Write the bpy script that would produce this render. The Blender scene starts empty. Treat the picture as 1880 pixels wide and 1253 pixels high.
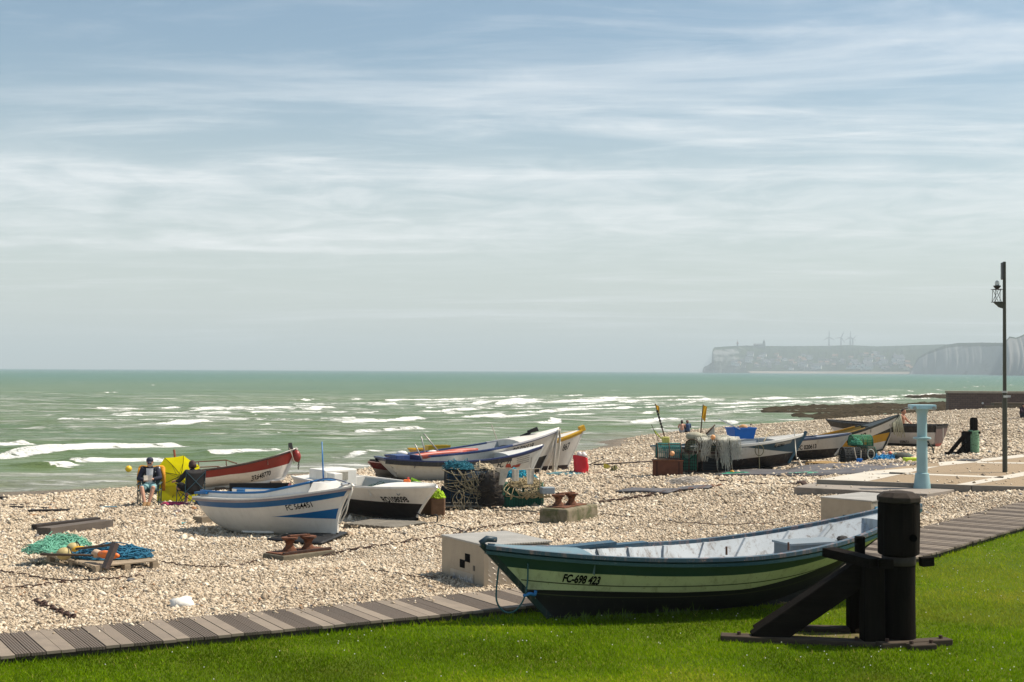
import bpy, bmesh, math, random
import numpy as np
from mathutils import Vector, Matrix, noise as mnoise

R = math.radians
SC = bpy.context.scene
COL = SC.collection

# ------------------------------------------------------------------ camera, sky, sun, exposure
CAM_H, FPX, PITCH, ROLL = 3.0, 2487.0, R(1.25), R(0.29)
cam_data = bpy.data.cameras.new("camera")
cam_data.sensor_width = 36.0
cam_data.lens = FPX / 1880 * 36.0
cam_data.clip_start = 0.1
cam_data.clip_end = 90000
cam = bpy.data.objects.new("camera", cam_data)
COL.objects.link(cam)
_f = Vector((0, math.cos(PITCH), math.sin(PITCH)))
_u0 = Vector((0, -math.sin(PITCH), math.cos(PITCH)))
_r0 = Vector((1, 0, 0))
CR = _r0 * math.cos(ROLL) + _u0 * math.sin(ROLL)
CU = _u0 * math.cos(ROLL) - _r0 * math.sin(ROLL)
M = Matrix((CR, CU, -_f)).transposed().to_4x4()
M.translation = Vector((0, 0, CAM_H))
cam.matrix_world = M
SC.camera = cam

SUN_DIR = Vector((0.53, 0.13, 0.82)).normalized()
SUN_EL = math.asin(SUN_DIR.z)
SUN_ROT = math.atan2(SUN_DIR.x, SUN_DIR.y)
SKY_STRENGTH, SUN_STRENGTH = 0.092, 5.0
SC.view_settings.view_transform = 'Standard'
SC.view_settings.look = 'None'
SC.view_settings.exposure = 0.36
SC.view_settings.gamma = 1.0
SC.view_settings.use_curve_mapping = False
SC.render.engine = 'CYCLES'
SC.cycles.use_denoising = True
SC.cycles.max_bounces = 6
SC.cycles.diffuse_bounces = 3
SC.cycles.glossy_bounces = 2
SC.cycles.transparent_max_bounces = 8
SC.cycles.volume_bounces = 0
SC.cycles.sample_clamp_indirect = 6.0

sun_d = bpy.data.lights.new("sun", 'SUN')
sun_d.energy = SUN_STRENGTH
sun_d.angle = R(0.53)
sun_d.color = (1.0, 0.90, 0.76)
sun = bpy.data.objects.new("sun", sun_d)
sun.rotation_euler = SUN_DIR.to_track_quat('Z', 'Y').to_euler()
sun.location = (40, 20, 60)
COL.objects.link(sun)


def build_world():
    w = bpy.data.worlds.new("World")
    SC.world = w
    w.use_nodes = True
    nt = w.node_tree
    nt.nodes.clear()
    N = nt.nodes.new
    L = nt.links.new

    def math_(op, a=None, b=None, c=None, clamp=False):
        n = N('ShaderNodeMath')
        n.operation = op
        n.use_clamp = clamp
        for i, v in enumerate((a, b, c)):
            if v is None:
                continue
            if isinstance(v, (int, float)):
                n.inputs[i].default_value = v
            else:
                L(v, n.inputs[i])
        return n.outputs[0]
    out = N('ShaderNodeOutputWorld')
    bg = N('ShaderNodeBackground')
    bg.inputs['Strength'].default_value = SKY_STRENGTH
    sky = N('ShaderNodeTexSky')
    sky.sky_type = 'NISHITA'
    sky.sun_disc = False
    sky.sun_elevation = SUN_EL
    sky.sun_rotation = SUN_ROT
    sky.altitude = 0
    sky.air_density = 1.0
    sky.dust_density = 1.6
    sky.ozone_density = 1.2
    tc = N('ShaderNodeTexCoord')
    sep = N('ShaderNodeSeparateXYZ')
    L(tc.outputs['Generated'], sep.inputs[0])
    x, y, z = sep.outputs
    zz = math_('ADD', math_('MAXIMUM', z, 0.0), 0.05)
    u = math_('DIVIDE', x, zz)
    v = math_('DIVIDE', y, zz)

    def noise(su, sv, ou, ov, detail, rough, dist, skew=0.0):
        uu = math_('ADD', math_('MULTIPLY', math_('ADD', u, math_('MULTIPLY', v, skew)), su), ou)
        vv = math_('ADD', math_('MULTIPLY', v, sv), ov)
        cmb = N('ShaderNodeCombineXYZ')
        L(uu, cmb.inputs[0])
        L(vv, cmb.inputs[1])
        n = N('ShaderNodeTexNoise')
        n.inputs['Scale'].default_value = 1.0
        n.inputs['Detail'].default_value = detail
        n.inputs['Roughness'].default_value = rough
        n.inputs['Distortion'].default_value = dist
        L(cmb.outputs[0], n.inputs['Vector'])
        return n.outputs['Fac']

    def ramp(f, lo, hi):
        m = N('ShaderNodeMapRange')
        m.interpolation_type = 'SMOOTHSTEP'
        m.inputs['From Min'].default_value = lo
        m.inputs['From Max'].default_value = hi
        L(f, m.inputs['Value'])
        return m.outputs[0]
    c1 = ramp(noise(0.40, 1.1, 3.1, 0.4, 8, 0.62, 0.9, 0.12), 0.45, 0.70)
    c2 = ramp(noise(1.1, 2.6, 7.7, 2.2, 7, 0.66, 1.6, 0.5), 0.44, 0.80)
    c3 = ramp(noise(0.16, 0.45, 11.3, 5.1, 4, 0.5, 0.4), 0.36, 0.66)
    wisps = math_('MULTIPLY', math_('ADD', math_('MULTIPLY', c1, 0.70), math_('MULTIPLY', c2, 0.42)), math_('ADD', math_('MULTIPLY', c3, 0.75), 0.25))
    # a low bank of altocumulus a few degrees above the horizon
    band = math_('MULTIPLY', ramp(z, 0.065, 0.105), math_('SUBTRACT', 1.0, ramp(z, 0.135, 0.165)))
    puff = ramp(noise(2.6, 2.2, 1.3, 9.2, 6, 0.6, 0.6, 0.1), 0.34, 0.68)
    bank = math_('MULTIPLY', band, math_('ADD', math_('MULTIPLY', puff, 0.42), 0.06))
    cov = math_('ADD', wisps, bank, clamp=True)
    cov = math_('MULTIPLY', cov, 0.84)
    # clouds thinned overhead, out of view, to lower the ambient light
    cov = math_('MULTIPLY', cov, math_('SUBTRACT', 1.0, math_('MULTIPLY', ramp(z, 0.34, 0.62), 0.9)))
    # thin milky veil growing towards the horizon
    veil = math_('MULTIPLY', math_('SUBTRACT', 1.0, ramp(z, 0.0, 0.25)), 0.62)
    veil_mix = N('ShaderNodeMix')
    veil_mix.data_type = 'RGBA'
    L(veil, veil_mix.inputs['Factor'])
    tint = N('ShaderNodeMix')
    tint.data_type = 'RGBA'
    tint.blend_type = 'MULTIPLY'
    tint.inputs['Factor'].default_value = 1.0
    L(sky.outputs[0], tint.inputs['A'])
    tint.inputs['B'].default_value = (0.98, 1.07, 1.02, 1)
    L(tint.outputs['Result'], veil_mix.inputs['A'])
    veil_mix.inputs['B'].default_value = (7.5, 7.6, 7.15, 1)
    mix = N('ShaderNodeMix')
    mix.data_type = 'RGBA'
    L(cov, mix.inputs['Factor'])
    L(veil_mix.outputs['Result'], mix.inputs['A'])
    mix.inputs['B'].default_value = (9.3, 9.4, 9.5, 1)
    L(mix.outputs['Result'], bg.inputs['Color'])
    L(bg.outputs[0], out.inputs['Surface'])


build_world()

# ------------------------------------------------------------------ helpers


def P(px, py, z):
    """world point where the view ray through photo pixel (px,py) meets height z"""
    d = _f + CR * ((px - 940) / FPX) + CU * ((626.5 - py) / FPX)
    t = (z - CAM_H) / d.z
    return Vector((d.x * t, d.y * t, z))


def PD(px, py, depth):
    """world point on the ray at forward distance y = depth"""
    d = _f + CR * ((px - 940) / FPX) + CU * ((626.5 - py) / FPX)
    t = depth / d.y
    return Vector((d.x * t, depth, CAM_H + d.z * t))


def tag(o, label=None, cat=None, group=None, kind=None):
    if label:
        o['label'] = label
    if cat:
        o['category'] = cat
    if group:
        o['group'] = group
    if kind:
        o['kind'] = kind
    return o


def thing(name, label, cat, loc=(0, 0, 0), rotz=0.0, group=None):
    o = bpy.data.objects.new(name, None)
    o.empty_display_size = 0.3
    COL.objects.link(o)
    o.location = loc
    o.rotation_euler = (0, 0, rotz)
    return tag(o, label, cat, group)


def copy_tree(o, parent=None):
    c = o.copy()
    COL.objects.link(c)
    c.parent = parent
    for ch in list(o.children):
        copy_tree(ch, c)
    return c


def frame(d):
    d = Vector(d).normalized()
    a = Vector((0, 0, 1)) if abs(d.z) < 0.95 else Vector((1, 0, 0))
    s = d.cross(a).normalized()
    return s, s.cross(d).normalized()


class MB:
    """collects shapes; build() links them as ONE mesh object"""

    def __init__(self):
        self.v, self.f, self.m = [], [], []

    def add(self, vs, fs, mi=0):
        b = len(self.v)
        self.v.extend(tuple(v) for v in vs)
        self.f.extend(tuple(i + b for i in f) for f in fs)
        self.m.extend([mi] * len(fs))
        return self

    def box(self, c, s, rot=None, mi=0, taper=1.0):
        c = Vector(c)
        hx, hy, hz = s[0] / 2, s[1] / 2, s[2] / 2
        vs = []
        for k, (zx, t) in enumerate(((-hz, 1.0), (hz, taper))):
            for x, y in ((-hx, -hy), (hx, -hy), (hx, hy), (-hx, hy)):
                p = Vector((x * t, y * t, zx))
                if rot is not None:
                    p = rot @ p
                vs.append(c + p)
        return self.add(vs, [(3, 2, 1, 0), (4, 5, 6, 7), (0, 1, 5, 4), (1, 2, 6, 5), (2, 3, 7, 6), (3, 0, 4, 7)], mi)

    def bar(self, a, b, w, h, mi=0, up=(0, 0, 1)):
        a, b = Vector(a), Vector(b)
        d = (b - a)
        ln = d.length
        d.normalize()
        up = Vector(up)
        if abs(d.dot(up)) > 0.98:
            up = Vector((0, 1, 0))
        s = d.cross(up).normalized()
        u = s.cross(d).normalized()
        rot = Matrix((d, s, u)).transposed()
        return self.box((a + b) / 2, (ln, w, h), rot, mi)

    def cyl(self, a, b, r0, r1=None, n=12, mi=0, caps=True):
        if r1 is None:
            r1 = r0
        a, b = Vector(a), Vector(b)
        s, u = frame(b - a)
        vs = []
        for p, r in ((a, r0), (b, r1)):
            for k in range(n):
                t = 2 * math.pi * k / n
                vs.append(p + s * (r * math.cos(t)) + u * (r * math.sin(t)))
        fs = [(k, (k + 1) % n, n + (k + 1) % n, n + k) for k in range(n)]
        if caps:
            fs.append(tuple(range(n - 1, -1, -1)))
            fs.append(tuple(range(n, 2 * n)))
        return self.add(vs, fs, mi)

    def tube(self, pts, r, n=6, mi=0, closed=False):
        pts = [Vector(p) for p in pts]
        m = len(pts)
        if m < 2:
            return self
        vs = []
        prev = None
        for i, p in enumerate(pts):
            if closed:
                d = pts[(i + 1) % m] - pts[i - 1]
            else:
                d = pts[min(i + 1, m - 1)] - pts[max(i - 1, 0)]
            if d.length < 1e-9:
                d = Vector((1, 0, 0))
            d.normalize()
            if prev is None:
                s, u = frame(d)
            else:
                s = prev - d * prev.dot(d)
                if s.length < 1e-6:
                    s, u = frame(d)
                else:
                    s.normalize()
                    u = s.cross(d)
            prev = s
            rr = r[i] if isinstance(r, (list, tuple)) else r
            for k in range(n):
                t = 2 * math.pi * k / n
                vs.append(p + s * (rr * math.cos(t)) + u * (rr * math.sin(t)))
        fs = []
        for i in range(m if closed else m - 1):
            a, b = i * n, ((i + 1) % m) * n
            for k in range(n):
                fs.append((a + k, a + (k + 1) % n, b + (k + 1) % n, b + k))
        if not closed:
            fs.append(tuple(range(n - 1, -1, -1)))
            fs.append(tuple(range((m - 1) * n, m * n)))
        return self.add(vs, fs, mi)

    def lathe(self, prof, n=24, mi=0, c=(0, 0, 0), cap=True):
        c = Vector(c)
        vs = []
        for r, z in prof:
            for k in range(n):
                t = 2 * math.pi * k / n
                vs.append(c + Vector((r * math.cos(t), r * math.sin(t), z)))
        fs = []
        for i in range(len(prof) - 1):
            for k in range(n):
                fs.append((i * n + k, i * n + (k + 1) % n, (i + 1) * n + (k + 1) % n, (i + 1) * n + k))
        if cap:
            fs.append(tuple(range(n - 1, -1, -1)))
            fs.append(tuple(range((len(prof) - 1) * n, len(prof) * n)))
        return self.add(vs, fs, mi)

    def ball(self, c, r, n=14, mi=0, sc=(1, 1, 1)):
        c = Vector(c)
        vs, fs = [], []
        rows = n // 2
        for i in range(rows + 1):
            a = math.pi * i / rows
            for k in range(n):
                t = 2 * math.pi * k / n
                vs.append(c + Vector((r * sc[0] * math.sin(a) * math.cos(t), r * sc[1] * math.sin(a) * math.sin(t), r * sc[2] * math.cos(a))))
        for i in range(rows):
            for k in range(n):
                fs.append((i * n + k, (i + 1) * n + k, (i + 1) * n + (k + 1) % n, i * n + (k + 1) % n))
        return self.add(vs, fs, mi)

    def sheet(self, grid, mi=0, flip=False):
        """grid: list of rows of points"""
        n = len(grid[0])
        vs = [p for row in grid for p in row]
        fs = []
        for i in range(len(grid) - 1):
            for k in range(n - 1):
                q = (i * n + k, i * n + k + 1, (i + 1) * n + k + 1, (i + 1) * n + k)
                fs.append(q[::-1] if flip else q)
        return self.add(vs, fs, mi)

    def prism(self, poly, z0, z1, mi=0):
        n = len(poly)
        vs = [(p[0], p[1], z0) for p in poly] + [(p[0], p[1], z1) for p in poly]
        fs = [tuple(range(n - 1, -1, -1)), tuple(range(n, 2 * n))]
        fs += [(k, (k + 1) % n, n + (k + 1) % n, n + k) for k in range(n)]
        return self.add(vs, fs, mi)

    def moved(self, m):
        self.v = [tuple(m @ Vector(v)) for v in self.v]
        return self

    def mesh(self, name, mats, smooth=False, merge=False):
        me = bpy.data.meshes.new(name)
        me.from_pydata(self.v, [], self.f)
        if not isinstance(mats, (list, tuple)):
            mats = [mats]
        for m in mats:
            me.materials.append(m)
        if len(mats) > 1:
            me.polygons.foreach_set('material_index', self.m)
        if merge:
            bm = bmesh.new()
            bm.from_mesh(me)
            bmesh.ops.remove_doubles(bm, verts=bm.verts, dist=1e-4)
            bm.to_mesh(me)
            bm.free()
        me.update()
        if smooth:
            me.polygons.foreach_set('use_smooth', [True] * len(me.polygons))
            if smooth is not True:
                try:
                    me.set_sharp_from_angle(angle=R(smooth))
                except Exception:
                    pass
        return me

    def build(self, name, mats, parent=None, smooth=False, label=None, loc=None, merge=False, bevel=0.0):
        if loc is not None:
            l = Vector(loc)
            self.v = [(v[0] - l.x, v[1] - l.y, v[2] - l.z) for v in self.v]
        me = self.mesh(name, mats, smooth, merge)
        o = bpy.data.objects.new(name, me)
        COL.objects.link(o)
        if loc is not None:
            o.location = loc
        if parent is not None:
            o.parent = parent
        if label:
            o['label'] = label
        if bevel:
            b = o.modifiers.new('bevel', 'BEVEL')
            b.width = bevel
            b.segments = 2
            b.limit_method = 'ANGLE'
        return o


def np_mesh(name, verts, faces, mats, smooth=False):
    """fast mesh from numpy arrays (faces n x 3 or n x 4)"""
    me = bpy.data.meshes.new(name)
    nv, nf, k = len(verts), len(faces), faces.shape[1]
    me.vertices.add(nv)
    me.vertices.foreach_set('co', np.ascontiguousarray(verts, dtype=np.float32).ravel())
    me.loops.add(nf * k)
    me.polygons.add(nf)
    me.loops.foreach_set('vertex_index', np.ascontiguousarray(faces, dtype=np.int32).ravel())
    me.polygons.foreach_set('loop_start', np.arange(0, nf * k, k, dtype=np.int32))
    if smooth:
        me.polygons.foreach_set('use_smooth', np.ones(nf, dtype=bool))
    me.update(calc_edges=True)
    me.validate()
    for m in (mats if isinstance(mats, (list, tuple)) else [mats]):
        me.materials.append(m)
    o = bpy.data.objects.new(name, me)
    COL.objects.link(o)
    return o


def set_attr(o, name, arr):
    a = o.data.attributes.new(name, 'FLOAT', 'POINT')
    a.data.foreach_set('value', np.ascontiguousarray(arr, dtype=np.float32).ravel())


# ------------------------------------------------------------------ materials
_mats = {}


class NT:
    def __init__(self, name):
        self.mat = bpy.data.materials.new(name)
        self.mat.use_nodes = True
        self.nt = self.mat.node_tree
        self.nt.nodes.clear()
        self.out = self.n('ShaderNodeOutputMaterial')
        self.bsdf = self.n('ShaderNodeBsdfPrincipled')
        self.l(self.bsdf.outputs[0], self.out.inputs['Surface'])
        self.tc = self.n('ShaderNodeTexCoord')

    def n(self, t):
        return self.nt.nodes.new(t)

    def l(self, a, b):
        self.nt.links.new(a, b)

    def set(self, **kw):
        for k, v in kw.items():
            k = k.replace('_', ' ')
            i = self.bsdf.inputs[k]
            if hasattr(v, 'is_linked') or hasattr(v, 'links'):
                self.l(v, i)
            else:
                i.default_value = v

    def coord(self, scale=(1, 1, 1), obj=True, rot=(0, 0, 0)):
        m = self.n('ShaderNodeMapping')
        m.inputs['Scale'].default_value = scale
        m.inputs['Rotation'].default_value = rot
        self.l(self.tc.outputs['Object'] if obj else self.tc.outputs['Generated'], m.inputs['Vector'])
        return m.outputs[0]

    def pos(self):
        g = self.n('ShaderNodeNewGeometry')
        return g.outputs['Position']

    def noise(self, vec, scale, detail=4, rough=0.6, dist=0.0):
        n = self.n('ShaderNodeTexNoise')
        n.inputs['Scale'].default_value = scale
        n.inputs['Detail'].default_value = detail
        n.inputs['Roughness'].default_value = rough
        n.inputs['Distortion'].default_value = dist
        self.l(vec, n.inputs['Vector'])
        return n.outputs['Fac']

    def voro(self, vec, scale, out='Distance', feature='F1', rand=1.0):
        n = self.n('ShaderNodeTexVoronoi')
        n.feature = feature
        n.inputs['Scale'].default_value = scale
        n.inputs['Randomness'].default_value = rand
        self.l(vec, n.inputs['Vector'])
        return n.outputs[out]

    def ramp(self, f, stops, interp='LINEAR'):
        r = self.n('ShaderNodeValToRGB')
        r.color_ramp.interpolation = interp
        el = r.color_ramp.elements
        while len(el) < len(stops):
            el.new(0.5)
        for e, (p, c) in zip(el, stops):
            e.position = p
            e.color = (*c, 1) if len(c) == 3 else c
        self.l(f, r.inputs[0])
        return r.outputs[0]

    def rng(self, f, a, b, c=0.0, d=1.0):
        m = self.n('ShaderNodeMapRange')
        m.interpolation_type = 'SMOOTHSTEP'
        for k, v in zip(('From Min', 'From Max', 'To Min', 'To Max'), (a, b, c, d)):
            m.inputs[k].default_value = v
        self.l(f, m.inputs['Value'])
        return m.outputs[0]

    def mix(self, f, a, b, mode='MIX'):
        m = self.n('ShaderNodeMix')
        m.data_type = 'RGBA'
        m.blend_type = mode
        for k, v in (('Factor', f), ('A', a), ('B', b)):
            i = m.inputs[k] if k == 'Factor' else [q for q in m.inputs if q.name == k and q.type == 'RGBA'][0]
            if isinstance(v, (int, float)):
                i.default_value = v
            elif isinstance(v, tuple):
                i.default_value = (*v, 1) if len(v) == 3 else v
            else:
                self.l(v, i)
        return [q for q in m.outputs if q.type == 'RGBA'][0]

    def math(self, op, a, b=None, clamp=False):
        n = self.n('ShaderNodeMath')
        n.operation = op
        n.use_clamp = clamp
        for i, v in enumerate((a, b)):
            if v is None:
                continue
            if isinstance(v, (int, float)):
                n.inputs[i].default_value = v
            else:
                self.l(v, n.inputs[i])
        return n.outputs[0]

    def bump(self, h, strength=0.3, dist=0.02, prev=None):
        b = self.n('ShaderNodeBump')
        b.inputs['Strength'].default_value = strength
        b.inputs['Distance'].default_value = dist
        self.l(h, b.inputs['Height'])
        if prev is not None:
            self.l(prev, b.inputs['Normal'])
        return b.outputs[0]

    def attr(self, name, out='Fac'):
        a = self.n('ShaderNodeAttribute')
        a.attribute_name = name
        return a.outputs[out]


def mul(c, k):
    return tuple(min(1.0, max(0.0, x * k)) for x in c)


def mat(name, col, rough=0.6, var=0.18, scale=6.0, bump=0.15, metal=0.0, col2=None, amount=0.35, stretch=(1, 1, 1), spec=0.4):
    """surface with uneven tone, patches of a second colour (dirt, wear) and a little relief"""
    if name in _mats:
        return _mats[name]
    t = NT(name)
    c = t.coord(stretch)
    n1 = t.noise(c, scale, 5, 0.65)
    base = t.ramp(n1, [(0.25, mul(col, 1 - var)), (0.75, mul(col, 1 + var))])
    if col2 is not None:
        n2 = t.noise(c, scale * 0.6, 8, 0.7, 0.6)
        base = t.mix(t.rng(n2, 1 - amount - 0.12, 1 - amount + 0.12), base, col2)
    t.set(Base_Color=base, Roughness=rough, Metallic=metal)
    t.bsdf.inputs['Specular IOR Level'].default_value = spec
    n3 = t.noise(c, scale * 5, 4, 0.6)
    t.set(Normal=t.bump(n3, bump, 0.01))
    _mats[name] = t.mat
    return t.mat


def wood(name, col, rough=0.8, axis=0, var=0.3, scale=9.0, bump=0.4, spec=0.25):
    if name in _mats:
        return _mats[name]
    t = NT(name)
    st = [7.0, 7.0, 7.0]
    st[axis] = 0.6
    c = t.coord(tuple(st))
    n1 = t.noise(c, scale / 5, 6, 0.7, 0.4)
    base = t.ramp(n1, [(0.25, mul(col, 1 - var)), (0.5, col), (0.8, mul(col, 1 + var))])
    n2 = t.noise(t.coord(), 1.7, 3, 0.5)
    base = t.mix(t.rng(n2, 0.35, 0.7, 0.0, 0.35), base, mul(col, 0.6))
    t.set(Base_Color=base, Roughness=rough, Normal=t.bump(n1, bump, 0.01))
    t.bsdf.inputs['Specular IOR Level'].default_value = spec
    _mats[name] = t.mat
    return t.mat


def paint(name, col, rough=0.42, dirt=(0.20, 0.16, 0.11), amount=0.22):
    """boat paint: near even with rain streaks, scuffs and small chips"""
    if name in _mats:
        return _mats[name]
    t = NT(name)
    c = t.coord()
    n1 = t.noise(c, 2.2, 4, 0.6)
    base = t.ramp(n1, [(0.3, mul(col, 0.9)), (0.7, mul(col, 1.06))])
    st = t.noise(t.coord((5.0, 5.0, 0.7)), 2.0, 6, 0.7, 0.3)
    base = t.mix(t.rng(st, 0.48, 0.74, 0.0, amount * 1.7), base, dirt)
    ch = t.noise(c, 22.0, 5, 0.7)
    base = t.mix(t.rng(ch, 0.635, 0.66, 0.0, min(1.0, amount * 2.6)), base, mul(dirt, 1.4))
    t.set(Base_Color=base, Roughness=rough, Normal=t.bump(t.noise(c, 9.0, 4, 0.6), 0.10, 0.01))
    t.bsdf.inputs['Specular IOR Level'].default_value = 0.4
    _mats[name] = t.mat
    return t.mat


def text_mb(body, size, sx=1.0, bold=0.0, shear=0.0):
    """flat outline of the lettering: x to the right, y up, starting at the origin"""
    cu = bpy.data.curves.new('lettering', 'FONT')
    cu.body = body
    cu.size = size
    cu.offset = bold
    cu.shear = shear
    cu.resolution_u = 4
    o = bpy.data.objects.new('lettering', cu)
    COL.objects.link(o)
    dg = bpy.context.evaluated_depsgraph_get()
    me = bpy.data.meshes.new_from_object(o.evaluated_get(dg))
    vs = [(v.co.x * sx, v.co.y, 0) for v in me.vertices]
    fs = [tuple(p.vertices) for p in me.polygons]
    bpy.data.objects.remove(o)
    bpy.data.meshes.remove(me)
    bpy.data.curves.remove(cu)
    return vs, fs


def wander(rng, p, ext, n, h0, h1, step=0.5):
    """one strand meandering over an untidy mound of half extents ext"""
    a = rng.uniform(0, 6.28)
    x, y = rng.gauss(0, .45), rng.gauss(0, .45)
    lim = rng.uniform(0.75, 1.15)
    sd = p[0] * 3.1 + ext[0] * 7
    pts = []
    for i in range(n):
        a += rng.uniform(-1.1, 1.1)
        nx, ny = x + math.cos(a) * step, y + math.sin(a) * step
        rr = math.hypot(nx, ny)
        if rr > lim:
            a += 2.2
            nx, ny = nx / rr * lim, ny / rr * lim
        x, y = nx, ny
        m = max(0.0, 1 - x * x - y * y)
        lump = 0.35 + 0.9 * abs(mnoise.noise(Vector((x * 1.9 + sd, y * 1.9, 0.3)))) + 0.35 * mnoise.noise(Vector((x * 4 + sd, y * 4, 1.3)))
        up = rng.random() ** 5 * 0.35
        pts.append((p[0] + x * ext[0], p[1] + y * ext[1], p[2] + h0 + h1 * (m ** .7 * lump * rng.uniform(0.6, 1.05) + up)))
    return pts


def smooth_pts(pts, k=4):
    """Catmull-Rom through pts"""
    pts = [Vector(p) for p in pts]
    out = []
    n = len(pts)
    for i in range(n - 1):
        p0, p1, p2, p3 = pts[max(i - 1, 0)], pts[i], pts[i + 1], pts[min(i + 2, n - 1)]
        for j in range(k):
            t = j / k
            out.append(0.5 * ((2 * p1) + (p2 - p0) * t + (2 * p0 - 5 * p1 + 4 * p2 - p3) * t * t + (3 * p1 - p0 - 3 * p2 + p3) * t ** 3))
    out.append(pts[-1])
    return out


def interp(xs, ys, x):
    return float(np.interp(x, xs, ys))

# ================================================================== THE SETTING
NPR = np.random.default_rng(7)


def vnoise(x, y, seed=0):
    """smooth value noise in 0..1 on numpy arrays"""
    xi, yi = np.floor(x).astype(np.int64), np.floor(y).astype(np.int64)
    fx, fy = x - xi, y - yi
    fx, fy = fx * fx * (3 - 2 * fx), fy * fy * (3 - 2 * fy)

    def h(a, b):
        n = (a * 374761393 + b * 668265263 + seed * 974634777) & 0xFFFFFFFF
        n = ((n ^ (n >> 13)) * 1274126177) & 0xFFFFFFFF
        return ((n ^ (n >> 16)) & 0xFFFF) / 65535.0
    return (h(xi, yi) * (1 - fx) + h(xi + 1, yi) * fx) * (1 - fy) + (h(xi, yi + 1) * (1 - fx) + h(xi + 1, yi + 1) * fx) * fy


def fbm(x, y, oct=4, seed=0):
    s, a, t = 0, 1.0, 0
    for o in range(oct):
        s = s + a * vnoise(x * 2 ** o, y * 2 ** o, seed + o)
        t += a
        a *= 0.5
    return s / t


# ---- height control points of the shingle beach: photo pixel and height
SEA_Z = -2.0
_ctrl = [P(*c) for c in [
    (0, 1160, .03), (300, 1128, .03), (600, 1088, .03), (900, 1050, .05), (1690, 952, .12), (1780, 930, .16), (1870, 902, .22),
    (60, 1050, -.33), (300, 1040, -.33), (530, 1030, -.36), (333, 1112, -.06), (130, 975, -.58), (0, 935, -1.0), (270, 930, -.68), (100, 920, -1.25),
    (600, 990, -.5), (430, 970, -.55), (740, 960, -.6), (900, 935, -.65), (1045, 955, -.36), (1130, 903, -.42), (1290, 885, -.3), (1270, 865, -.45),
    (1075, 868, -.9), (850, 900, -.8), (720, 882, -.95), (500, 885, -1.0), (1450, 862, -.4), (1545, 850, -.35), (1700, 830, -.2), (1785, 833, .0),
    (1420, 930, -.05), (1240, 950, -.2), (1620, 868, -.1), (1500, 875, -.16), (1840, 830, .12), (1600, 885, .0), (1400, 880, -.25), (1457, 897, .04), (1560, 903, .06), (1640, 907, .07), (1702, 910, .07), (1790, 899, .10), (1880, 899, .12), (1490, 884, .02), (1600, 895, .02), (1640, 875, .05), (1750, 870, .08),
    (0, 905, -2.05), (150, 903, -2.0), (250, 897, -2.0), (370, 885, -2.0), (500, 872, -2.0), (620, 862, -2.0), (760, 850, -2.0), (900, 841, -2.0), (1080, 826, -2.0), (1160, 806, -1.7),
    (1240, 793, -1.45), (1330, 785, -1.2), (1430, 779, -1.1), (1500, 776, -1.0), (1640, 768, -.6), (1700, 760, -.2), (1790, 752, .4), (1880, 762, .3), (1990, 770, .3),
    (1000, 850, -1.2), (1150, 850, -1.0), (1250, 820, -1.1), (1400, 810, -.8), (1500, 800, -.6), (1650, 800, -.35), (1800, 790, .1)]]
_ctrl += [Vector(c) for c in [(-30, 42, -2.0), (-34, 50, -2.7), (-28, 68, -3.2), (-14, 85, -3.2), (-4, 96, -3.2), (5, 112, -3.2), (12, 128, -3.2), (25, 130, -3.0), (45, 135, -2.2),
                              (60, 140, -1.5), (60, 60, .6), (45, 40, .5), (30, 20, .2), (10, 8, -.1), (-10, 6, -.1), (-24, 14, -.5), (-40, 20, -1.4), (-60, 30, -3.2), (-60, 90, -3.5),
                              (0, 140, -3.5), (0, 260, -4), (80, 260, -3), (-80, 200, -4), (3, 15, -.1), (8, 18, -.06), (-4, 10, -.1), (20, 32, .15), (60, 100, 1.0)]]
_C = np.array([[p.x, p.y] for p in _ctrl])
_Z = np.array([p.z for p in _ctrl])
_D = np.sqrt(((_C[:, None] - _C[None]) ** 2).sum(-1))
_n = len(_C)
_A = np.zeros((_n + 3, _n + 3))
_A[:_n, :_n] = -_D - 0.25 * np.eye(_n) * -1.0
_A[:_n, _n] = 1
_A[:_n, _n + 1:] = _C
_A[_n, :_n] = 1
_A[_n + 1:, :_n] = _C.T
_W = np.linalg.solve(_A, np.concatenate([_Z, np.zeros(3)]))


def zb_np(x, y):
    x, y = np.asarray(x, float), np.asarray(y, float)
    s = _W[_n] + _W[_n + 1] * x + _W[_n + 2] * y
    for i in range(_n):
        s = s - _W[i] * np.hypot(x - _C[i, 0], y - _C[i, 1])
    c = -.5 * x + .86 * y
    s = s + .022 * np.sin(c * 2.1 + 5 * fbm(x * .12, y * .12, 2, 15)) * np.clip((y - 17) / 4, 0, 1)
    return s + 0.07 * (fbm(x * .35, y * .35, 3, 5) - .5)


def zb(x, y):
    return float(zb_np(np.array([x]), np.array([y]))[0])


def G(px, py):
    """point of the shingle seen at photo pixel (px,py)"""
    z = -0.4
    p = P(px, py, z)
    for _ in range(14):
        p = P(px, py, z)
        z = 0.4 * z + 0.6 * zb(p.x, p.y)
    p.z = zb(p.x, p.y)
    return p


def rise(x, y):
    s = np.clip((0.6 * x + 0.8 * y - 18) / 14, 0, 1)
    return 0.26 * s * s * (3 - 2 * s)


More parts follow.
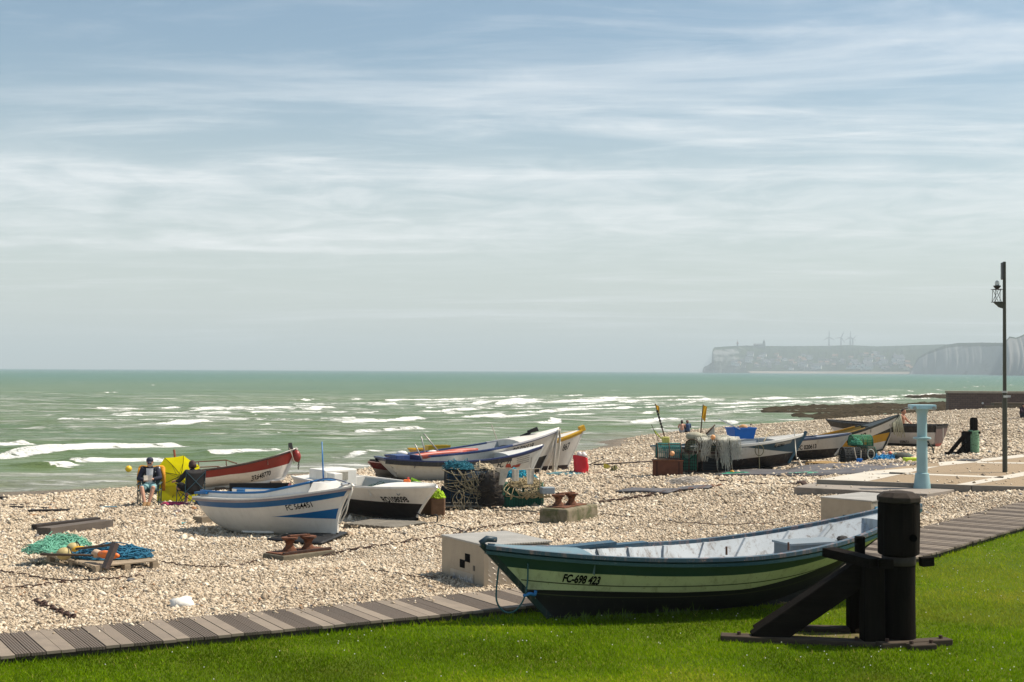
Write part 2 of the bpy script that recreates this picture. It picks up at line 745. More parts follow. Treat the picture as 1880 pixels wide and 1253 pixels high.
# ---- boardwalk edges
_zd = lambda px: 0.10 + 0.22 * (px / 1880) ** 2
_front = [P(x, y, _zd(x)) for x, y in [(0, 1205), (183, 1187), (366, 1169), (553, 1150), (800, 1123), (970, 1104), (1320, 1063), (1550, 1030), (1688, 1004.5), (1768, 985), (1880, 958)]]
_front = [_front[0] + (_front[0] - _front[1]) * 4] + _front + [_front[-1] + (_front[-1] - _front[-2]) * 4]
_front = smooth_pts(_front, 6)
_fx = np.array([p.x for p in _front])
_fy = np.array([p.y for p in _front])
_fs = np.concatenate([[0], np.cumsum(np.hypot(np.diff(_fx), np.diff(_fy)))])


def deck_at(s):
    x, y = np.interp(s, _fs, _fx), np.interp(s, _fs, _fy)
    e = 0.6
    tx = np.interp(s + e, _fs, _fx) - np.interp(s - e, _fs, _fx)
    ty = np.interp(s + e, _fs, _fy) - np.interp(s - e, _fs, _fy)
    l = np.hypot(tx, ty)
    return x, y, tx / l, ty / l


def deck_w(x):
    return np.interp(x, [-5, 1, 8], [1.22, 1.25, 1.45])


_bk = []
for s in np.linspace(0, _fs[-1], 80):
    x, y, tx, ty = deck_at(s)
    w = deck_w(x)
    _bk.append((x - ty * w, y + tx * w))
_bk = np.array(_bk)


def y_front(x):
    return np.interp(x, _fx, _fy)


def y_back(x):
    return np.interp(x, _bk[:, 0], _bk[:, 1])


def build_beach():
    th = np.radians(np.linspace(-52, 52, 300))
    r = np.concatenate([np.linspace(2, 60, 200), np.linspace(60.5, 130, 120), np.geomspace(132, 300, 20)])
    T, RR = np.meshgrid(th, r)
    x, y = RR * np.sin(T), RR * np.cos(T)
    z = zb_np(x, y)
    under = y < y_back(x) - 0.05
    z = np.where(under, np.minimum(z, -0.05), z)
    v = np.stack([x, y, z], -1).reshape(-1, 3)
    nr, nc = x.shape
    i = np.arange(nr - 1)[:, None] * nc + np.arange(nc - 1)[None]
    f = np.stack([i, i + 1, i + nc + 1, i + nc], -1).reshape(-1, 4)[:, ::-1]
    t = NT('shingle')
    p = t.pos()
    warp = t.n('ShaderNodeVectorMath')
    warp.operation = 'ADD'
    t.l(p, warp.inputs[0])
    nz = t.n('ShaderNodeTexNoise')
    nz.inputs['Scale'].default_value = 9
    t.l(p, nz.inputs['Vector'])
    sc = t.n('ShaderNodeVectorMath')
    sc.operation = 'SCALE'
    sc.inputs['Scale'].default_value = 0.06
    t.l(nz.outputs['Color'], sc.inputs[0])
    t.l(sc.outputs[0], warp.inputs[1])
    wv = warp.outputs[0]
    d1 = t.voro(wv, 13, 'Distance')
    c1 = t.voro(wv, 13, 'Color')
    d2 = t.voro(wv, 5.5, 'Distance')
    sep = t.n('ShaderNodeSeparateColor')
    t.l(c1, sep.inputs[0])
    base = t.ramp(sep.outputs[0], [(0, (.13, .10, .075)), (.22, (.25, .195, .135)), (.5, (.41, .325, .22)), (.8, (.53, .435, .315)), (1, (.68, .60, .48))])
    base = t.mix(t.rng(sep.outputs[1], .86, .9), base, (.36, .21, .11))
    gap = t.rng(d1, .30, .62)
    base = t.mix(t.math('MULTIPLY', gap, .72), base, (.07, .055, .04))
    big = t.noise(p, .22, 5, .6)
    base = t.mix(t.rng(big, .35, .7, 0, .32), base, mul((.40, .34, .26), .75))
    # wet and darker strip next to the water
    spz = t.n('ShaderNodeSeparateXYZ')
    t.l(p, spz.inputs[0])
    wet = t.rng(spz.outputs[2], -1.88, -1.70, .6, 0)
    base = t.mix(wet, base, (.10, .085, .065))
    inv = t.math('SUBTRACT', 1.0, d1)
    b1 = t.bump(inv, 1.0, .05)
    b2 = t.bump(t.math('SUBTRACT', 1.0, d2), .5, .08, b1)
    t.set(Base_Color=base, Roughness=.75, Normal=b2)
    t.bsdf.inputs['Specular IOR Level'].default_value = .25
    o = np_mesh('ground', v, f, t.mat, True)
    tag(o, 'pale tan shingle beach sloping down to the sea', 'beach', kind='structure')


def in_poly(x, y, poly):
    ins = np.zeros(x.shape, bool)
    n = len(poly)
    for i in range(n):
        x0, y0 = poly[i][0], poly[i][1]
        x1, y1 = poly[(i + 1) % n][0], poly[(i + 1) % n][1]
        c = ((y0 > y) != (y1 > y)) & (x < (x1 - x0) * (y - y0) / (y1 - y0 + 1e-12) + x0)
        ins ^= c
    return ins


PLAZA_Z, PAD_Z = 0.29, 0.19
PLAZA = [P(x, y, PLAZA_Z) for x, y in [(1501, 881), (1784, 891.5), (1880, 894), (2150, 901), (2150, 806), (1880, 834), (1799, 843), (1722, 849), (1640, 859), (1599, 865)]]
PAD = [P(x, y, PAD_Z) for x, y in [(1457.5, 894.5), (1702, 907), (1784, 893.8), (1506, 883)]]


def build_pebbles(n=820000):
    r = 14.0 * (112 / 14.0) ** NPR.random(n)
    th = np.radians(NPR.uniform(-23, 23, n))
    x, y = r * np.sin(th), r * np.cos(th)
    z = zb_np(x, y)
    on_deck = (y <= y_back(x) + .02) & (y > y_back(x) - .5) & (NPR.random(n) < .16 * np.exp((y - y_back(x)) / .12))
    z = np.where(on_deck, rise(x, y) + .10, z)
    pz, pp = in_poly(x, y, PLAZA), in_poly(x, y, PAD)
    stray = NPR.random(n) < .02 * vnoise(x * 1.5, y * 1.5, 5)
    z = np.where(pz, PLAZA_Z, np.where(pp, PAD_Z, z))
    ok = ((y > y_back(x) + .01 + .05 * NPR.random(n)) | on_deck) & (z > -1.75) & (~(pz | pp) | stray)
    x, y, z, r = x[ok], y[ok], z[ok], r[ok]
    n = len(x)
    base = np.array([[1, 0, 0], [0, 1, 0], [-1, 0, 0], [0, -1, 0], [0, 0, 1], [0, 0, -1]], float)
    tri = np.array([[0, 1, 4], [1, 2, 4], [2, 3, 4], [3, 0, 4], [1, 0, 5], [2, 1, 5], [3, 2, 5], [0, 3, 5]])
    s = NPR.lognormal(math.log(.0172), .42, n) * np.clip(r / 26, .85, 2.1)
    s = np.clip(s * (.72 + .62 * fbm(x * .22, y * .5, 3, 91)), .010, .12)
    sx, sy, sz = s * NPR.uniform(.9, 1.5, n), s * NPR.uniform(.7, 1.1, n), s * NPR.uniform(.5, .85, n)
    a = NPR.uniform(0, 6.28, n)
    ca, sa = np.cos(a), np.sin(a)
    bx, by, bz = base[:, 0][None] * sx[:, None], base[:, 1][None] * sy[:, None], base[:, 2][None] * sz[:, None]
    k = NPR.normal(0, .22, (n, 6))
    bx, by, bz = bx * (1 + k), by * (1 + k), bz * (1 + k)
    tl = NPR.normal(0, .35, n)[:, None]
    bz2 = bz + bx * tl
    X = x[:, None] + bx * ca[:, None] - by * sa[:, None]
    Y = y[:, None] + bx * sa[:, None] + by * ca[:, None]
    Z = z[:, None] + bz2 + (sz * .35)[:, None]
    v = np.stack([X, Y, Z], -1).reshape(-1, 3)
    f = (np.arange(n)[:, None, None] * 6 + tri[None]).reshape(-1, 3)
    t = NT('pebbles')
    at = t.attr('tone')
    col = t.ramp(at, [(0, (.11, .08, .052)), (.15, (.25, .18, .115)), (.45, (.45, .355, .245)), (.78, (.62, .515, .375)), (.93, (.78, .69, .55)), (.94, (.38, .20, .10)), (.97, (.36, .22, .12)), (.972, (.20, .20, .20)), (1, (.12, .12, .13))])
    p = t.pos()
    col = t.mix(t.rng(t.noise(p, 45, 3, .6), .35, .7, 0, .35), col, (.30, .25, .19))
    t.set(Base_Color=col, Roughness=.65)
    t.bsdf.inputs['Specular IOR Level'].default_value = .35
    o = np_mesh('pebbles', v, f, t.mat, True)
    patch = fbm(x * .3, y * .3, 4, 31)
    tone = np.clip(NPR.normal(.57, .24, n) + (patch - .5) * .35, 0, .93)
    odd = NPR.random(n)
    tone = np.where(odd > .972, NPR.uniform(.945, 1, n), tone)
    set_attr(o, 'tone', np.repeat(tone, 6))
    tag(o, 'loose flint pebbles covering the beach in front of the boats', 'pebbles', kind='stuff')


def build_lawn():
    xs = np.linspace(-16, 26, 240)
    fr = np.linspace(0, 1, 60)
    X, F = np.meshgrid(xs, fr)
    Y = -4 + (y_front(X) + .12 + 4) * F
    Z = rise(X, Y) + .03 * (fbm(X * .5, Y * .5, 3, 9) - .5)
    v = np.stack([X, Y, Z], -1).reshape(-1, 3)
    nr, nc = X.shape
    i = np.arange(nr - 1)[:, None] * nc + np.arange(nc - 1)[None]
    f = np.stack([i, i + 1, i + nc + 1, i + nc], -1).reshape(-1, 4)
    t = NT('lawn')
    p = t.pos()
    n1 = t.noise(p, .55, 5, .65)
    base = t.ramp(n1, [(.3, (.075, .115, .004)), (.55, (.115, .155, .005)), (.75, (.165, .175, .010))])
    n2 = t.noise(p, 40, 4, .7)
    base = t.mix(t.rng(n2, .3, .7, 0, .6), base, (.030, .065, .004))
    t.set(Base_Color=base, Roughness=.9, Normal=t.bump(n2, .8, .03))
    t.bsdf.inputs['Specular IOR Level'].default_value = .1
    o = np_mesh('lawn', v, f, t.mat, True)
    tag(o, 'bright green mown lawn in the foreground', 'lawn', kind='structure')
    # the blades
    n = 640000
    r = 11.5 * (31 / 11.5) ** NPR.random(n)
    th = np.radians(NPR.uniform(-24, 24, n))
    x, y = r * np.sin(th), r * np.cos(th)
    ok = y < y_front(x) + .02 + .06 * NPR.random(n)
    # bare trodden earth under the old boat and round the timber post's feet
    x, y = x[ok], y[ok]
    bare = fbm(x * 1.3, y * 1.3, 3, 77)
    k = NPR.random(len(x)) < .35 + 1.3 * bare
    x, y = x[k], y[k]
    n = len(x)
    z = rise(x, y) + .03 * (fbm(x * .5, y * .5, 3, 9) - .5)
    edge = (y > y_front(x) - .16) & (NPR.random(n) < .5)
    h = np.clip(NPR.lognormal(math.log(.023), .35, n) * np.where(edge, 1.9, 1) * (.8 + .5 * fbm(x * .9, y * .9, 3, 61)), .012, .12)
    w = NPR.uniform(.0025, .006, n) * 1.5
    a = NPR.uniform(0, 6.28, n)
    lean = NPR.normal(0, .55, (n, 2)) * h[:, None]
    A = np.stack([x - w * np.cos(a), y - w * np.sin(a), z - .004], -1)
    B = np.stack([x + w * np.cos(a), y + w * np.sin(a), z - .004], -1)
    Cc = np.stack([x + lean[:, 0], y + lean[:, 1], z + h], -1)
    v = np.stack([A, B, Cc], 1).reshape(-1, 3)
    f = np.arange(n * 3).reshape(-1, 3)
    t = NT('grass_blade')
    tone = t.attr('tone')
    col = t.ramp(tone, [(0, (.075, .120, .003)), (.35, (.150, .265, .003)), (.7, (.245, .370, .004)), (.93, (.370, .420, .015)), (1, (.42, .36, .10))])
    col = t.mix(t.attr('dry'), col, (.36, .30, .05))
    tr = t.n('ShaderNodeBsdfTranslucent')
    t.l(col, tr.inputs['Color'])
    ms = t.n('ShaderNodeMixShader')
    ms.inputs[0].default_value = .45
    t.set(Base_Color=col, Roughness=.7)
    t.bsdf.inputs['Specular IOR Level'].default_value = .05
    t.l(t.bsdf.outputs[0], ms.inputs[1])
    t.l(tr.outputs[0], ms.inputs[2])
    t.l(ms.outputs[0], t.out.inputs['Surface'])
    o = np_mesh('grass', v, f, t.mat)
    patch = fbm(x * .55, y * .55, 4, 3)
    tone = np.clip(NPR.normal(.5, .17, n) + (patch - .5) * 1.6, 0, .96)
    tone = np.where(NPR.random(n) > .988, 1.0, tone)
    set_attr(o, 'tone', np.repeat(tone, 3))
    dry = np.clip((fbm(x * .42, y * .6, 4, 71) - .50) * 2.6, 0, .5) * NPR.uniform(.3, 1, n)
    set_attr(o, 'dry', np.repeat(dry, 3))
    tag(o, 'short green grass blades on the mown lawn', 'grass', kind='stuff')
    # clover heads
    n = 900
    x = NPR.uniform(-6, 11, n)
    y = NPR.uniform(12, 27, n)
    ok = (y < y_front(x) - .1) & (fbm(x * .6, y * .6, 3, 51) > .46)
    mb = MB()
    for xx, yy in zip(x[ok], y[ok]):
        zz = float(rise(np.array(xx), np.array(yy)))
        mb.ball((xx, yy, zz + .04), .0065, 6)
    o = mb.build('clover_heads', mat('clover', (.75, .74, .66), .8))
    tag(o, 'tiny white clover heads scattered in the grass', 'clover', kind='stuff')


def build_deck():
    t = NT('deck_light')
    at = t.attr('tone')
    p = t.pos()
    n1 = t.noise(p, 3.0, 5, .7)
    col = t.ramp(at, [(0, (.098, .075, .057)), (.35, (.128, .098, .075)), (.6, (.190, .150, .112)), (1, (.255, .205, .155))])
    col = t.mix(t.rng(n1, .4, .75, 0, .4), col, (.10, .085, .07))
    col = t.mix(t.rng(t.noise(p, 60, 3, .6), .5, .8, 0, .3), col, (.33, .29, .24))
    t.set(Base_Color=col, Roughness=.8, Normal=t.bump(t.noise(p, 120, 3, .6), .3, .004))
    vs, fs, tone = [], [], []
    mb = MB()
    s, i = .5, 0
    rng = random.Random(3)
    while s < _fs[-1] - 1:
        pw = .150
        x, y, tx, ty = deck_at(s)
        w = float(deck_w(x))
        x2, y2, tx2, ty2 = deck_at(s + pw - .009)
        z = float(rise(np.array(x), np.array(y))) + .10 + rng.uniform(-.003, .003)
        j0, j1 = rng.uniform(-.012, .012), rng.uniform(-.02, .02)
        dark = (i % 4) in (0, 1)
        tn = (rng.uniform(.1, .34) if dark else rng.uniform(.62, .95))
        if x > 5:
            tn = .5 + (tn - .5) * .45 + rng.uniform(-.1, .1)
        nb = 5 if dark else 1          # the dark boards are grooved along their length
        for g in range(nb):
            u0, u1 = g / nb, (g + (.72 if nb > 1 else 1)) / nb
            ax, ay = x + (x2 - x) * u0, y + (y2 - y) * u0
            bx, by = x + (x2 - x) * u1, y + (y2 - y) * u1
            c = []
            for zz in (z - .03, z):
                c += [(ax + ty * j0, ay - tx * j0, zz), (bx + ty * j0, by - tx * j0, zz), (bx - ty2 * (w + j1), by + tx2 * (w + j1), zz), (ax - ty * (w + j1), ay + tx * (w + j1), zz)]
            mb.add(c, [(4, 5, 6, 7), (0, 1, 5, 4), (1, 2, 6, 5), (2, 3, 7, 6), (3, 0, 4, 7)])
            tone += [tn] * 8
        if nb > 1:
            c = []
            for zz in (z - .032, z - .006):
                c += [(x + ty * (j0 - .004), y - tx * (j0 - .004), zz), (x2 + ty * (j0 - .004), y2 - tx * (j0 - .004), zz), (x2 - ty2 * (w - .01), y2 + tx2 * (w - .01), zz), (x - ty * (w - .01), y + tx * (w - .01), zz)]
            mb.add(c, [(4, 5, 6, 7), (0, 1, 5, 4), (1, 2, 6, 5), (2, 3, 7, 6), (3, 0, 4, 7)])
            tone += [tn * .8] * 8
        s += pw
        i += 1
    o = mb.build('boardwalk', t.mat)
    set_attr(o, 'tone', np.array(tone))
    tag(o, 'grey and brown slatted boardwalk between lawn and shingle', 'boardwalk', kind='structure')
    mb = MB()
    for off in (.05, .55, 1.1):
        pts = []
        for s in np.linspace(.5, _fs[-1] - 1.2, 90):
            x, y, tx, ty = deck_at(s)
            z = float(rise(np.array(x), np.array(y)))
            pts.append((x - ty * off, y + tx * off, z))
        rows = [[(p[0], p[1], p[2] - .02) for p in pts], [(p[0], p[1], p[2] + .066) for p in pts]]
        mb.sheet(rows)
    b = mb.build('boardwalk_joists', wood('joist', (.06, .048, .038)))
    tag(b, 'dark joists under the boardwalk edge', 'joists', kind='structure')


def build_plaza():
    t = NT('resin_gravel')
    p = t.pos()
    n1 = t.noise(p, 60, 4, .7)
    col = t.ramp(n1, [(.3, (.18, .125, .07)), (.5, (.27, .195, .115)), (.7, (.34, .26, .165))])
    n2 = t.noise(p, .9, 5, .6)
    col = t.mix(t.rng(n2, .4, .75, 0, .35), col, (.20, .145, .09))
    t.set(Base_Color=col, Roughness=.85, Normal=t.bump(n1, .3, .01))
    conc = mat('concrete', (.40, .36, .30), .85, .14, 2.5, .3, col2=(.27, .235, .19), amount=.35)
    pale = mat('pale_concrete', (.50, .46, .39), .85, .12, 2.0, .2, col2=(.36, .32, .26), amount=.3)
    o = MB().prism(PLAZA, -.4, PLAZA_Z).build('esplanade', t.mat)
    tag(o, 'ochre paved esplanade with pale concrete bands', 'pavement', kind='structure')
    z = PLAZA_Z + .004

    def strip(a, b, c, d, name='paving_band'):
        q = [P(*k, z) for k in (a, b, c, d)]
        oo = MB().add(q, [(0, 1, 2, 3)]).build(name, pale)
        tag(oo, kind='structure')
    strip((1501, 881), (1590, 884.4), (1725, 856), (1599, 865))
    strip((1725.5, 855.8), (1802, 848), (1799, 843), (1722, 849))
    strip((1803, 847.8), (1880, 839.5), (1880, 834), (1800, 842.9))
    strip((1880.5, 839.4), (2140, 814), (2140, 808), (1880.5, 833.9))
    strip((1633, 867.2), (1632, 869.8), (1842, 878), (1843, 875.2))
    strip((1795, 848.6), (1793, 850.6), (2000, 853), (2000, 850.6))
    strip((1755, 889.8), (1784, 890.8), (1880, 874), (1880, 866.5))
    strip((1880.5, 866.4), (1880.5, 873.9), (2140, 840), (2140, 832))
    # kerb along the seaward front
    mb = MB()
    k = [PLAZA[0], PLAZA[1], PLAZA[2], PLAZA[3]]
    for a, b in zip(k, k[1:]):
        d = (b - a).normalized()
        nrm = Vector((d.y, -d.x, 0))
        mb.bar(a + nrm * .06 + Vector((0, 0, -.10)), b + nrm * .06 + Vector((0, 0, -.10)), .12, .22)
    o = mb.build('kerb', mat('kerb_stone', (.22, .195, .16), .9, .2, 3))
    tag(o, 'grey stone kerb edging the esplanade', 'kerb', kind='structure')
    o = MB().prism(PAD, -.2, PAD_Z).build('slab', mat('slab_concrete', (.26, .225, .19), .85, .16, 1.6, .3, col2=(.16, .14, .115), amount=.4), bevel=.015)
    tag(o, 'brown grey concrete slab beneath the pale blue post', 'slab', kind='structure')


# ---- sea
BREAKERS = [  # x0,y0,x1,y1, visible thickness in photo pixels, strength
    (-60, 815, 45, 809, 8, 1), (-60, 835, 330, 816, 12, 1), (130, 849, 305, 838, 11, 1), (78, 857, 118, 852, 9, 1), (375, 831, 510, 826, 6, .9), (545, 823, 592, 821, 4, .8),
    (160, 752, 330, 748, 7, .8), (320, 752, 560, 748, 9, 1), (545, 751, 615, 749, 8, 1), (205, 761, 262, 760, 5, .8), (100, 769, 250, 772, 7, .75), (248, 778, 384, 772, 10, 1), (390, 769, 600, 772, 6, .55), (390, 778, 500, 776, 6, .9),
    (550, 735, 665, 732, 5, .7), (600, 772, 690, 772, 6, .9), (612, 774, 770, 768, 8, .9), (640, 790, 770, 786, 5, .75), (690, 736, 900, 732, 6, .9), (745, 744, 960, 739, 8, 1), (675, 742, 730, 741, 7, .9), (755, 754, 1000, 749, 6, .85), (800, 766, 920, 761, 6, .9),
    (900, 742, 1130, 735, 9, 1), (955, 735, 1170, 730, 6, .9), (950, 756, 1170, 748, 6, .85), (980, 775, 1010, 771, 7, 1), (1080, 768, 1165, 765, 4, .8), (1120, 737, 1300, 733, 6, .9), (1160, 748, 1290, 743, 4, .7), (1165, 760, 1215, 757, 4, .8), (1200, 772, 1290, 768, 4, .7),
    (1235, 735, 1400, 731, 5, .9), (1300, 742, 1470, 736, 6, .95), (1380, 733, 1620, 727, 6, .95), (1450, 741, 1560, 738, 4, .8), (1530, 732, 1735, 723, 5, .9), (1520, 737, 1625, 733, 4, .8), (1640, 719, 1735, 716, 4, .8), (1265, 758, 1330, 756, 3.5, .8), (1310, 775, 1345, 773, 5, .9), (1380, 778, 1400, 776, 4, .8), (1190, 785, 1235, 782, 4, .7),
    (1590, 705, 1640, 703, 2.5, .7), (1720, 703, 1880, 698, 3, .8), (1700, 697, 1860, 693, 2.5, .8), (1740, 712, 1880, 706, 3, .8), (1480, 692, 1680, 689, 1.8, .7), (1120, 700, 1160, 699, 2.5, .7), (960, 717, 985, 716, 2.5, .8), (280, 707, 305, 706, 2.5, .8), (190, 721, 215, 720, 2.5, .7), (1000, 714, 1030, 713, 2.5, .8), (425, 790, 600, 788, 3, .35), (350, 762, 560, 760, 4, .4),
    (-40, 905, 90, 903, 5, .35), (60, 893, 260, 884, 4, .3), (-40, 885, 150, 876, 4, .3), (560, 862, 690, 850, 3, .5), (700, 846, 860, 836, 3, .45), (1090, 822, 1160, 805, 3, .5), (590, 838, 700, 829, 4, .8), (590, 846, 680, 842, 4, .4)]


_rb = random.Random(17)
for _k in range(74):
    _y = _rb.triangular(727, 782, 741)
    _x = _rb.uniform(150, 1500) if _y > 748 else _rb.uniform(520, 1640)
    _l = _rb.uniform(50, 260) * (.6 if _y > 765 else 1)
    _s = (_x - 300) / 1500 * -.016
    BREAKERS.append((_x, _y, _x + _l, _y + _l * (_s - .012), _rb.uniform(1.6, 3.4), _rb.uniform(.55, .95)))


def build_sea():
    th = np.radians(np.linspace(-40, 40, 640))
    r = np.concatenate([np.arange(42, 130, .20), np.arange(130, 330, .45), np.geomspace(332, 40000, 150)])
    T, RR = np.meshgrid(th, r)
    x, y = RR * np.sin(T), RR * np.cos(T)
    near = RR < 340
    wx = x + 3.0 * (fbm(x * .11, y * .11, 3, 2) - .5)
    wy = y + 5.0 * (fbm(x * .07, y * .10, 3, 4) - .5)
    z = np.zeros_like(x)
    for k, (ax, ay, amp, ph) in enumerate([(.02, .55, .10, 0), (-.05, .36, .10, 1.3), (.09, .95, .045, 2), (.25, 1.5, .025, .4), (-.3, 1.9, .02, 2.2)]):
        z += amp * np.sin(wx * ax + wy * ay + ph + 2.0 * fbm(wx * .05, wy * .05, 2, 20 + k))
    z += .12 * (fbm(x * .5, y * .9, 3, 41) - .5)
    fade = np.clip((420 - RR) / 300, 0, 1)
    z *= fade
    foam = np.zeros_like(x)
    ragged = fbm(x * 1.1, y * 1.1, 3, 8)
    ragged2 = fbm(x * .35, y * .35, 3, 18)
    for i, (x0, y0, x1, y1, thk, st) in enumerate(BREAKERS):
        a, b = P(x0, y0, SEA_Z + .1), P(x1, y1, SEA_Z + .1)
        d = Vector((b.x - a.x, b.y - a.y, 0))
        ln = d.length
        d.normalize()
        nx, ny = d.y, -d.x            # towards the shore
        if ny > 0:
            nx, ny = -nx, -ny
        dep = (a.y + b.y) / 2
        h = min(.9, thk / FPX * dep * (.80 if dep < 120 else .50))
        rows = np.where((r > dep * .55) & (r < dep * 1.9))[0]
        if not len(rows):
            continue
        sl = slice(rows[0], rows[-1] + 1)
        X, Y = x[sl], y[sl]
        al = ((X - a.x) * d.x + (Y - a.y) * d.y) / ln
        bend = (fbm(al * 3 + i * 7.3, al * 0 + i, 3, 60) - .5) * min(6.0, ln * .06 + 1.0)
        ac = (X - a.x) * nx + (Y - a.y) * ny + bend
        ends = np.clip(al / .10 + .15, 0, 1) * np.clip((1 - al) / .05 + .1, 0, 1)
        taper = ends * np.clip(.55 + 1.0 * (fbm(al * ln * .12 + i * 3, al * 0, 2, 70 + i) - .3), .25, 1.15)
        wsea, wsh = 1.6 + 2.2 * h, .35 + .5 * h
        prof = np.where(ac < 0, np.exp(-(ac / wsea) ** 2), np.exp(-(ac / wsh) ** 2))
        z[sl] += h * taper * prof
        ext = (1.2 + h * 2.5) * (0.6 + .8 * ragged2[sl])
        fo = np.clip((ac + .35 + .5 * h) / .5, 0, 1) * np.clip((ext - ac) / (.4 * ext), 0, 1) * np.clip(taper * 2.2 - .5, 0, 1)
        trail = .45 * np.clip(1 + ac / (5 + 6 * h), 0, 1) * (ac < 0) * ends
        foam[sl] = np.maximum(foam[sl], st * np.maximum(fo * (.35 + 1.1 * ragged[sl]), 1.2 * trail * ragged2[sl]))
    # distance from the shore line: thin swash lace
    zt = np.full_like(z, -6.0)
    m = RR < 140
    zt[m] = zb_np(x[m], y[m])
    shore = np.clip((zt + 2.9) / .8, 0, 1)
    v = np.stack([x, y, SEA_Z + z], -1).reshape(-1, 3)
    nr, nc = x.shape
    i = np.arange(nr - 1)[:, None] * nc + np.arange(nc - 1)[None]
    f = np.stack([i, i + 1, i + nc + 1, i + nc], -1).reshape(-1, 4)[:, ::-1]
    t = NT('sea_water')
    p = t.pos()
    sp = t.n('ShaderNodeSeparateXYZ')
    t.l(p, sp.inputs[0])
    dist = sp.outputs[1]
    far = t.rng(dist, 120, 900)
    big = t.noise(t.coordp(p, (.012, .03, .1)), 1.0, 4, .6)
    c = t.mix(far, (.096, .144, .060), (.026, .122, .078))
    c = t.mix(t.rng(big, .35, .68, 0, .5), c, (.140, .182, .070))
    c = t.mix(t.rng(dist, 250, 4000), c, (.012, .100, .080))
    shatt = t.attr('shore')
    c = t.mix(t.math('MULTIPLY', shatt, .6), c, (.25, .235, .19))
    fo = t.attr('foam')
    rag = t.noise(t.coordp(p, (1.3, 2.2, 1.0)), 1.0, 6, .75, .4)
    lace = t.noise(t.coordp(p, (.075, .42, .3)), 1.0, 8, .76, 1.6)
    solid = t.rng(t.math('ADD', fo, t.math('MULTIPLY', t.math('SUBTRACT', rag, .5), 1.5)), .40, .66)
    surf = t.math('MULTIPLY', t.rng(dist, 70, 120), t.math('SUBTRACT', 1.0, t.rng(dist, 215, 330)))
    lacef = t.math('MULTIPLY', t.rng(lace, .49, .64), t.math('ADD', t.math('MULTIPLY', surf, .80), t.math('MULTIPLY', shatt, 1.1)))
    spray = t.rng(t.noise(t.coordp(p, (.5, 1.2, .5)), 1.0, 5, .8, .5), .60, .72, 0, .35)
    lacef = t.math('MAXIMUM', lacef, t.math('MULTIPLY', spray, t.math('ADD', shatt, t.math('MULTIPLY', surf, .6))))
    caps = t.noise(t.coordp(p, (.035, .16, .3)), 1.0, 6, .72, .8)
    capf = t.math('MULTIPLY', t.rng(caps, .650, .685), t.rng(dist, 230, 340))
    caps2 = t.noise(t.coordp(p, (.008, .035, .3)), 1.0, 5, .72, .8)
    capf = t.math('MAXIMUM', capf, t.math('MULTIPLY', t.rng(caps2, .660, .69), t.rng(dist, 700, 1500)))
    white = t.math('MAXIMUM', t.math('MAXIMUM', solid, lacef), capf)
    wt = t.ramp(rag, [(.3, (.62, .64, .60)), (.6, (.84, .84, .80))])
    col = t.mix(white, c, wt)
    rg = t.n('ShaderNodeMapRange')
    rg.inputs['To Min'].default_value = .28
    rg.inputs['To Max'].default_value = .9
    t.l(white, rg.inputs['Value'])
    h1 = t.noise(t.coordp(p, (.35, 1.1, .5)), 1.0, 5, .62, .4)
    h2 = t.noise(t.coordp(p, (.05, .14, .1)), 1.0, 4, .6, .4)
    h3 = t.noise(t.coordp(p, (2.2, 4.5, 1)), 1.0, 3, .6)
    b = t.bump(h2, .8, 2.2)
    b = t.bump(h1, 1.0, .40, b)
    b = t.bump(h3, .6, .08, b)
    b = t.bump(t.math('MULTIPLY', white, t.noise(t.coordp(p, (2.5, 3.5, 3)), 1.0, 5, .7)), .8, .35, b)
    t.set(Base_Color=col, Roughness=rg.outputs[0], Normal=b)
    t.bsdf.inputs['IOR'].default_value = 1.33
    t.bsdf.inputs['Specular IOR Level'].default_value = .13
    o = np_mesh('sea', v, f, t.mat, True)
    set_attr(o, 'foam', foam)
    set_attr(o, 'shore', shore)
    tag(o, 'green sea with rows of white breakers', 'sea', kind='structure')


def _coordp(self, p, scale):
    m = self.n('ShaderNodeMapping')
    m.inputs['Scale'].default_value = scale
    self.l(p, m.inputs['Vector'])
    return m.outputs[0]


NT.coordp = _coordp


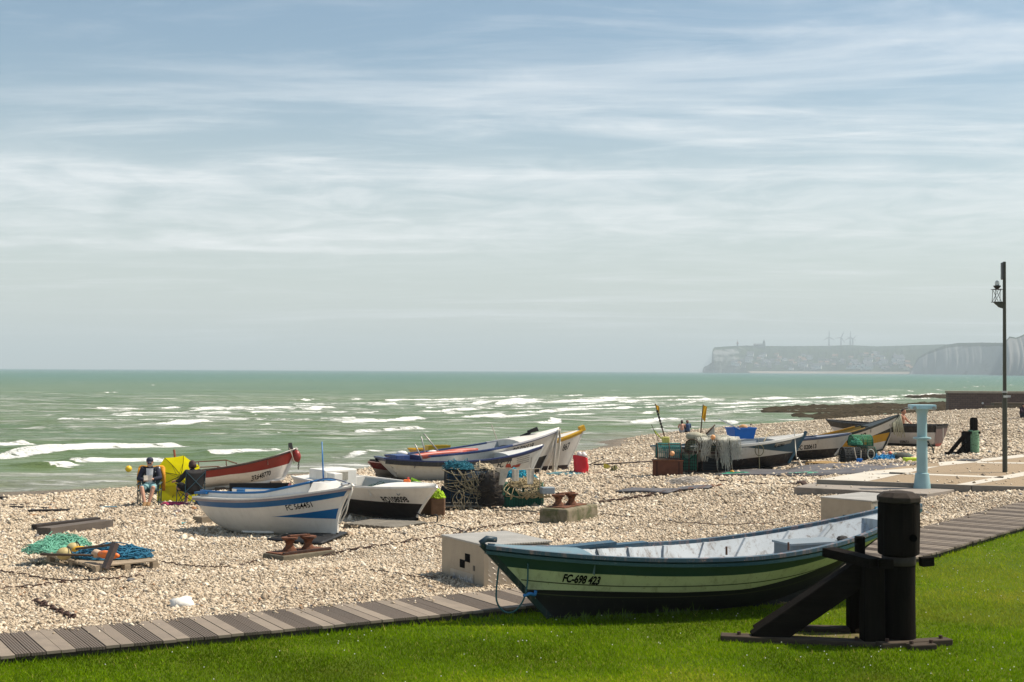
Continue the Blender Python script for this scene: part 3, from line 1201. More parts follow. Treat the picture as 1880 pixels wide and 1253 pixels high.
def build_reef():
    def patch(name, label, poly, n, hmax, seed):
        q = [P(x, y, SEA_Z + .05) for x, y in poly]
        xs, ys = [p.x for p in q], [p.y for p in q]
        gx = np.linspace(min(xs), max(xs), n)
        gy = np.linspace(min(ys), max(ys), n)
        X, Y = np.meshgrid(gx, gy)
        ins = in_poly(X, Y, q).astype(float)
        for _ in range(3):
            pd = np.pad(ins, 1)
            ins = (pd[:-2, 1:-1] + pd[2:, 1:-1] + pd[1:-1, :-2] + pd[1:-1, 2:] + pd[1:-1, 1:-1]) / 5
        nz = fbm(X * .25, Y * .16, 4, seed)
        rock = np.clip(fbm(X * 1.1, Y * .8, 3, seed + 5) - .42, 0, 1)
        Z = SEA_Z - .5 + ins * (.45 + hmax * nz + .6 * rock)
        v = np.stack([X, Y, Z], -1).reshape(-1, 3)
        i = np.arange(n - 1)[:, None] * n + np.arange(n - 1)[None]
        f = np.stack([i, i + 1, i + n + 1, i + n], -1).reshape(-1, 4)
        t = NT(name)
        p = t.pos()
        n1 = t.noise(p, 1.6, 6, .75)
        c = t.ramp(n1, [(.35, (.022, .017, .011)), (.5, (.048, .037, .023)), (.66, (.085, .068, .045)), (.80, (.20, .17, .12))])
        c = t.mix(t.rng(t.noise(t.coordp(p, (.05, .22, 1)), 1, 4, .6), .45, .65, 0, .5), c, (.085, .072, .048))
        t.set(Base_Color=c, Roughness=.95, Normal=t.bump(n1, 1, .3))
        t.bsdf.inputs['Specular IOR Level'].default_value = .0
        o = np_mesh(name, v, f, t.mat, False)
        tag(o, label, 'reef', kind='structure')
    patch('reef', 'dark brown rocky foreshore bared by the tide', [(1372, 752.5), (1420, 748), (1480, 746), (1560, 743), (1650, 742), (1741, 739), (1800, 738), (1800, 760), (1640, 768.5), (1560, 771), (1500, 772.5), (1480, 767), (1430, 759)], 150, .35, 3)
    patch('reef', 'thin dark strip of rocks beyond the foreshore', [(1655, 730), (1700, 728), (1741, 727.5), (1790, 728), (1790, 731), (1700, 731.5)], 60, .6, 13)


# ---- far coast
def _coast(name, label, cols, rows, plateau, seed, m, rough, far=1.0):
    """cols: (px, y of skyline, distance of skyline, y-range foot distance)"""
    cols = [(c[0], c[1], c[2] * far, c[3] * far, c[4]) for c in cols]
    px = np.array([c[0] for c in cols], float)
    g = np.arange(px[0], px[-1] + .01, 1.1)
    top = np.interp(g, px, [c[1] for c in cols])
    dt = np.interp(g, px, [c[2] for c in cols])
    db = np.interp(g, px, [c[3] for c in cols])
    st = np.interp(g, px, [c[4] for c in cols])          # 1 = sheer cliff
    grid, chalk = [], []
    jt = (fbm(g * .22, g * 0, 3, seed) - .5) * rough
    top = top - np.abs(jt) * .8
    q = np.linspace(0, 1, rows)
    for k, (gx, ty, d1, d0, s) in enumerate(zip(g, top, dt, db, st)):
        pt = PD(gx, ty, d1)
        fold = (fbm(np.array([gx * .16]), np.array([seed * 1.0]), 4, seed + 9)[0] - .5) * 30 * s
        col = []
        base = PD(gx, 684, d0)
        for j, u in enumerate(q):
            prof = u ** (.62 if s < .5 else .95)
            dd = d0 + (d1 - d0) * (u if s < .5 else u ** 1.6) + fold * (1 - abs(2 * u - 1)) * .5 + fold * .5
            zz = SEA_Z - 1 + (pt.z - SEA_Z + 1) * prof
            lat = base.x + (pt.x - base.x) * u
            lump = (vnoise(np.array([gx * .35]), np.array([u * 9.0]), seed + 3)[0] - .5) * 7 * (1 - s) * math.sin(math.pi * u)
            col.append((lat, dd, zz + lump))
        col.append((pt.x * (1 + plateau / d1), d1 + plateau, pt.z + plateau * .004))
        grid.append(col)
        chalk.append([s if u < .93 else 0 for u in q] + [0])
    nr, nc = len(grid), rows + 1
    v = np.array(grid).reshape(-1, 3)
    i = np.arange(nr - 1)[:, None] * nc + np.arange(nc - 1)[None]
    f = np.stack([i, i + nc, i + nc + 1, i + 1], -1).reshape(-1, 4)
    o = np_mesh(name, v, f, m, True)
    set_attr(o, 'chalk', np.array(chalk).ravel())
    tag(o, label, 'headland', kind='structure')
    return g, dt, db, top


def coast_mat():
    t = NT('coast')
    p = t.pos()
    ch = t.attr('chalk')
    streak = t.noise(t.coordp(p, (.02, .02, .012)), 1, 5, .6)
    chalk = t.ramp(streak, [(.3, (.17, .175, .18)), (.55, (.22, .225, .225)), (.8, (.28, .28, .275))])
    g = t.noise(t.coordp(p, (.012, .012, .03)), 1, 6, .7)
    green = t.ramp(g, [(.35, (.012, .022, .014)), (.55, (.030, .046, .022)), (.75, (.085, .11, .035))])
    edge = t.math('ADD', ch, t.math('MULTIPLY', t.math('SUBTRACT', g, .5), 1.2))
    t.set(Base_Color=t.mix(t.rng(edge, .40, .60), green, chalk), Roughness=.95)
    t.bsdf.inputs['Specular IOR Level'].default_value = .0
    return t.mat


FAR = {}


def build_coast():
    m = coast_mat()
    FAR['town'] = _coast('headland', 'far hazy headland with a town below its wooded ridge',
                         [(1290, 684, 4900, 4880, .52), (1292, 675, 4900, 4880, .52), (1300, 671, 4905, 4870, .52), (1306.5, 666, 4910, 4860, .52), (1308, 643, 4930, 4850, .54), (1312, 638, 4960, 4840, .54), (1345, 636, 5100, 4820, .5), (1370, 635, 5300, 4780, .25), (1440, 636, 5500, 4700, 0),
                          (1520, 635.5, 5600, 4600, 0), (1560, 634, 5600, 4500, 0), (1610, 636.5, 5500, 4350, 0), (1690, 634, 5300, 4150, 0), (1760, 632, 5000, 3900, 0), (1950, 630, 4800, 3600, 0)], 16, 1600, 4, m, 1.2)
    _coast('headland', 'nearer chalk cliffs with grassy top behind the lamp post',
           [(1668, 689.5, 2900, 2890, .6), (1676, 675, 2908, 2885, .8), (1686, 656, 2912, 2880, 1), (1700, 648, 2900, 2865, 1), (1716, 642, 2885, 2845, .9), (1735, 634, 2870, 2815, .8), (1760, 630, 2850, 2775, .68), (1800, 629.5, 2790, 2705, .62), (1850, 630, 2660, 2605, .8), (1960, 626, 2540, 2500, 1)], 16, 1200, 11, m, 1.0, 1.38)
    _coast('headland', 'nearest grey chalk cliff at the right edge',
           [(1838, 694, 1840, 1830, 1), (1843, 650, 1850, 1825, 1), (1848, 624, 1865, 1820, 1), (1855, 618, 1875, 1815, 1), (1864, 620.5, 1880, 1810, 1), (1872, 618, 1880, 1800, 1), (1880, 614, 1880, 1790, 1), (1910, 606, 1860, 1760, 1), (2050, 590, 1800, 1700, 1)], 14, 900, 23, m, 1.2, 1.5)
    # pale shore under the town
    g = np.arange(1376, 1700, 4.0)
    grid = [[], []]
    for gx in g:
        d = np.interp(gx, [1376, 1500, 1700], [4770, 4600, 4080])
        a = PD(gx, 684, d - 12)
        grid[0].append((a.x, d - 30, SEA_Z + .3))
        grid[1].append((a.x, d + 25, SEA_Z + 7.5))
    o = MB().sheet(grid).build('shore', mat('far_sand', (.30, .26, .21), .9, .1, .02))
    tag(o, 'pale sand shore at the foot of the far town', 'shore', kind='structure')


def build_town():
    rng = random.Random(21)
    g, dt, db, top = FAR['town']
    kinds = [('small white walled house with slate roof on the far hillside', (.78, .76, .72), (.10, .11, .13), 'white houses of the far town'),
             ('small cream walled house with red roof on the far hillside', (.55, .47, .36), (.20, .12, .085), 'cream houses of the far town'),
             ('small grey house with dark roof on the far hillside', (.34, .33, .31), (.07, .07, .08), 'grey houses of the far town')]
    protos = []
    for lab, wc, rc, grp in kinds:
        mb = MB()
        mb.box((0, 0, 4), (15, 9, 8), mi=0)
        mb.add([(-8, -5.2, 7.6), (8, -5.2, 7.6), (8, 5.2, 7.6), (-8, 5.2, 7.6), (-8, 0, 12.5), (8, 0, 12.5)], [(0, 1, 5, 4), (2, 3, 4, 5), (0, 4, 3), (1, 2, 5), (3, 2, 1, 0)], 1)
        mb.box((4, 1, 12.2), (1.2, 1.2, 3), mi=1)
        for xx in (-4.5, 0, 4.5):
            mb.box((xx, -4.51, 5.2), (1.3, .1, 1.7), mi=1)
        protos.append((mb.mesh('town_house', [mat('wall_%d' % len(protos), wc, .9, .05), mat('roof_%d' % len(protos), rc, .9, .05)]), lab, grp))
    spots = [(1377, 654.5, 0, 1.3), (1374, 666, 0, 1.2), (1396, 659, 0, 1.1), (1402, 655, 0, 1), (1404, 667, 0, .9), (1393, 661, 1, 1), (1425, 654, 1, 1), (1430, 661, 1, 1.1), (1428, 665, 1, 1), (1440, 663, 0, .8), (1452, 668, 1, 1.2), (1458, 671, 1, 1),
             (1477, 674.5, 0, 1), (1500, 678, 0, 1.5), (1494, 678.5, 0, 1), (1567, 669, 0, 1.3), (1590, 665, 0, 1), (1596, 665.5, 0, 1), (1572, 677.5, 0, 1.2), (1582, 677, 0, 1.4), (1590, 678, 0, 1.6), (1595, 679, 0, 1.2), (1601, 657, 1, 1.2), (1604, 654, 0, 1.0), (1620, 668.5, 0, 1.3), (1623, 668.7, 0, 1.1), (1648, 668.3, 0, 1.9), (1651, 669.3, 0, 1.2), (1665, 679, 1, 1.4), (1671, 680, 1, 1.2)]
    while len(spots) < 118:
        x = rng.uniform(1345, 1680)
        yb = rng.triangular(650 if x > 1400 else 656, 682, 672)
        spots.append((x, yb, rng.choice([0, 1, 1, 2, 2, 2]), rng.uniform(.7, 1.15)))
    for (x, yv, k, s) in spots:
        d1, d0, ty = (float(np.interp(x, g, a)) for a in (dt, db, top))
        # where the view ray meets the hillside profile used above
        lo = None
        for u in np.linspace(0, 1, 120):
            dd = d0 + (d1 - d0) * u
            pt = PD(x, ty, d1)
            zz = SEA_Z - 1 + (pt.z - SEA_Z + 1) * u ** .62
            r = PD(x, yv, dd)
            if r.z <= zz:
                lo = (r.x, dd, zz)
                break
        if lo is None:
            continue
        me, lab, grp = protos[k]
        o = bpy.data.objects.new('town_house', me)
        COL.objects.link(o)
        o.location = (lo[0], lo[1] - 6, lo[2] - 1.0)
        o.rotation_euler = (0, 0, rng.uniform(-.6, .6))
        s *= 1.25 if k == 0 else 1.0
        o.scale = (s, s, s * rng.uniform(.8, 1.1))
        tag(o, lab, 'house', grp)


def build_turbines():
    wm = mat('turbine_white', (.27, .29, .30), .6, .05, .1)
    for (px, hub, base, d, ph, lab) in [(1522, 619.5, 640, 6500, 0.0, 'white wind turbine standing apart from the other three, leftmost on ridge'), (1544, 620.5, 640, 6700, .42, 'pale wind turbine second from the left on ridge'),
                                        (1561, 620, 640, 6600, .02, 'pale wind turbine closest to the lamp post but one'), (1565, 623, 640, 7200, .9, 'smaller wind turbine close behind its neighbour at the right')]:
        h = PD(px, hub, d)
        b = PD(px, base, d)
        t = thing('wind_turbine', lab, 'wind turbine', (h.x, d, b.z), 0, 'wind turbines on the far ridge')
        H = h.z - b.z
        MB().cyl((0, 0, 0), (0, 0, H), 4.2, 2.6, 10).build('tower', wm, t)
        MB().box((0, 1.5, H + .8), (3.4, 9, 3.6)).build('nacelle', wm, t)
        mb = MB().ball((0, -4, H + .8), 1.9, 8)
        mb.build('hub', wm, t)
        for k in range(3):
            a = ph + k * 2 * math.pi / 3
            dx, dz = math.sin(a), math.cos(a)
            bl = MB().tube([(dx * 1.5, -4, H + .8 + dz * 1.5), (dx * 8, -4, H + .8 + dz * 8), (dx * 31, -4, H + .8 + dz * 31)], [2.0, 2.6, 1.1], 6)
            bl.build('blade', wm, t)
    # signal mast and chapel on the headland
    b = PD(1354, 637, 5150)
    t = thing('signal_tower', 'tall red and white signal mast on top of the far headland', 'tower', b)
    rd = mat('mast_red', (.30, .10, .08), .7)
    MB().cyl((0, 0, -6), (0, 0, 12), 3.2, 2.8, 10).build('tower', mat('mast_grey', (.2, .2, .2), .8), t)
    MB().cyl((0, 0, 12), (0, 0, 15), 4.2, 4.2, 10).build('balcony', rd, t)
    MB().cyl((0, 0, 15), (0, 0, 20), 2.2, 1.8, 10).build('lantern', rd, t)
    MB().cyl((0, 0, 20), (0, 0, 29), .5, .3, 6).build('mast', rd, t)
    b = PD(1398, 637.5, 5300)
    t = thing('chapel', 'dark chapel with a small spire on the headland skyline', 'chapel', b)
    st = mat('chapel_stone', (.20, .20, .19), .9)
    MB().box((-8, 0, 1), (44, 14, 14)).build('nave', st, t)
    MB().add([(-30, -7.3, 8), (14, -7.3, 8), (14, 7.3, 8), (-30, 7.3, 8), (-30, 0, 13), (14, 0, 13)], [(0, 1, 5, 4), (2, 3, 4, 5), (0, 4, 3), (1, 2, 5)]).build('roof', mat('slate', (.07, .075, .08), .8), t)
    tw = MB().box((10, 0, 6), (9, 9, 22)).build('bell_tower', st, t)
    MB().lathe([(5.5, 17), (2.2, 24), (.1, 32)], 8, c=(10, 0, 0)).build('spire', _mats['slate'], tw)


def build_haze():
    x0, x1, y0, y1, z0, z1 = -30000, 30000, -400, 41000, -8, 260
    mb = MB().box(((x0 + x1) / 2, (y0 + y1) / 2, (z0 + z1) / 2), (x1 - x0, y1 - y0, z1 - z0))
    m = bpy.data.materials.new('haze')
    m.use_nodes = True
    nt = m.node_tree
    nt.nodes.clear()
    o = nt.nodes.new('ShaderNodeOutputMaterial')
    v = nt.nodes.new('ShaderNodeVolumePrincipled')
    v.inputs['Color'].default_value = (.80, .93, .98, 1)
    v.inputs['Density'].default_value = HAZE
    v.inputs['Anisotropy'].default_value = 0.0
    nt.links.new(v.outputs[0], o.inputs['Volume'])
    ob = mb.build('haze', m)
    tag(ob, 'thin pale sea haze in the air', 'haze', kind='stuff')


HAZE = 2.1e-4

build_beach()
build_pebbles()
build_lawn()
build_deck()
build_plaza()
build_sea()
build_reef()
build_coast()
build_town()
build_turbines()

# ================================================================== BOATS
WHITE = (.72, .69, .63)


class Boat:
    """x from the stern (0) to the bow tip (L), z = 0 at the keel's foot, +y to port"""

    def __init__(s, L, B, zst, zm, zb, tm=.42, bt=.6, kx0=.12, kx1=.86, kr0=.12, kr1=.10, full=.42, bowp=2.1, stemp=1.0, sternV=0.0):
        s.L, s.B, s.zst, s.zm, s.zb, s.tm, s.bt = L, B, zst, zm, zb, tm, bt
        s.kx0, s.kx1, s.kr0, s.kr1, s.full, s.bowp, s.stemp, s.sternV = kx0, kx1, kr0, kr1, full, bowp, stemp, sternV

    def sheer(s, t):
        if t < s.tm:
            return s.zm + (s.zst - s.zm) * ((s.tm - t) / s.tm) ** 2
        return s.zm + (s.zb - s.zm) * ((t - s.tm) / (1 - s.tm)) ** 2

    def beam(s, t):
        h = s.B / 2
        if t < .45:
            return h * (s.bt + (1 - s.bt) * (1 - ((.45 - t) / .45) ** 2))
        return max(.012, h * (1 - ((t - .45) / .55) ** s.bowp))

    def keel(s, t):
        z = 0
        if t < .3:
            z += s.kr0 * ((.3 - t) / .3) ** 2
        if t > .75:
            z += s.kr1 * ((t - .75) / .25) ** 2
        return z

    def pt(s, t, v, side=1, off=0.0):
        xk = s.L * (s.kx0 + (s.kx1 - s.kx0) * t)
        xs = s.L * t
        k = min(1, max(0, (t - .75) / .25))
        x = xk + (xs - xk) * (v ** (1 + (s.stemp - 1) * k))
        e = s.full + (1.0 - s.full) * max(0, (t - .40) / .60) ** 1.2 * .75
        if t < .4:
            e += s.sternV * (1 - t / .4)
        z = s.keel(t) + (s.sheer(t) - s.keel(t)) * v
        y = s.beam(t) * (1 - (1 - v ** e) * 1.0) if v > 0 else 0.0
        y = s.beam(t) * (v ** e if v > 0 else 0.0)
        return Vector((x, side * (y + off), z))

    def hull(s, bands, mats, parent, n=44):
        """bands: list of (upper limit v(t), rows, material index) from the keel upward"""
        ts = np.linspace(0, 1, n + 1)
        mb = MB()
        for side in (1, -1):
            lo = lambda t: 0.0
            for up, rows, mi in bands:
                g = []
                for t in ts:
                    a, b = lo(t), max(lo(t), up(t))
                    g.append([s.pt(t, a + (b - a) * j / rows, side) for j in range(rows + 1)])
                mb.sheet(g, mi, flip=(side < 0))
                lo = (lambda l, u: (lambda t: max(l(t), u(t))))(lo, up)
        # transom
        lo = 0.0
        for up, rows, mi in bands:
            hi = max(lo, up(0.0))
            g = [[s.pt(0, lo + (hi - lo) * j / 6, 1) for j in range(7)], [s.pt(0, lo + (hi - lo) * j / 6, -1) for j in range(7)]]
            if hi > lo + 1e-4:
                mb.sheet(g, mi)
            lo = hi
        return mb.build('hull', mats, parent, smooth=35, merge=True)

    def inner(s, m, parent, th=.045, zf=.16, t1=.97):
        """the inside of the planking and the bottom boards"""
        ts = np.linspace(.012, t1, 36)
        mb = MB()
        rows = 9
        for side in (1, -1):
            g = []
            for t in ts:
                r = []
                v0 = min(.9, zf / max(.2, s.sheer(t) - s.keel(t)))
                for j in range(rows + 1):
                    v = v0 + (1 - v0) * j / rows
                    p = s.pt(t, v, side)
                    p.y = side * max(.004, abs(p.y) - th)
                    p.z -= .004 * (j == rows)
                    r.append(p)
                g.append(r)
            mb.sheet(g, flip=(side > 0))
            if side == 1:
                port = [r[0] for r in g]
                pe = g[0]
            else:
                mb.sheet([port, [r[0] for r in g]])
                mb.sheet([pe, g[0]])
        return mb.build('inner_planking', m, parent, smooth=40)

    def rail(s, name, m, parent, w=.05, h=.05, dv=0.0, dz=0.0, out=.012, t0=0.0, t1=1.0, n=40, inset=0.0):
        """strip along both sheers; dv<0 sits lower on the hull"""
        mb = MB()
        for side in (1, -1):
            rows = [[], [], [], []]
            for t in np.linspace(t0, t1, n):
                p = s.pt(t, 1 + dv, side)
                y0 = abs(p.y) + out - inset
                y1 = max(0.0, y0 - w)
                z0, z1 = p.z + dz - h / 2, p.z + dz + h / 2
                rows[0].append((p.x, side * y0, z0))
                rows[1].append((p.x, side * y0, z1))
                rows[2].append((p.x, side * y1, z1))
                rows[3].append((p.x, side * y1, z0))
            g = [rows[0], rows[1], rows[2], rows[3], rows[0]]
            mb.sheet(g, flip=(side > 0))
            for e in (0, -1):
                mb.add([r[e] for r in rows], [(0, 1, 2, 3)])
        return mb.build(name, m, parent, smooth=30)

    def cross(s, name, m, parent, t, w=.05, h=.05, dz=0.0):
        a, b = s.pt(t, 1, 1), s.pt(t, 1, -1)
        mb = MB().bar(a + Vector((0, 0, dz)), b + Vector((0, 0, dz)), w, h)
        return mb.build(name, m, parent)

    def stem(s, m, parent, w=.06, d=.07, head=.0, t=1.0, name='stem', rows=14):
        """post up the bow (t=1) or the stern (t=0)"""
        mb = MB()
        pts = [s.pt(t, max(.0001, j / rows), 1) for j in range(rows + 1)]
        g = [[], [], [], []]
        sg = 1 if t > .5 else -1
        for i, p in enumerate(pts):
            dd = (pts[min(i + 1, rows)] - pts[max(i - 1, 0)])
            nx = Vector((dd.z, 0, -dd.x)).normalized() * sg
            if nx.x * sg < 0:
                nx = -nx
            a = Vector((p.x, 0, p.z))
            for k, (o, y) in enumerate(((d * .55, w / 2 * .7), (d * .55, -w / 2 * .7), (-d * .45, -w / 2), (-d * .45, w / 2))):
                g[k].append(a + nx * o + Vector((0, y, 0)))
        if head:
            for k in range(4):
                e = g[k][-1] + (g[k][-1] - g[k][-2]).normalized() * head
                g[k].append(e)
        mb.sheet(g + [g[0]], flip=(sg > 0))
        mb.add([r[-1] for r in g], [(0, 1, 2, 3)])
        return mb.build(name, m, parent, smooth=40)

    def keelbar(s, m, parent, w=.06, h=.06, dz=-.03):
        mb = MB()
        pts = [s.pt(t, 0, 1) for t in np.linspace(0, 1, 24)]
        g = [[], [], [], []]
        for p in pts:
            for k, (y, z) in enumerate(((w / 2, h / 2), (w / 2, -h / 2), (-w / 2, -h / 2), (-w / 2, h / 2))):
                g[k].append((p.x, y, p.z + z + dz))
        mb.sheet(g + [g[0]])
        return mb.build('keel', m, parent)

    def deck(s, m, parent, t0, t1=.995, crown=.04, dz=.008, name='foredeck', face=True):
        mb = MB()
        g = []
        ts = np.linspace(t0, t1, 14)
        for t in ts:
            r = []
            for k in range(9):
                u = -1 + 2 * k / 8
                p = s.pt(t, 1, 1)
                b = max(0, abs(p.y) - .01)
                r.append((p.x, u * b, p.z + dz + crown * (1 - u * u)))
            g.append(r)
        mb.sheet(g)
        if face:
            r = g[0] if t0 > .4 else g[-1]
            mb.sheet([[(p[0], p[1], p[2]) for p in r], [(p[0], p[1] * .92, p[2] - .22) for p in r]])
        return mb.build(name, m, parent, smooth=40)

    def thwart(s, m, parent, t, w=.22, drop=.16, name='thwart', wide=1.0):
        z = s.sheer(t) - drop
        v = (z - s.keel(t)) / (s.sheer(t) - s.keel(t))
        p = s.pt(t, v, 1)
        hw = (p.y - .05) * wide
        return MB().box((p.x, 0, z), (w, 2 * hw, .035)).build(name, m, parent)

    def ribs(s, m, parent, ts, w=.05, th=.045, d=.035):
        for t in ts:
            for side in (1, -1):
                mb = MB()
                g = [[], [], [], []]
                for j in range(9):
                    v = .22 + .77 * j / 8
                    p = s.pt(t, v, side)
                    y0 = side * max(.01, abs(p.y) - th + .004)
                    y1 = side * max(.006, abs(p.y) - th - d)
                    g[0].append((p.x - w / 2, y0, p.z))
                    g[1].append((p.x + w / 2, y0, p.z))
                    g[2].append((p.x + w / 2, y1, p.z))
                    g[3].append((p.x - w / 2, y1, p.z))
                mb.sheet(g + [g[0]])
                mb.add([q[-1] for q in g], [(0, 1, 2, 3)])
                mb.build('rib', m, parent)

    def text(s, body, m, parent, side, x0, zc, size, sx=.8, bold=0.0, shear=0.0, name='registration_number', follow=1.0):
        """lettering wrapped on the hull; x0 = x where the text starts (as read), zc = its base line below the sheer"""
        vs, fs = text_mb(body, size, sx, bold, shear)
        out = []
        sg = 1 if side < 0 else -1           # reading direction along x
        for (tx, ty, _) in vs:
            x = x0 + sg * tx
            # find t so that the hull point at this height has this x
            t = min(1, max(0, x / s.L))
            for _ in range(6):
                zz = (s.sheer(t) if follow else s.sheer(x0 / s.L)) - zc + ty
                v = min(1, max(.02, (zz - s.keel(t)) / (s.sheer(t) - s.keel(t))))
                q = s.pt(t, v, 1)
                t = min(1, max(0, t + (x - q.x) / s.L))
            q = s.pt(t, v, side, .007)
            out.append(q)
        mb = MB().add(out, fs)
        return mb.build(name, m, parent)

    def place(s, root, stern, bow, pitch=0.0, roll=0.0, lift=0.0):
        """stern, bow: ground points under the stern end and the forefoot of the keel"""
        a, b = Vector(stern), Vector(bow)
        h = math.atan2(b.y - a.y, b.x - a.x)
        slope = math.atan2(b.z - a.z, math.hypot(b.x - a.x, b.y - a.y)) + pitch
        M = Matrix.Rotation(h, 4, 'Z') @ Matrix.Rotation(-slope, 4, 'Y') @ Matrix.Rotation(roll, 4, 'X')
        foot = s.pt(1.0, 0.0001, 1)
        foot = Vector((s.L * s.kx1, 0, 0))
        M.translation = b + Vector((0, 0, lift)) - (M.to_3x3() @ foot)
        root.matrix_world = M
        return M


def const(v):
    return lambda t: v


def by_height(boat, z):
    """band limit that follows a level line z(t) above the keel foot"""
    f = z if callable(z) else (lambda t: z)
    return lambda t: min(1, max(0, (f(t) - boat.keel(t)) / (boat.sheer(t) - boat.keel(t))))


def below(boat, d):
    """band limit a distance d(t) below the sheer"""
    f = d if callable(d) else (lambda t: d)
    return lambda t: min(1, max(0, 1 - f(t) / (boat.sheer(t) - boat.keel(t))))


black_letters = mat('black_lettering', (.004, .004, .004), .8, .1, 5, spec=0.05)
BOATG = 'fishing boats drawn up on the beach'


def plank_grooves(boat, root, vs, m):
    for v in vs:
        mb = MB()
        for side in (1, -1):
            g = [[], []]
            for t in np.linspace(.01, .985, 50):
                g[0].append(boat.pt(t, v - .009, side, .003))
                g[1].append(boat.pt(t, v + .009, side, .003))
            mb.sheet(g)
        mb.build('plank_seam', m, root)


def green_boat():
    b = Boat(6.12, 1.7, 1.20, .74, .93, tm=.52, bt=.16, kx0=.27, kx1=.865, kr0=.20, kr1=.05, full=.50, bowp=1.9, sternV=.35)
    root = thing('rowing_boat', 'long green and cream wooden boat lettered FC-698 423 resting on the lawn', 'boat')
    F, S = P(1010, 1137, 0), P(1568, 1096, .04)
    dk, cr, bk = paint('hull_dark_green', (.012, .050, .047), .32, (.05, .07, .06), .12), paint('hull_cream_green', (.54, .56, .34), .5, (.22, .20, .10), .34), paint('hull_tar', (.009, .008, .007), .7, (.03, .026, .02), .3)
    b.hull([(by_height(b, lambda t: .33 + .46 * max(0, (.45 - t) / .45) ** 1.6 + .08 * max(0, (t - .6) / .4)), 7, 0), (below(b, lambda t: .20 + .03 * max(0, (t - .75) / .25) - .05 * max(0, .3 - t)), 7, 1), (const(1), 3, 2)], [bk, cr, dk], root)
    blue = paint('rail_blue', (.055, .10, .135), .55, (.42, .24, .19), .5)
    lite = paint('inside_pale_blue', (.40, .44, .47), .55, (.12, .09, .07), .55)
    b.inner(lite, root, .05, .12)
    b.rail('gunwale', blue, root, .085, .045, out=.03, dz=.012)
    b.rail('rubbing_strake', paint('strake_blue', (.022, .070, .085), .35, (.10, .12, .12), .2), root, .03, .04, dz=-.050, out=.028)
    seam = mat('seam_dark', (.065, .07, .035), .9)
    plank_grooves(b, root, (.555, .36), seam)
    b.stem(paint('stem_dark', (.006, .024, .024), .5), root, .055, .07, .06)
    st = MB().tube([(6.13, 0, .95), (6.165, 0, 1.00), (6.10, 0, 1.035), (5.98, 0, 1.02)], [.036, .040, .040, .034], 10)
    st.build('stem_head', paint('stem_blue', (.016, .040, .060), .5), root, smooth=True)
    b.stem(bk, root, .06, .08, .02, 0.0, 'stern_post')
    b.keelbar(bk, root, .07, .10)
    b.ribs(lite, root, [.16, .25, .35, .45, .55, .64, .72], .06, .05, .05)
    b.deck(paint('foredeck_blue', (.13, .21, .25), .5, (.20, .15, .12), .3), root, .80, crown=.05)
    b.deck(lite, root, .0, .10, .02, -.03, 'stern_sheet')
    for t in (.31, .50, .66):
        b.thwart(lite, root, t, .24, .30)
    # hatch boards lying by the bow and a dark locker near the stern
    MB().box((4.85, -.22, .86), (1.0, .20, .035), Matrix.Rotation(.045, 3, 'Y')).build('hatch_board', paint('board_blue', (.035, .085, .13), .5), root)
    MB().box((4.25, -.34, .83), (.8, .16, .03), Matrix.Rotation(.03, 3, 'Y')).build('hatch_board', _mats['board_blue'], root)
    lk = MB().box((1.75, .12, .72), (.75, .42, .16)).build('locker', paint('locker_grey', (.14, .17, .19), .6), root)
    MB().box((1.75, .12, .81), (.79, .46, .025)).build('lid', paint('lid_grey', (.20, .24, .27), .6), lk)
    MB().ball((1.35, .30, .85), .05, 8, 0, (1.8, 1, .8)).build('cleat', mat('cleat_dark', (.02, .018, .016), .6), root)
    for x in (2.4, 3.3):
        MB().cyl((x, .76 if x > 3 else .70, .80), (x, .76 if x > 3 else .70, .90), .014, .012, 6).build('thole_pin', mat('pin_rust', (.12, .06, .04), .8), root)
    b.text('FC-698 423', black_letters, root, 1, 5.22, .345, .150, .60, .006, .12)
    b.place(root, S, F, lift=-.03)
    # bow ring and the loop of blue green rope
    Mx = root.matrix_world
    MB().tube([Vector((5.45 + .035 * math.cos(a), 0, .17 + .04 * math.sin(a))) for a in np.linspace(0, 6.28, 14)], .008, 5).build('bow_ring', mat('ring_iron', (.03, .025, .02), .6, metal=.5), root)
    pts = [Vector((5.64, .16, .74)), Vector((5.65, .17, .52)), Vector((5.70, .17, .32)), Vector((5.80, .13, .18)), Vector((5.90, .04, .17)), Vector((5.98, 0, .30)), Vector((5.96, -.02, .56)), Vector((5.93, -.03, .74))]
    pts = [Mx @ p for p in smooth_pts(pts, 6)]
    o = MB().tube(pts, .011, 6).build('rope_loop', mat('rope_teal', (.035, .10, .105), .8, .3, 40), None, True, loc=pts[0])
    tag(o, 'teal rope loop hanging from the bow of the green boat', 'rope')
    pts = [Mx @ Vector(p) for p in ((5.70, .17, .36), (5.62, .16, .38), (5.54, .12, .36), (5.52, .1, .40))]
    o = MB().tube(smooth_pts(pts, 5), .022, 6).build('rope_end', mat('rope_bright_blue', (.03, .17, .42), .7, .2, 30), None, True, loc=pts[0])
    tag(o, 'short bright blue rope end knotted at the green boat bow', 'rope')


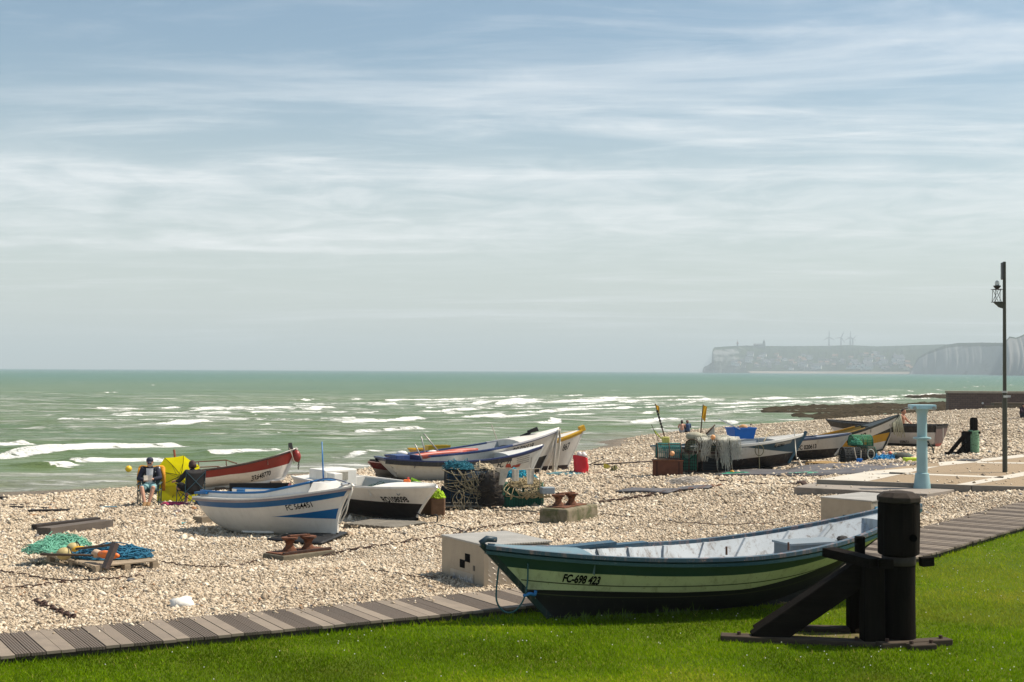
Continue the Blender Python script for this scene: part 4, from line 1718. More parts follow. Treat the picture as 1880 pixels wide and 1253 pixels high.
def white_blue_boat():
    b = Boat(4.12, 1.75, .84, .82, 1.07, tm=.34, bt=.72, kx0=.10, kx1=.895, kr0=.16, kr1=.12, full=.36, bowp=2.2, stemp=2.2)
    root = thing('fishing_boat', 'white boat with blue stripe and blue bow wedge lettered FC 564451', 'boat', group=BOATG)
    wh, bl = paint('hull_white_a', WHITE, .28, (.42, .36, .28), .14), paint('hull_blue_a', (.008, .115, .31), .3, (.05, .12, .2), .1)
    w1 = lambda t: max(0.0, (t - .60) / .40)
    # white, blue wedge at the bow, white, blue band, white
    b.hull([(by_height(b, lambda t: .46 - .06 * w1(t)), 8, 0), (by_height(b, lambda t: .46 - .06 * w1(t) + .23 * w1(t) ** 1.1), 4, 1), (below(b, .185), 5, 0), (below(b, .06), 3, 1), (const(1), 2, 0)], [wh, bl], root)
    b.rail('rubbing_strake', paint('strake_mauve', (.30, .24, .23), .5), root, .04, .045, dz=-.045, out=.03)
    b.rail('gunwale', wh, root, .16, .035, out=.02, dz=.0)
    b.inner(wh, root, .16, .18)
    # raised coaming with a blue cap
    g, cap = MB(), MB()
    for side in (1, -1):
        lo, hi = [], []
        for t in np.linspace(.02, .80, 26):
            p = b.pt(t, 1, side)
            y = side * max(.05, abs(p.y) - .15)
            hgt = .13 + .10 * max(0, (t - .55) / .25)
            lo.append((p.x, y, p.z))
            hi.append((p.x, y - side * .03, p.z + hgt))
        g.sheet([lo, hi, [(q[0], q[1] - side * .03, q[2]) for q in hi], [(q[0], q[1] - side * .06, q[2] - .2) for q in lo]])
        cap.tube(hi, .028, 6)
    g.build('coaming', wh, root, smooth=40)
    q = b.pt(.80, 1, 1)
    top = q.z + .23
    cap.tube([(q.x, q.y - .18, top), (q.x + .06, 0, top + .05), (q.x, -(q.y - .18), top)], .028, 6)
    cap.build('coaming_cap', bl, root, smooth=True)
    # foredeck: slopes from the coaming to the stem
    fd = MB()
    rows = []
    for t in np.linspace(.60, .995, 12):
        p = b.pt(t, 1, 1)
        hgt = .23 * max(0, 1 - max(0, (t - .80)) / .19) if t >= .8 else .13 + .10 * max(0, (t - .55) / .25)
        rows.append([(p.x, u * max(0, abs(p.y) - .13 * (abs(u) < .99) - .01), p.z + .012 + (hgt if abs(u) < .99 else 0) * (1 if t > .79 else (abs(u) < .9) * .0 + .0)) for u in (-1, -.93, -.5, 0, .5, .93, 1)])
    fd.sheet([r for r in rows if True][6:])
    fd.build('foredeck', wh, root, smooth=40)
    b.stem(wh, root, .07, .05, .05)
    MB().cyl((3.92, .10, 1.12), (3.92, -.10, 1.12), .03, n=8).build('cleat', mat('cleat_steel', (.35, .36, .38), .4, metal=.8), root)
    b.keelbar(wh, root, .07, .10)
    b.thwart(wh, root, .30, .30, .10)
    b.thwart(bl, root, .55, .25, .12)
    MB().bar((.05, .55, 0.93), (.42, .55, .93), .16, .05).build('stern_cap', bl, root)
    MB().bar((.05, -.55, 0.93), (.42, -.55, .93), .16, .05).build('stern_cap', bl, root)
    # bilge keel
    mb = MB()
    for side in (1, -1):
        pts = [b.pt(t, .13, side, .02) for t in np.linspace(.28, .55, 10)]
        mb.tube(pts, [.012] + [.03] * 8 + [.012], 6)
    mb.build('bilge_keel', wh, root, smooth=True)
    b.text('FC 564451', black_letters, root, -1, 2.82, .300, .160, .78, .002)
    F, S = G(596, 990), G(430, 975)
    bow, st = PD(619, 989, 28.1), PD(428, 981, 29.9)
    b.place(root, st, bow, roll=-.02)
    Mx = root.matrix_world
    # mast-like blue stick standing at the foredeck
    a, c = Mx @ Vector((3.32, .0, 1.1)), Mx @ Vector((3.24, .05, 2.0))
    o = MB().cyl(a, c, .018, .012, 8).build('pole', paint('pole_blue', (.02, .16, .45), .4), None, True, loc=a)
    tag(o, 'thin blue pole standing upright in the white and blue boat', 'pole')
    # mooring rope at the bow
    pts = [Mx @ Vector(p) for p in ((4.12, 0, 1.14), (4.17, -.06, .98), (4.12, -.10, .80), (4.06, -.12, .56), (3.92, -.12, .36), (3.84, -.10, .32), (3.92, -.13, .48), (4.04, -.13, .66), (4.10, -.08, .84), (4.12, -.02, 1.0))]
    o = MB().tube(smooth_pts(pts, 5), .014, 6).build('mooring_rope', mat('rope_white', (.62, .58, .50), .85, .2, 40), None, True, loc=pts[0])
    tag(o, 'white mooring rope looped down the bow of FC 564451', 'rope')
    pts = [Mx @ Vector(p) for p in ((4.05, .02, 1.13), (3.9, .1, 1.14), (3.7, .05, 1.20), (3.5, -.05, 1.24), (3.35, -.2, 1.20), (3.3, -.3, 1.06))]
    o = MB().tube(smooth_pts(pts, 5), .011, 5).build('deck_line', mat('rope_navy', (.03, .04, .10), .8, .2, 40), None, True, loc=pts[0])
    tag(o, 'dark line lying across the white and blue boat foredeck', 'rope')
    for k, (dx, dy) in enumerate(((.0, 0), (.25, .05))):
        a, c = Mx @ Vector((.75 + dx, .1, .84)), Mx @ Vector((1.75 + dx, -.55 + dy, .93))
        o = MB().cyl(a, c, .022, .026, 8).build('oar', wood('oar_wood', (.42, .33, .22)), None, True, loc=a)
        tag(o, ('pale oar shaft resting across the white and blue boat, nearer its stern', 'pale oar shaft across the white and blue boat, nearer its bow')[k], 'oar', 'oars in the white and blue boat')


def red_boat():
    b = Boat(4.4, 1.7, .52, .50, .96, tm=.30, bt=.70, kx0=.05, kx1=.88, kr0=.06, kr1=.06, full=.34, bowp=2.3, stemp=1.0)
    root = thing('fishing_boat', 'white boat with broad red upper band and stern rail lettered BR648770', 'boat', group=BOATG)
    wh, rd = paint('hull_white_b', (.70, .66, .60), .4, (.40, .33, .25), .16), paint('hull_red', (.24, .022, .014), .35, (.12, .03, .02), .15)
    rust = paint('hull_rust', (.30, .075, .022), .5)
    b.hull([(below(b, lambda t: .24 + .20 * max(0, (t - .45) / .55)), 9, 0), (below(b, .035), 3, 1), (const(1), 1, 2)], [wh, rd, paint('hull_blackish', (.02, .016, .015), .5)], root)
    b.rail('gunwale', paint('rail_dark', (.05, .025, .02), .5), root, .07, .04, out=.015, dz=.012)
    b.inner(paint('inside_grey', (.36, .35, .33), .6), root, .05, .2)
    b.deck(wh, root, .74, crown=.06)
    b.stem(wh, root, .08, .08, .06)
    b.keelbar(wh, root, .07, .08)
    # rusty rail round the stern
    rp = mat('rail_rust', (.13, .055, .03), .85, .3, 20)
    mb = MB()
    top = []
    for t, dz in ((.30, .12), (.36, .27), (.22, .30), (.10, .28), (.02, .26)):
        p = b.pt(t, 1, -1)
        top.append((p.x, p.y + .06, p.z + dz))
    top[0], top[1] = (b.pt(.50, 1, -1).x, b.pt(.50, 1, -1).y + .06, b.pt(.50, 1, -1).z + .06), (b.pt(.42, 1, -1).x, b.pt(.42, 1, -1).y + .06, b.pt(.42, 1, -1).z + .24)
    top2 = [(p[0], -p[1], p[2]) for p in top]
    mb.tube(top + top2[::-1], .020, 6)
    for q in top[1:] + top2[1:]:
        mb.cyl((q[0], q[1], q[2] - .32), q, .016, n=6)
    mb.build('stern_rail', rp, root)
    q = b.pt(.06, 1, -1)
    MB().cyl((q.x, q.y + .1, q.z - .3), (q.x, q.y + .1, q.z + .78), .045, .035, 8).build('post', rust, root)
    # bow post with chain and rope
    e = b.pt(.985, 1, 1)
    MB().box((e.x - .12, 0, e.z + .12), (.14, .12, .28), taper=.8).build('bitt', mat('bitt_black', (.015, .014, .014), .6), root)
    ch = MB()
    for k in range(9):
        p = Vector((e.x + .05 + .05 * math.sin(k * .4), -.04, e.z - .02 - k * .075))
        ch.tube([p + Vector((.02 * math.cos(a) * (k % 2), .02 * math.cos(a) * ((k + 1) % 2), .05 * math.sin(a))) for a in np.linspace(0, 5.6, 8)], .012, 5, closed=True)
    o = ch.build('chain', mat('chain_dark', (.035, .022, .018), .8, metal=.3), root)
    MB().tube(smooth_pts([(4.10, -.30, 1.0), (4.18, -.26, .7), (4.25, -.14, .5), (4.22, -.08, .6), (4.20, -.2, .95)], 5), .012, 5).build('bow_line', mat('rope_pale', (.45, .40, .32), .85, .2, 40), root)
    # a red balloon fender at the stem
    MB().ball((e.x + .04, -.08, e.z - .22), .17, 14, 0, (.8, .9, 1.25)).build('fender', rd, root, True)
    MB().box((.35, 0, .56), (.4, .7, .16)).build('stern_box', wh, root, bevel=.02)
    b.text('BR648770', black_letters, root, -1, 2.70, .60, .23, .72, .005)
    st, bow = PD(352, 899, 44.6), PD(522, 880, 45.8)
    b.place(root, st, bow, roll=-.20)
    # props and the dark open crate below
    for u, w in ((.3, 'stern'), (.9, 'bow')):
        p = st + (bow - st) * u
        z = zb(p.x, p.y)
        o = MB().box((0, 0, 0), (.35, 1.2, max(.10, p.z - z))).build('chock', wood('chock', (.10, .075, .055)))
        o.location = (p.x, p.y, (z + p.z) / 2 - .03)
        o.rotation_euler = (0, 0, .25)
        tag(o, 'dark timber chock under the %s of the red and white boat' % w, 'chock')
    c = Vector((-6.25, 33.6, 0))
    c.z = zb(c.x, c.y)
    cr = thing('open_crate', 'black open crate with a red brown edge behind the blue striped boat', 'crate', c, .12)
    dk = mat('crate_black', (.014, .012, .012), .7)
    mb = MB()
    w, d, h = 1.5, .9, .78
    mb.box((0, d / 2, h / 2), (w, .04, h)).box((0, -d / 2, .16), (w, .04, .32)).box((-w / 2, 0, h * .4), (.04, d, h * .8)).box((0, 0, .05), (w, d, .04))
    mb.build('body', dk, cr)
    MB().box((w / 2, 0, h / 2), (.05, d, h)).build('side_panel', mat('crate_red', (.12, .03, .02), .7), cr)


def black_white_boat():
    b = Boat(5.2, 1.95, .72, .72, .86, tm=.35, bt=.74, kx0=.06, kx1=.86, kr0=.05, kr1=.10, full=.32, bowp=2.6, stemp=1.2)
    root = thing('fishing_boat', 'white over black boat on a pallet lettered RO108098', 'boat', group=BOATG)
    wh = paint('hull_white_c', (.74, .71, .65), .35, (.42, .37, .3), .14)
    bk = paint('hull_black_c', (.018, .013, .011), .6, (.05, .04, .03), .3)
    b.hull([(by_height(b, lambda t: .40 + .03 * t), 7, 0), (const(1), 7, 1)], [bk, wh], root)
    gr = paint('inside_grey_c', (.33, .36, .36), .5)
    b.inner(gr, root, .06, .18)
    b.rail('gunwale', wh, root, .07, .045, out=.02, dz=.01)
    b.deck(wh, root, .70, crown=.08)
    b.stem(wh, root, .06, .04, .02)
    b.keelbar(bk, root, .08, .10)
    # engine well and stern deck
    q = b.pt(.12, 1, 1)
    b.deck(wh, root, .0, .20, .03, .01, 'stern_deck')
    w = MB().box((1.05, -.15, .78), (.75, .95, .42)).build('engine_box', wh, root, bevel=.03)
    MB().box((1.43, -.20, .83), (.02, .50, .20)).build('plate', mat('plate_grey', (.34, .31, .25), .7, .2, 20), w)
    MB().box((1.75, -.55, .80), (.35, .25, .30)).build('tank', wh, root, bevel=.02)
    b.thwart(gr, root, .55, .28, .14)
    b.text('RO108098', black_letters, root, -1, 3.82, .36, .20, .72, .005)
    MB().tube([b.pt(.86, .83, -1, .02) + Vector((.06 * math.cos(a), 0, .04 * math.sin(a))) for a in np.linspace(3.14, 6.28, 8)], .012, 5).build('fairlead', mat('cleat_steel', (.35, .36, .38), .4, metal=.8), root)
    bow, st = PD(766, 958, 31.7), PD(575, 924, 35.2)
    b.place(root, st, bow)
    Mx = root.matrix_world
    pile(Mx @ Vector((2.45, .25, .42)), (.55, .45), .30, 60, .010, 5, ('net_green_dark', (.03, .075, .06)), 'net', 'dark green fishing net heaped inside boat RO108098', 'net')
    pile(Mx @ Vector((3.25, .25, .45)), (.35, .40), .26, 26, .012, 6, ('net_brown', (.20, .15, .08)), 'net', 'brown netting heaped inside boat RO108098 before its foredeck', 'net')
    p = Mx @ Vector((3.62, .30, .66))
    o = thing('jerrycan', 'orange plastic can standing inside the white and black boat', 'can', p)
    MB().box((0, 0, .12), (.17, .14, .24)).build('body', paint('plastic_orange', (.75, .15, .02), .35), o, bevel=.03)
    MB().cyl((.03, 0, .24), (.03, 0, .29), .028, n=8).build('cap', paint('plastic_red', (.5, .03, .03), .35), o)
    p = Mx @ Vector((3.40, .10, .64))
    o = MB().ball(p, .09, 12, 0, (1.5, 1, .9)).build('float', paint('plastic_red', (.5, .03, .03), .35), None, True, loc=p)
    tag(o, 'small red float among netting in boat RO108098', 'float')
    # loop of black hose hanging from the stem to the stones
    p0 = Mx @ Vector((4.52, -.08, .22))
    g1 = zb(p0.x + .5, p0.y - .2)
    pts = [p0, p0 + Vector((.25, -.05, -.10)), Vector((p0.x + .48, p0.y - .15, g1 + .20)), Vector((p0.x + .50, p0.y - .2, g1 + .04)), Vector((p0.x + .30, p0.y - .35, g1 + .03)), Vector((p0.x + .05, p0.y - .4, g1 + .03))]
    o = MB().tube(smooth_pts(pts, 6), .017, 6).build('hose', mat('rubber_black', (.012, .012, .013), .6), None, True, loc=p0)
    tag(o, 'black hose curling down from the stem of boat RO108098', 'hose')


def pile(c, ext, h, n, r, seed, mcol, name, label, cat, rot=0.0, group=None, base=True, seg=14, step=.5):
    """heap of tangled line or netting"""
    rng = random.Random(seed)
    mb = MB()
    c = Vector(c)
    for _ in range(n):
        pts = wander(rng, (0, 0, 0), ext, seg, r, h, step)
        mb.tube(smooth_pts(pts, 2), r, 4)
    if base:
        g = []
        for i in range(7):
            a = i / 6
            g.append([(ext[0] * math.cos(t) * math.sin(a * 1.57) * .95, ext[1] * math.sin(t) * math.sin(a * 1.57) * .95, h * .30 * math.cos(a * 1.57)) for t in np.linspace(0, 6.2832, 17)])
        mb.sheet(g, flip=True)
    mb.moved(Matrix.Translation(c) @ Matrix.Rotation(rot, 4, 'Z'))
    o = mb.build(name, mat(mcol[0], mcol[1], .85, .45, 7, .5), None, True, loc=c)
    return tag(o, label, cat, group)


def stick(a, b, r, m, name, label, cat, group=None):
    a, b = Vector(a), Vector(b)
    o = MB().cyl(a, b, r, r * .85, 8).build(name, m, None, True, loc=a)
    return tag(o, label, cat, group)


def navy_boat():
    b = Boat(6.3, 2.0, .90, .80, 1.28, tm=.36, bt=.52, kx0=.10, kx1=.90, kr0=.22, kr1=.06, full=.42, bowp=2.3)
    root = thing('fishing_boat', 'white boat with navy rail and rounded stern lettered FC 71', 'boat', group=BOATG)
    wh = paint('hull_white_d', (.62, .62, .58), .4, (.40, .36, .28), .2)
    nv = paint('hull_navy', (.018, .030, .105), .35, (.06, .07, .14), .15)
    dk = paint('rail_black', (.014, .014, .018), .4)
    b.hull([(by_height(b, .10), 3, 1), (below(b, .10), 9, 0), (const(1), 2, 2)], [wh, paint('hull_black_d', (.02, .018, .016), .6), nv], root)
    b.rail('rubbing_strake', dk, root, .05, .15, dz=-.085, out=.035, t1=.74)
    b.rail('gunwale', nv, root, .11, .05, out=.02, dz=.012)
    b.cross('stern_rail', nv, root, .004, .16, .06, .02)
    b.inner(paint('inside_slate', (.17, .20, .22), .5), root, .07, .2)
    b.deck(wh, root, .73, crown=.07)
    b.deck(nv, root, 0, .16, .02, -.02, 'stern_deck')
    b.stem(wh, root, .07, .06, .06)
    b.keelbar(_mats['hull_black_d'], root)
    MB().box((1.25, .0, .80), (.12, 1.3, .42)).build('bulkhead', nv, root)
    MB().box((.75, .1, .92), (.5, .7, .18)).build('well_box', paint('box_blue', (.035, .075, .21), .45), root, bevel=.02)
    b.thwart(wh, root, .48, .25, .12)
    b.text('FC 71', black_letters, root, -1, 4.12, .38, .34, .75, .006)
    # small painted lines and a red patch beyond the number
    mb = MB()
    for k in range(4):
        for j in range(5):
            x = 5.02 + j * .13 + k * .05
            p = [b.pt(x / b.L, .84 - .075 * k + dv, -1, .008) for dv in (0, 0, .018, .018)]
            mb.add([p[0], p[1] + Vector((.10, .012, .012)), p[2] + Vector((.10, .012, .012)), p[3]], [(0, 1, 2, 3)])
    mb.build('painted_lines', mat('faint_ink', (.20, .19, .18), .7), root)
    MB().add([b.pt(x / b.L, v, -1, .009) for x, v in ((5.0, .50), (5.42, .50), (5.42, .60), (5.0, .60))], [(0, 1, 2, 3)]).build('painted_patch', mat('patch_red', (.32, .05, .03), .6), root)
    bow, st = PD(968, 884, 49.4), PD(722, 889, 47.2)
    b.place(root, st, bow)
    Mx = root.matrix_world
    steel = mat('tube_steel', (.36, .35, .32), .4, .1, 10, metal=.3)
    stick(Mx @ Vector((1.35, -.70, .75)), Mx @ Vector((.98, -.75, 1.42)), .028, steel, 'tiller', 'grey bar leaning from the stern of boat FC 71, the nearer', 'bar', 'bars standing in boat FC 71')
    stick(Mx @ Vector((1.95, .55, .75)), Mx @ Vector((1.70, .50, 1.62)), .026, steel, 'tiller', 'grey bar standing taller in boat FC 71, farther from the stern', 'bar', 'bars standing in boat FC 71')
    for k, (x, y) in enumerate(((1.0, .55), (2.25, .75))):
        p = Mx @ Vector((x, y, 1.02))
        o = MB().ball(p, .13, 12, 0, (1.6, 1.0, .8)).build('fender', mat('fender_white', (.74, .72, .68), .5), None, True, loc=p)
        tag(o, ('white fender lying on the navy stern of boat FC 71', 'white fender by the taller bar in boat FC 71')[k], 'fender')
    # mooring line running from the stem down over the black bow of the next boat
    pts = [Mx @ Vector(p) for p in ((5.75, -.16, 1.22), (5.74, -.20, .9), (5.70, -.20, .5))]
    o = MB().tube(pts, .010, 5).build('bow_line', mat('rope_grey', (.22, .20, .17), .85, .2, 40), None, loc=pts[0])
    tag(o, 'thin grey line hanging down the bow of boat FC 71', 'rope')


def tall_white_boat():
    b = Boat(7.2, 2.1, 1.0, 1.0, 1.70, tm=.04, bt=.55, kx0=.08, kx1=.86, kr0=.1, kr1=.06, full=.42, bowp=2.2)
    root = thing('fishing_boat', 'white boat with high navy edged bow and black forefoot lettered FC 506519', 'boat', group=BOATG)
    wh = paint('hull_white_e', (.66, .63, .57), .4, (.42, .36, .28), .18)
    nv = paint('hull_blue_e', (.02, .045, .15), .4)
    bk = paint('hull_black_e', (.016, .013, .012), .55)
    b.hull([(by_height(b, lambda t: .34 + .42 * max(0, (t - .35) / .65) ** 1.4), 7, 0), (below(b, .06), 8, 1), (const(1), 1, 2)], [bk, wh, nv], root)
    b.rail('gunwale', nv, root, .10, .05, out=.02, dz=.0, t1=.62)
    b.rail('bow_gunwale', paint('rail_grey_e', (.42, .42, .44), .45), root, .09, .05, out=.02, dz=.012, t0=.62)
    b.inner(paint('inside_grey_e', (.27, .29, .30), .5), root, .06, .2)
    b.deck(wh, root, .68, crown=.10)
    b.stem(wh, root, .07, .06, .05)
    b.keelbar(bk, root)
    b.thwart(wh, root, .42, .25, .1)
    b.text('FC 506519', black_letters, root, -1, 4.55, .37, .34, .70, .006)
    bow, st = PD(988, 873, 51.6), PD(775, 886, 49.0)
    b.place(root, st, bow)
    Mx = root.matrix_world
    # a coil of white rope over the stem head
    pts = []
    rng = random.Random(4)
    for k in range(7):
        w = .10 + .04 * rng.random()
        y = -.10 - .02 * k
        dz = rng.uniform(-.35, 0)
        pts += [(7.02, y, 1.72), (6.94 - w, y - .06, 1.2 + dz * .3), (6.72, y - .08, .50 + dz), (6.86, y - .05, .55 + dz), (7.02 + w * .4, y - .03, 1.25)]
    pts = [Mx @ Vector(p) for p in pts]
    o = MB().tube(smooth_pts(pts, 4), .016, 5).build('rope_coil', mat('rope_white', (.62, .58, .50), .85, .2, 40), None, True, loc=pts[0])
    tag(o, 'hank of white rope hanging over the stem of boat FC 506519', 'rope')
    pts = [Mx @ Vector(p) for p in ((6.85, -.20, 1.35), (6.65, -.3, .8), (6.35, -.5, .40), (5.9, -.9, .02), (5.4, -1.2, -.06))]
    o = MB().tube(smooth_pts(pts, 5), .018, 5).build('mooring_rope', mat('rope_grey', (.22, .20, .17), .85, .2, 40), None, True, loc=pts[0])
    tag(o, 'grey mooring rope slanting from FC 506519 to the shingle', 'rope')
    # anchor lying on the foredeck
    an = thing('anchor', 'small black folding anchor on the foredeck of FC 506519', 'anchor', Mx @ Vector((5.75, .1, 1.52)))
    am = mat('anchor_black', (.015, .015, .016), .5, metal=.4)
    MB().cyl((-.35, 0, -.1), (.40, 0, .24), .028, n=8).build('shank', am, an)
    mb = MB()
    for s_ in (-1, 1):
        mb.add([(.05, .04 * s_, .10), (.46, .05 * s_, .20), (.40, .10 * s_, .34), (.02, .12 * s_, .18), (.05, .07 * s_, .08), (.46, .08 * s_, .18), (.40, .13 * s_, .32), (.02, .15 * s_, .16)], [(0, 1, 2, 3), (4, 7, 6, 5), (0, 4, 5, 1), (1, 5, 6, 2), (2, 6, 7, 3), (3, 7, 4, 0)])
        mb.box((-.05, .08 * s_, .03), (.42, .04, .10), Matrix.Rotation(-.4, 3, 'Y'))
    mb.build('flukes', am, an)
    steel = mat('tube_steel', (.36, .35, .32), .4, .1, 10, metal=.3)
    stick(Mx @ Vector((2.15, .1, .85)), Mx @ Vector((1.35, .1, 1.75)), .030, steel, 'tiller', 'pale grey bar slanting up behind boat FC 71 in FC 506519', 'bar')
    # two red canoe like floats lying in the boat
    for k, (x0, x1, y) in enumerate(((.15, 2.6, -.82), (1.7, 3.5, -.10))):
        pts = [Mx @ Vector((x0 + (x1 - x0) * u, y + .1 * math.sin(u * 3), .98 + .10 * u)) for u in np.linspace(0, 1, 12)]
        rr = [.04 + .085 * math.sin(math.pi * min(1, max(0, u * .8 + .1))) for u in np.linspace(0, 1, 12)]
        o = MB().tube(pts, rr, 10).build('fender', paint('fender_red', (.42, .075, .045), .4), None, True, loc=pts[0])
        tag(o, ('long red fender along the near rail of boat FC 506519', 'shorter red fender lying higher inside boat FC 506519')[k], 'fender', 'long red fenders')


def yellow_rail_boat():
    b = Boat(7.6, 2.1, 1.0, .92, 1.56, tm=.30, bt=.5, kx0=.08, kx1=.90, kr0=.1, kr1=.06, full=.42, bowp=2.2)
    root = thing('fishing_boat', 'white boat with yellow gunwale and yellow bow tip lettered 867', 'boat', group=BOATG)
    wh = paint('hull_white_f', (.64, .61, .56), .4, (.42, .36, .28), .18)
    yl = paint('hull_yellow', (.52, .30, .012), .4, (.25, .17, .04), .15)
    bk = paint('hull_black_f', (.03, .014, .012), .55)
    b.hull([(by_height(b, lambda t: .16), 4, 0), (below(b, lambda t: .15), 9, 1), (const(1), 2, 2)], [bk, wh, yl], root)
    b.rail('gunwale', yl, root, .12, .06, out=.02, dz=.012)
    b.inner(paint('inside_ochre', (.40, .27, .06), .5), root, .06, .2)
    b.deck(wh, root, .7, crown=.05)
    b.stem(wh, root, .07, .06, .0)
    e = b.pt(1, 1, 1)
    MB().box((e.x - .08, 0, e.z + .05), (.26, .16, .24), Matrix.Rotation(-.35, 3, 'Y')).build('bow_cap', yl, root, bevel=.02)
    b.keelbar(bk, root)
    b.thwart(yl, root, .35, .3, .05)
    b.thwart(yl, root, .50, .3, .05)
    b.text('867', black_letters, root, -1, 6.42, .62, .42, .62, .004)
    bow, st = PD(1042, 861, 55.0), PD(800, 872, 52.2)
    b.place(root, st, bow)
    Mx = root.matrix_world
    o = thing('rowlock_bar', 'pale bent bar standing on the yellow railed boat', 'bar', Mx @ Vector((3.3, -.6, .95)))
    MB().tube([(0, 0, 0), (.0, 0, .35), (-.22, 0, .95)], .022, 6).build('bar', mat('tube_pale', (.52, .50, .44), .4), o)
    MB().tube([(.0, 0, .22), (.18, 0, .34)], .03, 6).build('socket', mat('anchor_black', (.015, .015, .016), .5, metal=.4), o)
    stick(Mx @ Vector((3.95, -.5, .9)), Mx @ Vector((3.85, -.5, 1.4)), .025, mat('anchor_black', (.015, .015, .016), .5, metal=.4), 'pin', 'short dark pin standing on the yellow railed boat', 'pin')
    stick(Mx @ Vector((4.1, -.7, 1.15)), Mx @ Vector((6.3, -.6, 1.32)), .02, wood('oar_dark', (.14, .10, .07)), 'oar', 'thin dark oar laid along the yellow railed boat', 'oar')
    p = Mx @ Vector((.6, -.9, .95))
    o = thing('crate', 'yellow plastic fish crate at the stern of the yellow railed boat', 'crate', p, .35)
    mb = MB().box((0, 0, .02), (.85, .5, .04))
    for a, c in (((.0, .25, .13), (.85, .03, .22)), ((0, -.25, .13), (.85, .03, .22)), ((.42, 0, .13), (.03, .5, .22)), ((-.42, 0, .13), (.03, .5, .22))):
        mb.box(a, c)
    mb.build('body', paint('crate_yellow', (.62, .42, .01), .4), o)
    MB().bar((-.43, -.26, .24), (.43, -.26, .24), .05, .03).build('rim', _mats['crate_yellow'], o)


def red_stern_dinghy():
    b = Boat(3.4, 1.5, .45, .42, .56, tm=.4, bt=.7, kx0=.06, kx1=.85, kr0=.08, full=.36)
    root = thing('fishing_boat', 'small white boat with dark red upper band half hidden behind boat FC 71', 'boat', group=BOATG)
    wh = paint('hull_white_g', (.66, .58, .50), .4)
    rd = paint('hull_red_g', (.22, .03, .025), .4)
    b.hull([(below(b, .25), 6, 0), (const(1), 2, 1)], [wh, rd], root)
    b.rail('gunwale', paint('rail_pink', (.45, .28, .25), .5), root, .06, .04)
    b.inner(paint('inside_red', (.20, .10, .08), .6), root, .05, .15)
    MB().box((3.05, 0, .58), (.22, .25, .10)).build('bow_bitt', mat('bitt_black', (.015, .014, .014), .6), root)
    b.keelbar(wh, root)
    st = PD(760, 878, 51.5)
    bow = PD(690, 889, 49.0)
    bow.z, st.z = zb(bow.x, bow.y) + .10, zb(st.x, st.y) + .10
    b.place(root, st, bow)


